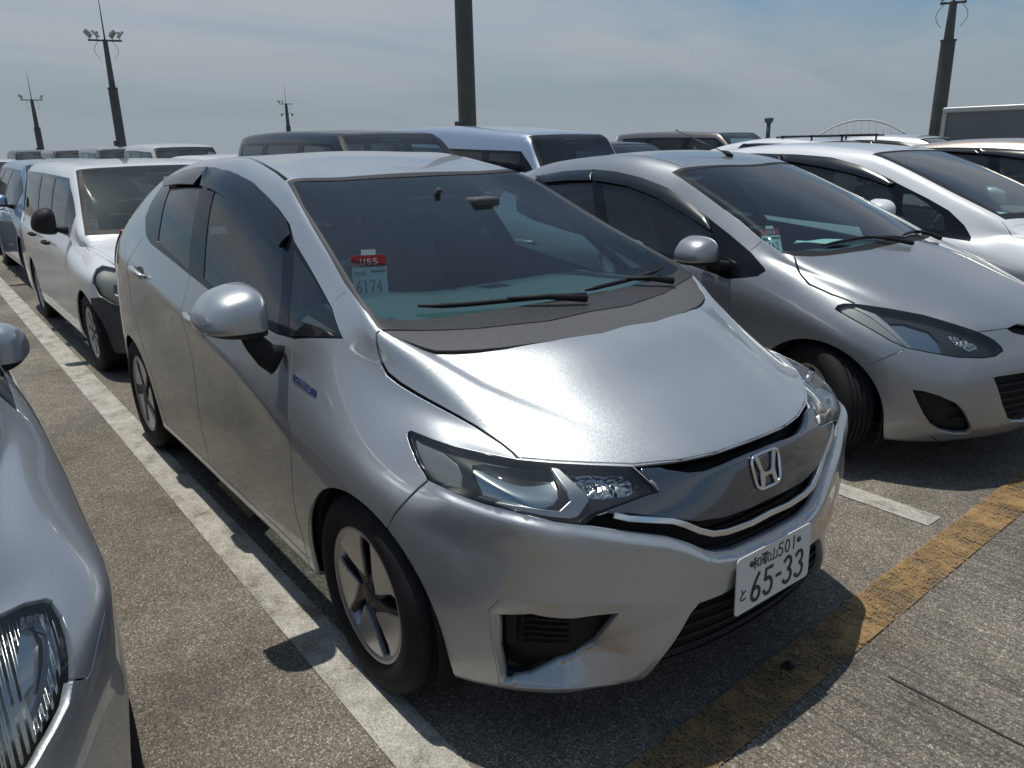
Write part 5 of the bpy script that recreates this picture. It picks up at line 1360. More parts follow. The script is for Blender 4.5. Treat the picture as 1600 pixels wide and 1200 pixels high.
# ------------------------------------------------------------------ the grey compact hatchback: cut into its pieces
def compact():
    O = COMPACT_OUT
    PT = paint('grey_paint', (.33, .342, .352), .34, .64, 1.0, .02)
    sh = compact_shell(3)
    c = sh.cut
    c(O['ws'], WS_D, 'ws_trim')
    c(O['wsglass'], WS_D, 'ws_glass', only=['ws_trim'])
    c(O['hood'], HOOD_D, 'hood', only=['shell'], filt=lambda p: p.z > .66)
    c(O['hl'], CORNER, 'hl_edge', only=['shell', 'hood'])
    H = O['hl']
    c([tuple(Vector(p)+(Vector(np.mean(H, axis=0))-Vector(p))*.05) for p in H], CORNER, 'hl', only=['hl_edge'])
    for k in ('hl_side', 'hl_main', 'hl_turn', 'hl_bezel'): c(O[k], CORNER, k, only=['hl', 'hl_side'])
    c(O['fog'], (-.8, .5, 0), 'fog', only=['shell'])
    c(O['lower'], NOSE_D, 'lower', only=['shell'])
    c(O['slot'], NOSE_D, 'slot', only=['shell', 'hood'])
    c(O['dlo'], SIDE_T, 'dlo', only=['shell', 'ws_trim'])
    for k in ('g_rear', 'g_front'): c(O[k], SIDE_T, k, only=['dlo'])
    c(arch_pts(0, .285, .345, .33), SIDE, 'arch', only=['shell'])
    c(arch_pts(-2.49, .285, .345, .33), SIDE, 'arch', only=['shell'])
    c([(-3.3, -.52, 1.0), (-3.3, -.47, 1.22), (-3.3, .1, 1.26), (-3.3, .1, 1.0)], (1, 0, 0), 'rear_glass', only=['shell'], filt=lambda p: p.x < -2.6)
    c([(-2.78, -.8, 1.05), (-2.80, -.8, .92), (-2.9, -.8, .86), (-3.2, -.8, .86), (-3.2, -.8, 1.05)], SIDE, 'tail', only=['shell'], filt=lambda p: p.y < -.5)
    s = lambda pts, d, w=.0055, only=('shell',): c(pts, d, 'seam', width=w, only=list(only))
    s(O['hood_shut'], HOOD_D, .011, ('shell', 'hood'))
    s(O['hood_front'], NOSE_D, .006, ('shell', 'hood'))
    s(O['bump_seam'], (-.4, .9, -.1))
    s(O['pillar_seam'], SIDE_T, .005)
    s(O['door_front']+[(-.50, -.84, .65), (-.50, -.84, .5), (-.50, -.84, .35), (-.48, -.84, .15)], SIDE)
    s([(-1.50, -.79, .98), (-1.50, -.84, .8), (-1.50, -.84, .24)], SIDE)
    s([(-.47, -.83, .24), (-2.05, -.83, .24)], SIDE)
    s([(-2.33, -.77, 1.06), (-2.35, -.84, .9), (-2.30, -.84, .68), (-2.19, -.84, .55), (-2.10, -.84, .42), (-2.06, -.84, .30), (-2.05, -.84, .24)], SIDE)
    s([(-1.15, -.50, 1.40), (-1.5, -.475, 1.44), (-2.1, -.46, 1.42), (-2.6, -.44, 1.36)], (0, .2, -1), .016)
    c(O['scuff'], (-.8, .5, 0), 'scuff', only=['shell'])
    side = lambda p: p.y < -.50
    DFx = [(q[0], q[2]) for q in O['door_front']]+[(-.50, .65), (-.50, .35), (-.49, .24)]
    panel(sh, 'front_door', [(-.60, .98)]+DFx+[(-1.50, .24), (-1.50, 1.02)], side)
    panel(sh, 'rear_door', [(-1.50, .24), (-1.50, 1.02), (-2.31, 1.09), (-2.35, .9), (-2.30, .68), (-2.19, .55), (-2.10, .42), (-2.06, .30), (-2.05, .24)], side)
    bs = [(q[0], q[2]) for q in O['bump_seam']]
    panel(sh, 'bumper', bs+[(.17, .45), (.17, .05), (1, .05), (1, .69), (.60, .69), (.45, .63)])
    panel(sh, 'fender', DFx+[(-.48, .05), (.18, .05), (.18, .45)]+bs[::-1]+[(.45, .66), (.30, .80), (0, .90), (-.15, .96), (-.33, 1.06), (-.53, .90)], side)
    panel(sh, 'roof', [(-1.1, 1.25), (-1.1, 1.6), (-3.1, 1.6), (-3.1, 1.22)], lambda p: p.y > -.475)
    panel(sh, 'side_body', [(-.47, .05), (-.47, .245), (-2.07, .245), (-2.07, .05)])
    sh.finish()
    root = empty('grey_hatchback')
    tag(root, 'grey compact hatchback with scuffed front bumper parked beside the silver one', 'car', None)
    P = sh.piece
    both = lambda labels, name, mat, **k: [P(labels, name, mat, root, side=sd, **k) for sd in (-1, 1)]
    P('hood', 'bonnet', PT, root, join=True, flange=.014)
    P('bumper', 'front_bumper', PT, root, join=True, flange=.022, lip=.003)
    both('fog', 'fog_lamp_blank', BLACK, inset=.035, flange=0)
    for sd in (-1, 1):
        for k in range(2):
            bm = bmesh.new()
            z = .31+.06*k
            pts = []
            for t in range(7):
                h = sh.ray((2, -.50-.022*t, z), (-1, 0, 0))
                q = Vector(h[0])-sh.normal_at(h[0])[0]*.022; q.y *= -sd
                pts.append(q)
            tube(bm, pts, .010, 6, flat=.4)
            obj('grille_slat', bm, BLACK, root)
    P('scuff', 'bumper_scuff', BLACK, root, side=-1, inset=.001, flange=0)
    P('scuff', 'front_bumper_patch', PT, root, side=1, inset=0, flange=0)
    both('fender', 'front_wing', PT, flange=.014)
    for lab in ('front_door', 'rear_door'):
        for sd in (-1, 1):
            d = P(lab, lab, PT, root, side=sd, flange=.014)
            bm = bmesh.new(); x0, zc = (-1.36, .84) if lab == 'front_door' else (-2.2, .90)
            tube(bm, [(x0-.10, sd*.842, zc), (x0-.08, sd*.872, zc), (x0+.08, sd*.872, zc), (x0+.10, sd*.842, zc)], .015, 8)
            obj('door_handle', bm, PT, d)
    P('roof', 'roof', PT, root, join=True, flange=.012)
    both('side_body', 'sill', PT, flange=.012)
    P('shell', 'body_shell', PT, root, join=True, flange=.01)
    P('seam', 'panel_gap', SEAM, root, join=True, inset=.011, flange=0)
    P('ws_trim', 'windscreen_trim', BLACK, root, join=True, inset=0, flange=.012)
    P('ws_glass', 'windscreen', WS_GLASS, root, join=True, inset=.002, flange=0)
    both('dlo', 'window_trim', GLOSSBLACK, inset=.001, flange=.014)
    both('g_rear', 'rear_window', DARK_GLASS, inset=.004, flange=0)
    P('g_front', 'front_window', SIDE_GLASS, root, side=-1, inset=.004, flange=0)
    P('g_front', 'front_window', SIDE_GLASS, root, side=1, inset=.004, flange=0)
    P('rear_glass', 'back_window', DARK_GLASS, root, join=True, inset=.002, flange=0)
    both('tail', 'tail_lamp', REDLENS, inset=-.004, flange=.02)
    P('slot', 'grille_slot', SEAM, root, join=True, inset=.03, flange=0)
    P('lower', 'lower_grille', SEAM, root, join=True, inset=.05, flange=0)
    for k in range(6):                                          # mesh bars of the lower grille
        z = .27+.036*k
        bm = bmesh.new(); pts = []
        for t in range(-10, 11):
            y = t*.045*(.85 if k < 2 else 1)
            h = sh.ray((2, y, z), (-1, 0, 0)); pts.append(Vector(h[0])-Vector((.028, 0, 0)))
        tube(bm, pts, .007, 6); obj('grille_slat', bm, BLACK, root)
    for sd in (-1, 1):
        hl = P(['hl', 'hl_side', 'hl_main', 'hl_bezel', 'hl_turn'], 'headlight', LENS, root, side=sd, inset=.001, flange=0)
        q = lambda l, n, m, i, **k: P(l, n, m, hl, side=sd, inset=i, **k)
        q('hl_edge', 'lamp_edge', GLOSSBLACK, .001, flange=.03)
        q('hl', 'lamp_bucket', HL_DARK, .030, flange=.03)
        q('hl_side', 'side_reflector', HL_SIDE, .014, flange=.02)
        q('hl_main', 'main_reflector', HL_MAIN, .040, flange=0)
        q('hl_bezel', 'lamp_bezel', SATIN, .010, flange=.03, lip=.003)
        q('hl_turn', 'turn_reflector', HL_TURN, .035, flange=0)
    P(['front_door', 'rear_door', 'roof', 'side_body', 'pillar', 'rear', 'fender', 'bumper', 'shell'], 'cabin_lining', INTERIOR, root, join=True, inset=.045, flange=0)
    for x in (0, -2.49): wheel_well(root, x, .50, .80, .34, .285)
    bm = bmesh.new(); box(bm, (-2.9, -.60, .20), (.45, .60, .24)); obj('underbody', bm, SEAM, root, False)
    bm = bmesh.new(); box(bm, (-.15, -.50, .24), (.40, .50, .62)); obj('engine_bay', bm, SEAM, root, False)
    for x in (0, -2.49):
        for sd in (-1, 1): wheel(root, (x, sd*.735, .292), r=.292, rim=.19, style='cover', side=sd, steer=R_(-24) if x == 0 else 0)
    dashboard(root, (-.12, -.22), .90, -.66, .70, .95)
    for y in (-.36, .36): seat(root, -1.30, y, .46)
    bm = bmesh.new(); box(bm, (-2.35, -.60, .42), (-1.95, .60, .58), .06, 3); obj('rear_bench', bm, SEATM, root)
    bm = bmesh.new(); vs = box(bm, (-.07, -.60, 0), (.07, .60, .55), .06, 3); xform(vs, Matrix.Translation((-2.33, 0, .50)) @ Matrix.Rotation(R_(-18), 4, 'Y')); obj('rear_backrest', bm, SEATM, root)
    steering_wheel(root, (-.80, -.36, .88))
    bm = bmesh.new(); box(bm, (-.98, -.12, 1.235), (-.95, .12, 1.30), .012, 2); tube(bm, [(-.96, 0, 1.28), (-.94, 0, 1.33)], .012); obj('interior_mirror', bm, INTERIOR, root)
    for sd in (-1, 1):
        for k in ('visor_f', 'visor_r'): visor(sh, O[k], root, sd)
        st = [(-.60, sd*.90, .945), (-.58, sd*.86, .915), (-.56, sd*.815, .90)]
        mirror_housing(root, (-.64, sd*.94, .975), (.16, .20, .16), PT, rz=sd*R_(6), side=sd, stalk=st)
    def onshell(y, x0, lift):
        h = sh.ray((x0, y, 3), (0, 0, -1)); return Vector(h[0])+Vector((.2, 0, 1))*lift
    for a, b, piv in (((-.22, -.50), (-.10, .10), (-.03, .05)), ((-.12, .12), (-.22, .58), (-.10, .52))):
        bm = bmesh.new()
        pts = [onshell(a[1]+(b[1]-a[1])*k/8, a[0]+(b[0]-a[0])*k/8, .014) for k in range(9)]
        tube(bm, pts, [.004]+[.008]*7+[.004], 6)
        w = obj('wiper', bm, BLACK, root)
        bm = bmesh.new(); m = pts[4]; p = onshell(piv[1], piv[0], .02)
        tube(bm, [p, p+(m-p)*.5+Vector((0, 0, .01)), m+Vector((0, 0, .006))], [.013, .010, .006], 8); obj('wiper_arm', bm, BLACK, w)
    # rod aerial at the front of the roof, leaning back
    bm = bmesh.new()
    h = sh.ray((-1.22, .0, 3), (0, 0, -1))[0]
    tube(bm, [h+Vector((.03, 0, -.005)), h+Vector((0, 0, .018)), h+Vector((-.04, 0, .03))], [.020, .016, .006], 8)
    ae = obj('aerial', bm, BLACK, root)
    bm = bmesh.new(); tube(bm, [h+Vector((-.03, 0, .025)), h+Vector((-.42, 0, .165))], [.0035, .0025], 6); tube(bm, [h+Vector((-.415, 0, .163)), h+Vector((-.425, 0, .167))], .005, 6); obj('aerial_rod', bm, DARKMETAL, ae)
    number_plate(root, (.765, 0, .43), .33, .165, 0)
    root.location = COMPACT_POS
    return root, sh
HL_FOGGY = principled('lamp_foggy', (.42, .41, .36), .4, .5)
HL_RIB = _ribbed('lamp_ribbed', (.62, .62, .60), 26)
HL_DARK = principled('lamp_dark', (.03, .032, .035), .35, .3)

# ------------------------------------------------------------------ other cars: one parametric shell
def simple_stations(p):
    hw, fo, L = p['hw'], p['fo'], p['L']
    xr = fo-L
    xb, zb, xt, zt = p['xb'], p['zb'], p['xt'], p['zt']            # windscreen base / top on the centre line
    zh0, xh = p['zh0'], p.get('xh', xb+.16)                          # bonnet lip height, bonnet rear edge
    zh1 = p.get('zh1', zb-.04)
    b0, b1 = p['belt']                                               # belt height front, rear
    wb, wr = p['wb']*hw, p['wr']*hw                                  # half widths: windscreen base, roof rail
    zr, xe, ze = p['zr'], p['xe'], p['ze']                           # roof height, roof rear end
    cx = p.get('corner', .20); cyk = p.get('cyk', .76)
    zb0 = p.get('clear', .19)
    lerp = lambda a, b, t: a+(b-a)*t
    st = []
    def rail_z(x):                                                   # height of the roof rail line
        t = (xt-x)/(xt-xe)
        return lerp(zt-.03, ze-.03, t**1.6)+(zr-max(zt, ze))*4*max(t, 0)*(1-min(t, 1))*.6
    def roof_z(x):
        t = max(0, min(1, (xt-x)/(xt-xe)))
        return lerp(zt, ze, t**1.6)+(zr-lerp(zt, ze, .4))*4*t*(1-t)*.9
    def belt(x): return lerp(b0, b1, max(0, min(1, (xb-x)/(xb-xr))))
    def row(x, k, top6, zs=None, inset=0.0, y6=.765):
        y = hw*k
        zs = zs or .78
        return [(x, y-.06, zb0-.01), (x, y-.02, zb0+.01), (x, y-.003, .33), (x, y, .48), (x, y-.002, .63), (x, y-.012 if k > .97 else y-.03, zs), top6]
    # front corner and bonnet
    zt6 = zh0+.0
    z5 = zh0-.085; z4 = zh0-.20
    st.append({'p': [(fo-cx-.06, hw*(cyk-.05), zb0-.01), (fo-cx-.02, hw*(cyk-.02), zb0+.01), (fo-cx, hw*cyk, .31), (fo-cx, hw*cyk, .44), (fo-cx-.01, hw*(cyk-.005), min(.58, z4)), (fo-cx-.035, hw*(cyk-.02), z5), (fo-cx-.09, hw*(cyk-.06), zt6)],
        't': [(fo-cx-.02, hw*.55), (fo-cx+.06, hw*.38), (fo-cx+.10, hw*.19), (fo-cx+.11, 0)], 'z': [zh0]*4})
    x1 = fo-cx-.20; x2 = lerp(x1, xh, .42); x3 = xh-.12
    def hz(x): 
        t = max(0, min(1, (fo-cx+.1-x)/(fo-cx+.1-xh))); return lerp(zh0, zh1, 1-(1-t)**1.45)
    for i, (x, k) in enumerate(((x1, .93), (x2, .985), (x3, 1.0))):
        xc = [lerp(fo-cx+.10, xh, (.30, .66, 1.0)[i])]*1
        zc = hz(xc[0])
        y6 = hw*(.80, .86, .89)[i]
        z6 = zc-.055
        st.append({'p': row(x, k, (x-.03, y6, z6), lerp(z5, z6, .45)), 't': [(lerp(x, xc[0], .35), hw*lerp(.66, .76, i/2)), (lerp(x, xc[0], .7), hw*.45), (lerp(x, xc[0], .95), hw*.23), (xc[0], 0)], 'z': [zc-.012, zc-.002, zc, zc]})
    # windscreen base
    sx = xb-.10
    st.append({'p': row(sx-.06, 1.0, (sx-.07, hw*.915, belt(sx)-.03), lerp(.72, belt(sx), .4)), 't': [(xb-.06, wb), (xb-.02, wb*.66), (xb, wb*.33), (xb+.01, 0)], 'z': [zb+.005, zb+.003, zb, zb]})
    for t in (.33, .66):
        x = lerp(xb-.06, xt, t); w = lerp(wb, wr-.02, t)
        z = lerp(zb, zt, t)+.018
        xs = lerp(sx-.06, xt-.05, t)
        st.append({'p': row(xs, 1.0, (xs, hw*.93, belt(xs)), lerp(.70, belt(xs), .5)), 't': [(x, w), (lerp(xb, xt, t), w*.68), (lerp(xb, xt, t)+.01, w*.34), (lerp(xb, xt, t)+.015, 0)], 'z': [z-.02, z, z+.004, z+.005], 'b': .008})
    xs = xt-.05
    st.append({'p': row(xs, 1.0, (xs, hw*.93, belt(xs)), lerp(.70, belt(xs), .5)), 't': [(xt, wr-.02), (xt-.01, wr*.66), (xt-.015, wr*.33), (xt-.015, 0)], 'z': [zt-.028, zt-.006, zt, zt+.001], 'b': .018})
    n = 4
    for i in range(1, n+1):
        x = lerp(xt, xe, i/n*.94)
        st.append({'p': row(x, 1.0 if i < n else .985, (x, hw*(.93 if i < n else .91), belt(x)), lerp(.70, belt(x), .5)), 't': [(x, wr-.012*(i == n)), (x, wr*.74), (x, wr*.37), (x, 0)], 'z': [rail_z(x), roof_z(x)-.012, roof_z(x)-.002, roof_z(x)], 'b': .02})
    # rear
    xq = lerp(xe, xr, .35)
    st.append({'p': row(xr+.22, .955, (min(xr+.24, xe+.02), hw*.87, belt(xr)), lerp(.70, belt(xr), .5)), 't': [(lerp(xe, xr, .10), wr*.95), (lerp(xe, xr, .06), wr*.70), (lerp(xe, xr, .02), wr*.36), (xe-.01, 0)], 'z': [rail_z(xe)-.03, roof_z(xe)-.035, roof_z(xe)-.02, roof_z(xe)-.018], 'b': .01})
    st.append({'p': row(xr+.07, .83, (lerp(xe, xr, .75)+.02, hw*.78, belt(xr)), lerp(.70, belt(xr), .5)), 't': [(lerp(xe, xr, .35)-.02, wr*.86), (lerp(xe, xr, .30)-.03, wr*.62), (lerp(xe, xr, .27)-.03, wr*.31), (lerp(xe, xr, .26)-.03, 0)], 'z': [rail_z(xe)-.09, roof_z(xe)-.085, roof_z(xe)-.075, roof_z(xe)-.07]})
    out = []
    for s in st:
        tops = [(a, b, z) for (a, b), z in zip(s['t'], s['z'])]
        out.append({'p': s['p']+tops, 'b': s.get('b', 0)})
    zf = zh0
    front = [(fo-.06, zb0), (fo-.02, zb0+.015), (fo, .31), (fo, .44), (fo-.01, min(.58, z4)), (fo-.045, z5)]
    rear = [(xr+.05, zb0+.02), (xr+.01, zb0+.04), (xr, .40), (xr+.005, .56), (xr+.02, .76), (lerp(xr, xe, .1), (belt(xr)+.72)/2)]
    return out, front, rear
def simple_car(name, label, p, mats, loc, rz=0.0, group=None, level=2, inside=True):
    """car with panels, glazing, lamps, wheels and mirrors from the parametric shell"""
    stn, fr, re = simple_stations(p)
    cr = []
    for s in range(4, 7): cr.append((('s', s, 8), ('s', s+1, 8), .4))
    for r in range(8, 11): cr += [(('s', 7, r), ('s', 7, r+1), .4), (('s', 4, r), ('s', 4, r+1), .5)]
    for s in range(5, 11): cr.append((('s', s, 6), ('s', s+1, 6), .25))
    sh = Shell(stn, fr, re, cr, level, fpw=p.get('fpw', 2.3), fit=3)
    c = sh.cut
    E = expand(stn)
    neg = lambda v: Vector((v.x, -v.y, v.z))
    lerp = lambda a, b, t: a+(b-a)*t
    # windscreen
    base = [neg(E[4][r]) for r in range(8, 12)]; top = [neg(E[7][r]) for r in range(8, 12)]
    mid = [neg(E[5][8]), neg(E[6][8])]
    wsout = [tuple(base[0]+Vector((.0, .02, 0))), tuple(mid[0]+Vector((0, .018, 0))), tuple(mid[1]+Vector((0, .018, 0))), tuple(top[0]+Vector((0, .018, -.003)))]+[tuple(v+Vector((.012, 0, 0))) for v in top[1:]]+[tuple(top[3]+Vector((0, .1, 0)))]+[tuple(base[3]+Vector((.0, .1, 0)))]+[tuple(v) for v in reversed(base[1:])]
    steep = (p['zt']-p['zb'])/max(.05, abs(p['xb']-p['xt']))
    wd = Vector((-.5-.3*steep, .15, -.55)).normalized()
    c(wsout, wd, 'ws_trim')
    cen = Vector((np.mean([q[0] for q in wsout[:7]]), -.12, np.mean([q[2] for q in wsout[:7]])))
    c([tuple(Vector(q)+Vector((cen.x-q[0], (cen.y-q[1]) if q[1] < -.3 else 0, cen.z-q[2]))*.085) for q in wsout], wd, 'ws_glass', only=['ws_trim'])
    # side glazing from the pillar to the tail
    belt, rail = [], []
    a0, a1 = p.get('glaz', (5, 11))
    lowpts = [neg(E[s][6]) for s in range(a0, a1+1)]
    hipts = [neg(lerp(E[s][6], E[s][8], p.get('gtop', .88))) for s in range(a0, a1+1)]
    nose = neg(lerp(E[4][6], E[5][6], p.get('nose', .35)))+Vector((0, 0, .015))
    dl = [tuple(nose)]+[tuple(v+Vector((0, 0, .018))) for v in lowpts]
    rearx = p.get('glaz_rear', 0.0)
    dl += [tuple(v+Vector((rearx, 0, 0))) for v in reversed(hipts)]
    if 'dlo' in p: dl = p['dlo']
    c(dl, SIDE_T, 'dlo', only=['shell', 'ws_trim'])
    xs = p['pillars']                                              # pillar positions along x
    z_at = lambda pts, x: np.interp(-x, [-q.x for q in pts], [q.z for q in pts])
    y_at = lambda pts, x: np.interp(-x, [-q.x for q in pts], [q.y for q in pts])
    for i, w in enumerate(p.get('wins', [])): c(w, SIDE_T, 'win%d' % i, only=['dlo'])
    for i, (xa, xb_) in enumerate(xs):
        if i < len(p.get('wins', [])): continue
        n = 6
        poly = []
        for k in range(n+1):
            x = xa+(xb_-xa)*k/n; poly.append((x, y_at(lowpts, x), z_at(lowpts, x)+.04))
        for k in range(n, -1, -1):
            x = xa+(xb_-xa)*k/n; poly.append((x, y_at(hipts, x), z_at(hipts, x)-.028))
        c(poly, SIDE_T, 'win%d' % i, only=['dlo'])
    # bonnet, lamps, arches, gaps
    fo, hw = p['fo'], p['hw']; R, wbase = p['r'], p['wbase']
    xr = fo-p['L']
    if p.get('hood', True):
        hs = [neg(lerp(E[s][6], E[s][8], p.get('hoodk', .30))) for s in range(0, 4)]+[neg(lerp(E[4][8], E[4][6], .08))]
        c([tuple(q) for q in hs], HOOD_D, 'seam', width=.006, only=['shell'])
        c([tuple(neg(E[0][r])) for r in range(7, 12)], NOSE_D, 'seam', width=.006, only=['shell'])
        c([tuple(neg(E[4][r])+Vector((.07, 0, 0))) for r in range(8, 12)], HOOD_D, 'seam', width=.006, only=['shell'])
    if 'hl' in p: c(p['hl'], p.get('hld', CORNER), 'hl', only=['shell', 'seam'])
    if 'hl2' in p: c(p['hl2'], p.get('hld', CORNER), 'hl2', only=['hl'])
    if 'grille' in p: c(p['grille'], FRONT, 'grille', only=['shell', 'seam'], filt=lambda q: q.x > 0)
    if 'lower' in p: c(p['lower'], FRONT, 'lower', only=['shell'], filt=lambda q: q.x > 0)
    if 'bump' in p: c(p['bump'], p.get('bumpd', SIDE), 'bump', only=['shell'], filt=lambda q: q.x > .1)
    if 'bump' in p: c([(q[0], q[1], q[2]) for q in [(fo-.2, -.01, .1), (fo-.2, -.01, p['bumpz']), (fo-.2, -hw*.95, p['bumpz']), (fo-.2, -hw*.95, .1)]], FRONT, 'bump', only=['shell'], filt=lambda q: q.x > fo-.35)
    for x in (0, -wbase): c(arch_pts(x, R-.01, R+.055, R+.04), SIDE, 'arch', only=['shell', 'bump'])
    b0 = p['belt'][0]
    ds = p['doors']
    for x in ds: c([(x+.02, -hw, z_at(lowpts, x)+.03), (x, -hw, .8), (x+.01, -hw, .26)], SIDE, 'seam', width=.007, only=['shell'])
    c([(ds[0], -hw, .265), (ds[-1], -hw, .265)], SIDE, 'seam', width=.007, only=['shell'])
    for q in p.get('seams', []): c(q, (-.35, .9, -.25), 'seam', width=.006, only=['shell', 'bump'])
    rl, rh = p.get('rglass', (1.02, 1.28))
    c([(xr, -hw*.74, rl), (xr, -hw*.66, rh), (xr, .1, rh+.02), (xr, .1, rl)], (1, 0, 0), 'rear_glass', only=['shell'], filt=lambda q: q.x < xr+.7)
    t0, t1 = p.get('tail', (.72, 1.02))
    c([(xr+.20, -hw, t1), (xr+.16, -hw, t0), (xr-.1, -hw, t0), (xr-.1, -hw, t1)], SIDE, 'tail', only=['shell'], filt=lambda q: q.y < -hw*.62)
    dn = ['front_door', 'rear_door']
    side = lambda q: q.y < -hw*.6
    for i in range(2):
        xa, xb_ = ds[i], ds[i+1]
        panel(sh, dn[i], [(xa+.01, .265), (xa, .8), (xa+.02, z_at(lowpts, xa)+.05), (xb_+.02, z_at(lowpts, xb_)+.05), (xb_, .8), (xb_+.01, .265)], side)
    if p.get('hood', True):
        hy = lambda x: np.interp(-x, [-q.x for q in hs], [q.y for q in hs])
        panel(sh, 'bonnet', [(p['xb']-.08, p['zb']-.10), (p['xb']-.08, 1.2), (fo, 1.2), (fo, p['zh0']+.012), (fo-.12, p['zh0']+.012)], lambda q: q.y > hy(q.x))
    panel(sh, 'front_wing', [(ds[0]+.01, .05), (ds[0]+.01, p['belt'][0]+.03), (p['xb']-.05, p['zb']+.02), (.05, p['zb']), (fo-.45, p['zh0']+.12), (fo-.40, p['zh0']-.12), (.28, .56), (.28, .05)], side)
    if 'bump' not in p: panel(sh, 'bump', [(.28, .05), (.28, .56), (fo-.40, p['zh0']-.12), (fo+.1, p['zh0']-.10), (fo+.1, .05)])
    sh.finish()
    root = empty(name)
    tag(root, label, 'car', group)
    P = sh.piece
    both = lambda l, n, m, **k: [P(l, n, m, root, side=sd, **k) for sd in (-1, 1)]
    PT = mats['paint']; BP = mats.get('bumper', PT)
    body = [l for l in sh.by if l in ('shell',)]
    P(body, 'body_shell', PT, root, join=True, flange=.012)
    if 'bonnet' in sh.by: P('bonnet', 'bonnet', PT, root, join=True, flange=.012)
    both('front_wing', 'front_wing', PT, flange=.012)
    for l in dn:
        if l not in sh.by: continue
        i = dn.index(l)
        for sd in (-1, 1):
            d = P(l, l, PT, root, side=sd, flange=.012)
            bm = bmesh.new(); x0 = ds[i+1]+.16; zc = z_at(lowpts, x0)-.09
            tube(bm, [(x0-.09, sd*(hw-.01), zc), (x0-.07, sd*(hw+.022), zc), (x0+.07, sd*(hw+.022), zc), (x0+.09, sd*(hw-.01), zc)], .014, 6)
            obj('door_handle', bm, mats.get('handle', PT), d)
    if 'bump' in sh.by: P('bump', 'front_bumper', BP, root, join=True, flange=.02)
    P('seam', 'panel_gap', SEAM, root, join=True, inset=.010, flange=0)
    P('ws_trim', 'windscreen_trim', BLACK, root, join=True, inset=0, flange=.01)
    P('ws_glass', 'windscreen', mats.get('ws', WS_GLASS_B), root, join=True, inset=.002, flange=0)
    both('dlo', 'window_trim', GLOSSBLACK, inset=.001, flange=.01)
    for i in range(len(xs)):
        both('win%d' % i, ('front_window', 'rear_window', 'quarter_window' if 'wins' in p else 'side_window')[i], SIDE_GLASS if i == 0 or (i == 2 and 'wins' in p) else mats.get('rglass', DARK_GLASS), inset=.004, flange=0)
    P('rear_glass', 'back_window', DARK_GLASS, root, join=True, inset=.002, flange=0)
    both('tail', 'tail_lamp', REDLENS, inset=-.004, flange=.02)
    if 'hl' in sh.by:
        for sd in (-1, 1):
            o = P([l for l in ('hl', 'hl2') if l in sh.by], 'headlight', LENS, root, side=sd, inset=0, flange=0)
            P('hl', 'lamp_bucket', mats.get('lamp', HL_SIDE), o, side=sd, inset=.03, flange=.03)
            if 'hl2' in sh.by: P('hl2', 'main_reflector', HL_MAIN, o, side=sd, inset=.05, flange=0)
    if 'grille' in sh.by: P('grille', 'grille', BLACK, root, join=True, inset=.03, flange=0)
    if 'lower' in sh.by: P('lower', 'lower_grille', SEAM, root, join=True, inset=.04, flange=0)
    for x in (0, -wbase):
        wheel_well(root, x, hw-.34, hw-.05, R+.05, R-.01)
        for sd in (-1, 1): wheel(root, (x, sd*(hw-.11), R), r=R, rim=R*.66, w=.18, style='cover', side=sd, detail=p.get('wheel_detail', True))
    bm = bmesh.new(); box(bm, (xr+.25, -hw*.7, .21), (fo-.30, hw*.7, .25)); obj('underbody', bm, SEAM, root, False)
    if inside:
        P([l for l in sh.by if l in ('shell', 'front_door', 'rear_door')], 'cabin_lining', mats.get('lining', INTERIOR), root, join=True, inset=.04, flange=0)
        dashboard(root, (p['xb']-.02, p['xb']-.12), p['zb']-.05, p['xb']-.5, hw*.80, p['zb']-.02)
        sx = p.get('seatx', (p['xb']-1.15))
        for y in (-.36, .36): seat(root, sx, y, p.get('seatz', .52), w=.48)
        steering_wheel(root, (p['xb']-.62, -.36, p['zb']-.06))
        bm = bmesh.new(); box(bm, (p['xt']+.08, -.11, p['zt']-.12), (p['xt']+.10, .11, p['zt']-.06), .01, 2); obj('interior_mirror', bm, INTERIOR, root)
    if 'mirror' in p:
        mx, mz = p['mirror']
        for sd in (-1, 1):
            ms = p.get('msize', (.14, .21, .155))
            mirror_housing(root, (mx, sd*(hw+p.get('mout', .10)), mz), ms, mats.get('mirror', PT), side=sd, rz=sd*p.get('mrz', .1), stalk=[(mx+.02, sd*(hw+.04), mz-.03), (mx+.03, sd*(hw-.02), mz-.06), (mx+.03, sd*(hw-.06), mz-.07)] if p.get('mout', .1) > 0 else None)
    for (ya, yb) in ((-.45, .10), (.08, .52)):
        pts = []
        for k in range(7):
            y = lerp(ya, yb, k/6); h = sh.ray((p['xb']-.035, y, 3), (0, 0, -1))
            pts.append(Vector(h[0])+Vector((.01, 0, .015)))
        b2 = bmesh.new(); tube(b2, pts, .008, 6); obj('wiper', b2, BLACK, root)
    for v in p.get('visors', []):
        for sd in (-1, 1): visor(sh, v, root, sd)
    root.location = loc; root.rotation_euler = (0, 0, rz)
    return root, sh
WS_GLASS_B = glass('windscreen_glass_plain', (.56, .72, .72), 1.0, .02)

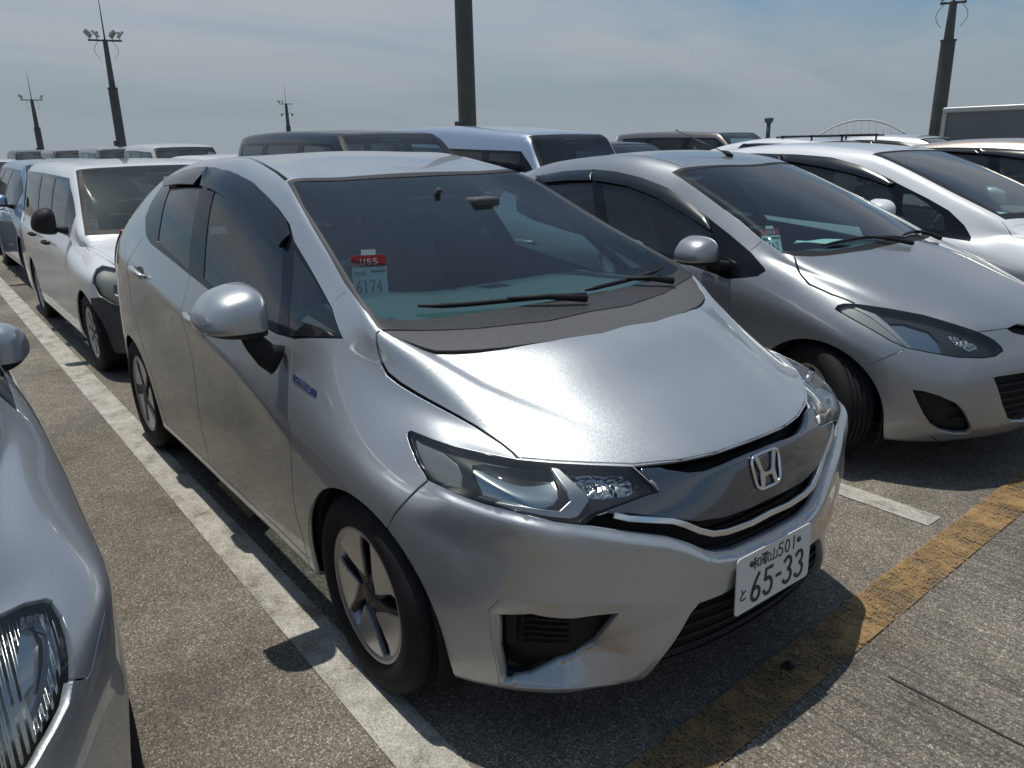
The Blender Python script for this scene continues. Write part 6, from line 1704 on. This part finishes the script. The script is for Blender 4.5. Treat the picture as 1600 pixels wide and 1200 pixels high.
# ------------------------------------------------------------------ the cars around
def copy_tree(o, parent=None):
    c = o.copy(); COL.objects.link(c)
    if parent is not None: c.parent = parent
    for ch in list(o.children): copy_tree(ch, c)
    return c
WHITE = paint('white_paint', (.70, .71, .72), .35, 0.0, 1.0, .06)
SEDAN_SILVER = paint('blue_silver_paint', (.41, .43, .455), .32, .64, 1.0, .025)
BLUE = paint('pale_blue_paint', (.22, .33, .48), .33, .7, 1.0, .05)
BLACKP = paint('black_paint', (.010, .012, .015), .25, .1, .30, .02)
DARKBROWN = paint('bronze_paint', (.20, .165, .15), .3, .7, 1.0, .05)
VANBLUE = paint('van_blue_paint', (.48, .54, .62), .33, .8, 1.0, .04)
BEIGE = paint('beige_paint', (.56, .46, .38), .33, .7, 1.0, .05)
PEARL = paint('pearl_paint', (.62, .62, .60), .33, .3, 1.0, .05)
LININGB = principled('lining_beige', (.22, .20, .17), .85)
NAVYPL = dusty(principled('dark_bumper', (.022, .026, .034), .5), .15, 6, .2)

SEDAN = dict(hw=.8475, fo=.80, L=4.3, hoodk=.75, xb=-.10, zb=.96, xt=-.85, zt=1.40, zh0=.74, zh1=.92, belt=(.92, 1.02), wb=.80, wr=.66, zr=1.47, xe=-2.95, ze=1.36, wbase=2.52, r=.295, corner=.24, cyk=.80,
    pillars=[(-.72, -1.40), (-1.50, -2.15), (-2.3, -2.75)], doors=[-.45, -1.45, -2.3],
    hl=SEDAN_OUT['hl'], hl2=SEDAN_OUT['hl2'], fend=None, seams=[SEDAN_OUT['seam'], SEDAN_OUT['seam2']],
    mirror=(-.84, .99), mout=-.045, mrz=1.2, msize=(.13, .20, .15))
ADVAN = dict(hw=.8475, fo=.80, L=4.37, xb=-.22, zb=.945, xt=-.86, zt=1.43, zh0=.76, zh1=.905, belt=(.91, .97), wb=.86, wr=.75, zr=1.485, xe=-3.25, ze=1.45, wbase=2.55, r=.285, corner=.28, cyk=.78,
    pillars=[(-.78, -1.35), (-1.45, -2.05), (-2.2, -3.1)], doors=[-.52, -1.40, -2.15], nose=.75,
    hl=[(.56, -.54, .73), (.49, -.62, .775), (.38, -.70, .80), (.26, -.745, .805), (.23, -.765, .77), (.26, -.80, .67), (.33, -.80, .60), (.44, -.755, .555), (.56, -.67, .535), (.63, -.58, .54), (.64, -.52, .60)],
    hl2=[(.56, -.56, .69), (.46, -.66, .70), (.40, -.72, .68), (.42, -.745, .62), (.50, -.70, .575), (.60, -.60, .57), (.61, -.55, .63)],
    bump=[(.22, -.8, .57), (.33, -.8, .585), (.42, -.78, .548), (.6, -.65, .53), (1.0, -.5, .53), (1.0, -.5, .1), (.2, -.8, .1)], bumpz=.53,
    grille=[(.8, -.48, .70), (.8, .05, .71), (.8, .05, .57), (.8, -.46, .57)],
    mirror=(-.50, 1.05), mout=.085, msize=(.12, .165, .20))
MPV = dict(hw=.8725, fo=.84, L=4.46, xb=.0, zb=.975, xt=-1.12, zt=1.425, zh0=.70, zh1=.92, belt=(.87, .99), wb=.80, wr=.66, zr=1.495, xe=-3.05, ze=1.36, wbase=2.70, r=.30, corner=.26, cyk=.76, nose=-.15,
    pillars=[(-.98, -1.50), (-1.62, -2.3), (-2.45, -2.9)], doors=[-.70, -1.62, -2.45], mirror=(-.77, 1.01), msize=(.15, .21, .18), mout=.085,
    dlo=MPV_OUT['dlo'], wins=[MPV_OUT['g0'], MPV_OUT['g1'], MPV_OUT['g2']], visors=[MPV_OUT['v0'], MPV_OUT['v1']])
VAN = dict(hw=.84, fo=.75, L=4.3, xb=.42, zb=1.06, xt=-.10, zt=1.64, zh0=.92, zh1=1.02, xh=.50, belt=(1.05, 1.08), wb=.84, wr=.76, zr=1.80, xe=-3.30, ze=1.76, wbase=2.4, r=.30, corner=.16, cyk=.84, hood=False,
    pillars=[(-.12, -.72), (-.86, -1.9), (-2.05, -3.1)], doors=[.02, -.80, -1.98], mirror=(.20, 1.15), rglass=(1.1, 1.6), gtop=.70)
MINIVAN = dict(hw=.85, fo=.85, L=4.6, xb=.15, zb=1.05, xt=-.70, zt=1.67, zh0=.86, zh1=1.0, belt=(1.0, 1.05), wb=.82, wr=.74, zr=1.745, xe=-3.45, ze=1.70, wbase=2.8, r=.31, corner=.22, cyk=.80, nose=.1,
    pillars=[(-.60, -1.35), (-1.5, -2.4), (-2.55, -3.35)], doors=[-.45, -1.45, -2.5], mirror=(-.30, 1.10), rglass=(1.1, 1.58), tail=(.9, 1.6))
KEI = dict(hw=.737, fo=.62, L=3.39, xb=.12, zb=1.02, xt=-.45, zt=1.62, zh0=.86, zh1=.98, belt=(1.0, 1.04), wb=.82, wr=.78, zr=1.70, xe=-2.55, ze=1.66, wbase=2.4, r=.27, corner=.16, cyk=.84,
    pillars=[(-.42, -1.05), (-1.18, -1.85), (-1.98, -2.4)], doors=[-.30, -1.12, -1.95], mirror=(-.15, 1.06), rglass=(1.08, 1.52), tail=(.8, 1.2))
WAGON = dict({k: v for k, v in SEDAN.items() if k not in ('hl', 'hl2', 'seams')}, hl=[(q[0]-.02, q[1], q[2]) for q in ADVAN['hl']], zt=1.42, zr=1.48, xe=-3.05, ze=1.44)
WAGON.update(mirror=(-.45, 1.0), mout=.09, mrz=.1)

# ------------------------------------------------------------------ deck, markings
def ground_material():
    m = bpy.data.materials.new('deck_concrete'); m.use_nodes = True
    n, l = m.node_tree.nodes, m.node_tree.links
    b = n['Principled BSDF']; b.inputs['Roughness'].default_value = .88; b.inputs['Specular IOR Level'].default_value = .3
    t = n.new('ShaderNodeTexCoord')
    fine = n.new('ShaderNodeTexVoronoi'); fine.inputs['Scale'].default_value = 230; l.new(t.outputs['Object'], fine.inputs['Vector'])
    sp = n.new('ShaderNodeSeparateColor'); l.new(fine.outputs['Color'], sp.inputs[0])
    ramp = n.new('ShaderNodeValToRGB')
    e = ramp.color_ramp.elements
    e[0].position = 0; e[0].color = (.085, .076, .064, 1)
    e[1].position = 1; e[1].color = (.46, .42, .36, 1)
    for p, c in ((.30, (.138, .119, .094, 1)), (.62, (.190, .165, .131, 1)), (.88, (.256, .225, .180, 1))):
        x = e.new(p); x.color = c
    l.new(sp.outputs[0], ramp.inputs[0])
    big = n.new('ShaderNodeTexNoise'); big.inputs['Scale'].default_value = .9; big.inputs['Detail'].default_value = 6; l.new(t.outputs['Object'], big.inputs['Vector'])
    r1 = n.new('ShaderNodeMapRange'); r1.inputs[1].default_value = .3; r1.inputs[2].default_value = .7; r1.inputs[3].default_value = .62; r1.inputs[4].default_value = 1.28; l.new(big.outputs['Fac'], r1.inputs[0])
    mid = n.new('ShaderNodeTexNoise'); mid.inputs['Scale'].default_value = 9; mid.inputs['Detail'].default_value = 7; mid.inputs['Roughness'].default_value = .65; l.new(t.outputs['Object'], mid.inputs['Vector'])
    r2 = n.new('ShaderNodeMapRange'); r2.inputs[1].default_value = .3; r2.inputs[2].default_value = .7; r2.inputs[3].default_value = .78; r2.inputs[4].default_value = 1.18; l.new(mid.outputs['Fac'], r2.inputs[0])
    # brushed finish in the aisle: fine streaks along the bays
    mp = n.new('ShaderNodeMapping'); mp.inputs['Scale'].default_value = (2.5, 95, 1); mp.inputs['Rotation'].default_value = (0, 0, R_(-14)); l.new(t.outputs['Object'], mp.inputs['Vector'])
    st = n.new('ShaderNodeTexNoise'); st.inputs['Scale'].default_value = 1; st.inputs['Detail'].default_value = 4; l.new(mp.outputs[0], st.inputs['Vector'])
    r3 = n.new('ShaderNodeMapRange'); r3.inputs[1].default_value = .35; r3.inputs[2].default_value = .65; r3.inputs[3].default_value = .66; r3.inputs[4].default_value = 1.2; l.new(st.outputs['Fac'], r3.inputs[0])
    sx = n.new('ShaderNodeSeparateXYZ'); l.new(t.outputs['Object'], sx.inputs[0])
    wob = n.new('ShaderNodeMath'); wob.operation = 'MULTIPLY_ADD'; l.new(mid.outputs['Fac'], wob.inputs[0]); wob.inputs[1].default_value = .05; l.new(sx.outputs[0], wob.inputs[2])
    ais = n.new('ShaderNodeMapRange'); ais.inputs[1].default_value = .66; ais.inputs[2].default_value = .76; l.new(wob.outputs[0], ais.inputs[0])
    one = n.new('ShaderNodeMix'); one.data_type = 'FLOAT'; l.new(ais.outputs[0], one.inputs[0]); one.inputs[2].default_value = 1.0; l.new(r3.outputs[0], one.inputs[3])
    m1 = n.new('ShaderNodeMath'); m1.operation = 'MULTIPLY'; l.new(r1.outputs[0], m1.inputs[0]); l.new(r2.outputs[0], m1.inputs[1])
    m2 = n.new('ShaderNodeMath'); m2.operation = 'MULTIPLY'; l.new(m1.outputs[0], m2.inputs[0]); l.new(one.outputs[0], m2.inputs[1])
    mul = n.new('ShaderNodeVectorMath'); mul.operation = 'SCALE'; l.new(ramp.outputs[0], mul.inputs[0]); l.new(m2.outputs[0], mul.inputs['Scale'])
    # damp, rusty and oily stains
    sn = n.new('ShaderNodeTexNoise'); sn.inputs['Scale'].default_value = 2.6; sn.inputs['Detail'].default_value = 5; l.new(t.outputs['Object'], sn.inputs['Vector'])
    rs = n.new('ShaderNodeMapRange'); rs.inputs[1].default_value = .60; rs.inputs[2].default_value = .78; rs.inputs[4].default_value = .35; l.new(sn.outputs['Fac'], rs.inputs[0])
    mx = n.new('ShaderNodeMixRGB'); mx.blend_type = 'MULTIPLY'; l.new(rs.outputs[0], mx.inputs[0]); l.new(mul.outputs[0], mx.inputs[1]); mx.inputs[2].default_value = (.95, .80, .58, 1)
    l.new(mx.outputs[0], b.inputs['Base Color'])
    bu = n.new('ShaderNodeBump'); bu.inputs['Strength'].default_value = .55; bu.inputs['Distance'].default_value = .004
    l.new(fine.outputs['Distance'], bu.inputs['Height'])
    bu2 = n.new('ShaderNodeBump'); bu2.inputs['Strength'].default_value = .3; bu2.inputs['Distance'].default_value = .004; l.new(m2.outputs[0], bu2.inputs['Height']); l.new(bu.outputs[0], bu2.inputs['Normal'])
    l.new(bu2.outputs[0], b.inputs['Normal'])
    return m
def paint_line_material(name, col, wear, streak=False):
    m = bpy.data.materials.new(name); m.use_nodes = True
    n, l = m.node_tree.nodes, m.node_tree.links
    b = n['Principled BSDF']; b.inputs['Roughness'].default_value = .8
    out = n['Material Output']
    t = n.new('ShaderNodeTexCoord')
    a = n.new('ShaderNodeTexNoise'); a.inputs['Scale'].default_value = 7; a.inputs['Detail'].default_value = 8; a.inputs['Roughness'].default_value = .7; l.new(t.outputs['Object'], a.inputs['Vector'])
    f = n.new('ShaderNodeTexVoronoi'); f.inputs['Scale'].default_value = 230; l.new(t.outputs['Object'], f.inputs['Vector'])
    sp = n.new('ShaderNodeSeparateColor'); l.new(f.outputs['Color'], sp.inputs[0])
    mp = n.new('ShaderNodeMapping'); mp.inputs['Scale'].default_value = (2.5, 95, 1); mp.inputs['Rotation'].default_value = (0, 0, R_(-14)); l.new(t.outputs['Object'], mp.inputs['Vector'])
    st = n.new('ShaderNodeTexNoise'); st.inputs['Scale'].default_value = 1; st.inputs['Detail'].default_value = 4; l.new(mp.outputs[0], st.inputs['Vector'])
    s1 = n.new('ShaderNodeMath'); s1.operation = 'MULTIPLY_ADD'; l.new(sp.outputs[0], s1.inputs[0]); s1.inputs[1].default_value = .45; l.new(a.outputs['Fac'], s1.inputs[2])
    s2 = n.new('ShaderNodeMath'); s2.operation = 'MULTIPLY_ADD'; l.new(st.outputs['Fac'], s2.inputs[0]); s2.inputs[1].default_value = .45 if streak else .25; l.new(s1.outputs[0], s2.inputs[2])
    r = n.new('ShaderNodeMapRange'); r.inputs[1].default_value = wear; r.inputs[2].default_value = wear+.22; r.inputs[3].default_value = 1; r.inputs[4].default_value = 0; l.new(s2.outputs[0], r.inputs[0])
    # dirt on the paint itself
    r2 = n.new('ShaderNodeMapRange'); r2.inputs[1].default_value = .3; r2.inputs[2].default_value = .75; l.new(a.outputs['Fac'], r2.inputs[0])
    mx = n.new('ShaderNodeMixRGB'); mx.inputs[1].default_value = (*col, 1); mx.inputs[2].default_value = (col[0]*.55, col[1]*.52, col[2]*.48, 1); l.new(r2.outputs[0], mx.inputs[0])
    sc = n.new('ShaderNodeMixRGB'); sc.blend_type = 'MULTIPLY'; sc.inputs[0].default_value = .5; l.new(mx.outputs[0], sc.inputs[1]); l.new(sp.outputs[0], sc.inputs[2])
    l.new(sc.outputs[0], b.inputs['Base Color'])
    tr = n.new('ShaderNodeBsdfTransparent'); ms = n.new('ShaderNodeMixShader')
    l.new(r.outputs[0], ms.inputs[0]); l.new(tr.outputs[0], ms.inputs[1]); l.new(b.outputs[0], ms.inputs[2]); l.new(ms.outputs[0], out.inputs[0])
    return m
def strip(name, corners, z, mat, cuts=1):
    bm = bmesh.new()
    vs = [bm.verts.new((x, y, z)) for x, y in corners]
    bm.faces.new(vs)
    if bm.faces[:][0].normal.z < 0: bmesh.ops.reverse_faces(bm, faces=bm.faces[:])
    o = obj(name, bm, mat, None, False)
    tag(o, kind='structure')
    return o
def deck():
    G = ground_material()
    o = strip('ground', [(-420, -420), (420, -420), (420, 420), (-420, 420)], 0.0, G)
    LW = paint_line_material('line_white', (.62, .59, .52), 1.0)
    LY = paint_line_material('line_yellow', (.46, .285, .115), .93, True)
    for k in range(-4, 9):
        y = 1.47+2.335*k
        strip('bay_line', [(-16.2, y-.06), (.575, y-.06), (.575, y+.06), (-16.2, y+.06)] if k != -1 else [(-16.2, -.925), (.61, -.94), (.61, -.79), (-16.2, -.775)], .004, LW)
    yl = lambda y: .694-.043*y
    strip('aisle_line', [(yl(-14), -14), (yl(30), 30), (yl(30)+.155, 30), (yl(-14)+.155, -14)], .008, LY)
    # saw-cut joints in the slab
    J = principled('joint_fill', (.035, .032, .03), .9)
    strip('slab_joint', [(.95, .372), (6, .40), (6, .406), (.95, .378)], .004, J)
    strip('slab_joint', [(.95, -3.4), (6, -3.37), (6, -3.364), (.95, -3.394)], .004, J)
    strip('slab_joint', [(-420, -.002-30), (-420, .002-30), (420, .002-30), (420, -.002-30)], .004, J)

# ------------------------------------------------------------------ masts, far things
MASTM = dusty(principled('mast_grey', (.075, .085, .085), .55, .3), .2, 1.5, .2)
def mast(x, y, h_low, h_top, r0, r1, label, lamps=4, spike=3.2, cams=0, base=0.0, arm=1.0):
    root = empty('light_mast', (x, y, 0))
    tag(root, label, 'light mast', 'floodlight masts over the car deck')
    bm = bmesh.new(); tube(bm, [(0, 0, base), (0, 0, h_low)], [r0, r0*.92], 16); tube(bm, [(0, 0, h_low-.01), (0, 0, h_low+.05)], r0*1.04, 16); obj('mast_lower_tube', bm, MASTM, root, True, 40)
    bm = bmesh.new(); tube(bm, [(0, 0, h_low+.03), (0, 0, h_top)], [r1, r1*.72], 16); obj('mast_upper_tube', bm, MASTM, root, True, 40)
    bm = bmesh.new(); box(bm, (-.10, -r0-.12, 1.2), (.12, -r0+.02, 2.2), .01); obj('switch_box', bm, MASTM, root, False)
    if spike:
        bm = bmesh.new(); tube(bm, [(0, 0, h_top), (0, 0, h_top+spike)], [.045, .012], 8); obj('lightning_rod', bm, MASTM, root)
    if lamps:
        a = math.atan2(y-CAM_POS[1], x-CAM_POS[0])
        px, py = -math.sin(a), math.cos(a)
        bm = bmesh.new(); tube(bm, [(-px*arm, -py*arm, h_top-.05), (px*arm, py*arm, h_top-.05)], .05, 8); obj('cross_arm', bm, MASTM, root)
        spots = [-.95*arm, -.50*arm, .50*arm, .95*arm] if lamps == 4 else ([-.95*arm, .95*arm] if lamps == 2 else [.5*arm, 1.0*arm])
        for i, s in enumerate(spots):
            bm = bmesh.new()
            vs = box(bm, (-.22, -.20, -.05), (.22, .20, .06), .03, 2); vs += box(bm, (-.06, -.05, .05), (.06, .05, .18), .01, 1)
            sg = 1 if s > 0 else -1
            M = Matrix.Translation((px*s, py*s, h_top+.28)) @ Matrix.Rotation(a+math.pi/2, 4, 'Z') @ Matrix.Rotation(R_(-50*sg if True else 0), 4, 'Y') @ Matrix.Rotation(R_(25 if i % 2 else -15), 4, 'X')
            xform(vs, M)
            tube(bm, [(px*s*.9, py*s*.9, h_top-.05), (px*s, py*s, h_top+.25)], .025, 6)
            obj('floodlight', bm, LAMPM, root, True, 40)
        for s in (-.35, .35):
            bm = bmesh.new(); pts = []
            for k in range(9):
                t = k/8; pts.append((px*(s+.25*math.sin(t*3.1)*(1 if s > 0 else -1)), py*(s+.25*math.sin(t*3.1)*(1 if s > 0 else -1)), h_top-.1-.9*t))
            tube(bm, pts, .012, 5); obj('cable', bm, BLACK, root)
        if cams:
            bm = bmesh.new(); tube(bm, [(-px*.75, -py*.75, h_top-1.35), (px*.75, py*.75, h_top-1.35)], .03, 6); obj('camera_arm', bm, MASTM, root)
            for s in (-.75, .75):
                bm = bmesh.new(); lathe(bm, [(.001, .10), (.10, .08), (.13, 0), (.12, -.10), (.07, -.2), (.001, -.23)], 12, 'z'); xform(bm.verts, Matrix.Translation((px*s, py*s, h_top-1.5))); obj('dome_camera', bm, BLACK, root)
    return root
LAMPM = principled('floodlight_grey', (.38, .40, .40), .4, .4)
def far_things():
    pass
def tower_far():

    r = empty('control_tower', (-227.3, 326.2, 0)) 
    tag(r, 'small distant control tower standing on the hazy skyline', 'tower')
    M = principled('far_concrete', (.10, .13, .16), .8)
    bm = bmesh.new(); tube(bm, [(0, 0, 0), (0, 0, 9.0)], [1.0, .9], 12); obj('shaft', bm, M, r)
    bm = bmesh.new(); tube(bm, [(0, 0, 8.4), (0, 0, 9.3), (0, 0, 10.6), (0, 0, 11.0)], [1.1, 1.9, 2.1, 1.5], 12); obj('cab', bm, M, r, False)
    return r
def arch_far():
    r = empty('arched_canopy', (-169.0, 303.5, 0))
    a = math.atan2(303.5-CAM_POS[1], -169.0-CAM_POS[0]); r.rotation_euler = (0, 0, a+math.pi/2)
    tag(r, 'distant white arched canopy frame rising over the car roofs', 'canopy')
    W = principled('far_white', (.60, .62, .63), .6)
    for dy, sc in ((0, 1.0), (7, .97)):
        bm = bmesh.new(); pts = [(-16*sc+32*sc*k/24, dy, 2.2+5.6*(1-((k-12)/12)**2)) for k in range(25)]
        tube(bm, pts, .28, 6); obj('arch_rib', bm, W, r)
    for k in range(2, 23, 2):
        x = -16+32*k/24; z = 2.2+5.6*(1-((k-12)/12)**2)
        bm = bmesh.new(); tube(bm, [(x, 0, z), (x*.97, 7, z)], .10, 5); tube(bm, [(x, 0, z), (x, 0, 0)], .07, 5); obj('cross_strut', bm, W, r)
    bm = bmesh.new(); tube(bm, [(-16, 0, 2.3), (16, 0, 2.3)], .16, 6); obj('tie_beam', bm, W, r)
def box_truck():
    root = empty('box_truck', (-5.42, 15.15, 0), math.pi)
    tag(root, 'small truck with a plain grey cargo box and pale frame at the right edge', 'truck')
    PG = dusty(principled('box_panel', (.17, .18, .18), .45, .4), .12, 3, .1)
    FR = dusty(principled('box_frame', (.50, .50, .47), .4, .5), .1, 4, .1)
    z0, z1, w, L = .72, 2.02, 1.06, 2.9
    bm = bmesh.new(); box(bm, (-L, -w+.03, z0), (-.02, w-.03, z1-.03), .02); obj('cargo_box', bm, PG, root, False)
    for y in (-w, w-.07):
        bm = bmesh.new(); box(bm, (-.07, y, z0), (.012, y+.07, z1-.09), .012); obj('corner_post', bm, FR, root, False)
    bm = bmesh.new(); box(bm, (-L, -w-.01, z1-.10), (.015, w+.01, z1), .025, 3); obj('top_rail', bm, FR, root, False)
    bm = bmesh.new(); box(bm, (-.06, -w+.07, z1-.17), (.006, w-.07, z1-.105), .01); obj('header', bm, FR, root, False)
    for k in range(6):
        bm = bmesh.new(); z = z0+.03+k*.18; box(bm, (-.03, -w+.08, z), (.002, w-.08, z+.172), .006); obj('door_slat', bm, PG, root, False)
    bm = bmesh.new(); box(bm, (-L-.1, -.5, .48), (0, .5, .60)); obj('chassis', bm, BLACK, root, False)
    bm = bmesh.new(); vs = box(bm, (-L-1.35, -.72, .45), (-L-.08, .72, 1.82), .08, 3)
    for v in vs:
        if v.co.z > 1.1 and v.co.x < -L-1.0: v.co.x += (v.co.z-1.1)*.35
    obj('cab', bm, WHITE, root, True, 40)
    bm = bmesh.new(); box(bm, (-L-1.05, -.728, 1.15), (-L-.25, .728, 1.68), .03); obj('cab_window', bm, GLOSSBLACK, root)
    for x in (-.7, -L-.6):
        for s in (-1, 1): wheel(root, (x, s*.66, .27), r=.27, rim=.17, w=.16, style='cover', side=s)

# ------------------------------------------------------------------ small things on and behind the screens
def sheet(loc, w, h, rz, tilt, label):
    root_bm = bmesh.new()
    n = 8
    V = [[root_bm.verts.new((w*(i/n-.5), h*(j/n-.5), .006*math.sin(i*.9+j*.5)+.004*math.cos(j*1.3))) for i in range(n+1)] for j in range(n+1)]
    for j in range(n):
        for i in range(n): root_bm.faces.new((V[j][i], V[j][i+1], V[j+1][i+1], V[j+1][i]))
    r = bmesh.ops.extrude_face_region(root_bm, geom=root_bm.faces[:])
    for v in [g for g in r['geom'] if isinstance(g, bmesh.types.BMVert)]: v.co.z += .0008
    o = obj('paper_sheet', root_bm, PAPER)
    o.location = loc; o.rotation_euler = (0, tilt, rz)
    tag(o, label, 'paper')
    return o
def blob():
    bm = bmesh.new()
    bmesh.ops.create_icosphere(bm, subdivisions=3, radius=.016)
    for v in bm.verts:
        k = 1+.35*math.sin(v.co.x*260+1)*math.cos(v.co.y*210)+.2*math.sin(v.co.z*300)
        v.co = Vector((v.co.x*k*1.1, v.co.y*k, max(v.co.z*.55*k, -.004)))
        v.co.z += .012
    o = obj('rubber_scrap', bm, BLACK); o.location = (.749, .175, .004)
    tag(o, 'small black lump lying on the shaded yellow line in front of the number plate', 'scrap')
def roof_rack(loc):
    root = empty('roof_rack', loc)
    tag(root, 'black bar roof rack standing on a white roof before the distant arch', 'roof rack')
    for y in (-.52, .52):
        bm = bmesh.new(); tube(bm, [(-.75, y, .06), (.75, y, .06)], .016, 8); obj('side_bar', bm, BLACK, root)
        for x in (-.6, .0, .6):
            bm = bmesh.new(); tube(bm, [(x, y, -.05), (x, y, .06)], .018, 6); obj('foot', bm, BLACK, root)
    for x in (-.6, 0, .6):
        bm = bmesh.new(); tube(bm, [(x, -.58, .075), (x, .58, .075)], .015, 8); obj('cross_bar', bm, BLACK, root)
    return root

# ------------------------------------------------------------------ put the place together
deck()
hatch, hatch_sh = hatchback()
comp, comp_sh = compact()
GW = 'cars parked in rows on the deck'
advan, advan_sh = simple_car('white_wagon', 'white van-like wagon with dark unpainted bumper and black mirrors behind the silver hatchback', ADVAN,
    dict(paint=WHITE, bumper=NAVYPL, mirror=BLACK, handle=BLACK, lamp=HL_FOGGY), (-4.43, .09, 0), 0, GW)
sedan, _ = simple_car('blue_silver_sedan', 'blue-silver car cut off by the left picture edge with a ribbed headlight', SEDAN, dict(paint=SEDAN_SILVER, lamp=HL_RIB), (-.05, -2.31, 0), 0, GW)
mpv, mpv_sh = simple_car('white_hatchback', 'white hatchback with triangular front quarter window behind the grey compact', MPV, dict(paint=WHITE, lining=LININGB), (-.30, 4.86, 0), 0, GW)
blue, _ = simple_car('pale_blue_wagon', 'pale blue wagon parked behind the white wagon with dark bumper', WAGON, dict(paint=BLUE), (-9.2, .24, 0), 0, GW)
van, _ = simple_car('pale_blue_van', 'pale blue silver tall van behind the silver roof with bare windscreen', VAN, dict(paint=VANBLUE), (-5.5, 4.9, 0), 0, GW)
mini, _ = simple_car('black_minivan', 'black minivan whose roof shows right over the silver hatchback', MINIVAN, dict(paint=BLACKP), (-5.2, 2.62, 0), 0, GW)
kei, _ = simple_car('small_van', 'dark bronze small boxy van far back between two masts', KEI, dict(paint=DARKBROWN), (-23.0, 2.55, 0), 0, GW)
def repaint(o, old, new):
    for k in [o]+list(o.children_recursive):
        for s in k.material_slots:
            if s.material == old: s.link = 'OBJECT'; s.material = new
def another(src, old, new, loc, label, rz=0.0):
    c = copy_tree(src); c.location = loc; c.rotation_euler = (0, 0, rz); c['label'] = label; c['group'] = GW
    repaint(c, old, new)
    return c
GREYV = paint('warm_grey_paint', (.30, .29, .28), .33, .85, 1.0, .05)
another(kei, DARKBROWN, GREYV, (-18.3, 2.75, 0), 'grey small boxy van left of the pale one over the white wagon roof')
another(kei, DARKBROWN, PEARL, (-13.6, 2.8, 0), 'pale pearl small boxy van just left of the silver hatchback roof')
another(kei, DARKBROWN, BLACKP, (-27.8, 2.2, 0), 'blackish small van beside the leftmost mast foot')
another(advan, WHITE, WHITE, (-14.0, -.35, 0), 'white wagon roof behind the pale blue wagon at the left edge')
another(advan, WHITE, WHITE, (-18.8, -.6, 0), 'white wagon farthest back at the left edge')
another(blue, BLUE, BLACKP, (-6.1, 7.35, 0), 'black low car behind the white hatchback roof').scale = (1, 1, 1.06)
another(advan, WHITE, WHITE, (-9.4, 2.75, 0), 'white wagon roof just left of the black minivan')
another(mini, BLACKP, DARKBROWN, (-8.0, 12.3, 0), 'bronze minivan roof below the distant tower')
another(mpv, WHITE, BEIGE, (.25, 7.25, 0), 'beige hatchback at the right edge behind the white one')
another(mpv, WHITE, WHITE, (-3.7, 9.65, 0), 'white hatchback with a black roof rack below the distant arch').scale = (1, 1, 1.04)
roof_rack((-5.0, 9.65, 1.51)).scale = (.8, .9, .7)
another(mpv, WHITE, PEARL, (-3.4, 12.0, 0), 'pearl hatchback roof just left of the box truck').scale = (1, 1, 1.05)
another(mini, BLACKP, PEARL, (-13.0, 17.2, 0), 'pale minivan roof left of the box truck')
another(blue, BLUE, GREYV, (-9.9, 7.4, 0), 'grey wagon behind the black low car')
# lot cards
auction_tag('6174', (-.415, -.522, 1.072), R_(-22), R_(-4), .110, .132, 'lot card 6174 behind the windscreen of the silver hatchback')
auction_tag('6163', (-.58, 1.90, .965), R_(-28), R_(-28), .105, .130, 'lot card 6163 leaning back behind the windscreen of the grey compact')
auction_tag('0175', (-4.90, -.55, .962), R_(-10), R_(-12), .125, .125, 'lot card 0175 behind the windscreen of the white wagon with dark bumper')
auction_tag('6152', (-.90, 4.80, .945), R_(-20), R_(-30), .105, .12, 'lot card low behind the windscreen of the white hatchback')
auction_tag('0176', (-9.62, -.41, .88), R_(-8), R_(-12), .12, .13, 'lot card behind the windscreen of the pale blue wagon')
sheet((-.80, 2.72, .93), .30, .22, R_(25), R_(-3), 'white paper sheet lying on the dash of the grey compact')
sheet((-.86, 5.15, .93), .26, .20, R_(20), R_(-3), 'white paper sheet lying on the dash of the white hatchback')
blob()
# masts and far things
mast(-49.0, 9.24, 5.0, 7.55, .27, .17, 'tall floodlight mast with four lamps, second from the left', 4, 2.6, arm=.85)
mast(-96.3, 11.5, 4.2, 7.0, .33, .22, 'leftmost floodlight mast, thinner with lamps on both sides', 2, 2.9)
mast(-113.7, 46.1, 4.7, 7.9, .36, .26, 'short far mast with cameras under its lamp above the black minivan', 1, 3.0, 1)
mast(-17.9, 11.95, 6.5, 10.5, .27, .19, 'thick near mast rising out of the top edge over the pale blue van', 4, 3.5)
mast(-15.45, 35.5, 5.4, 6.95, .31, .20, 'floodlight mast at the right beside the box truck', 2, 2.5, arm=.5)
tower_far(); arch_far(); box_truck()
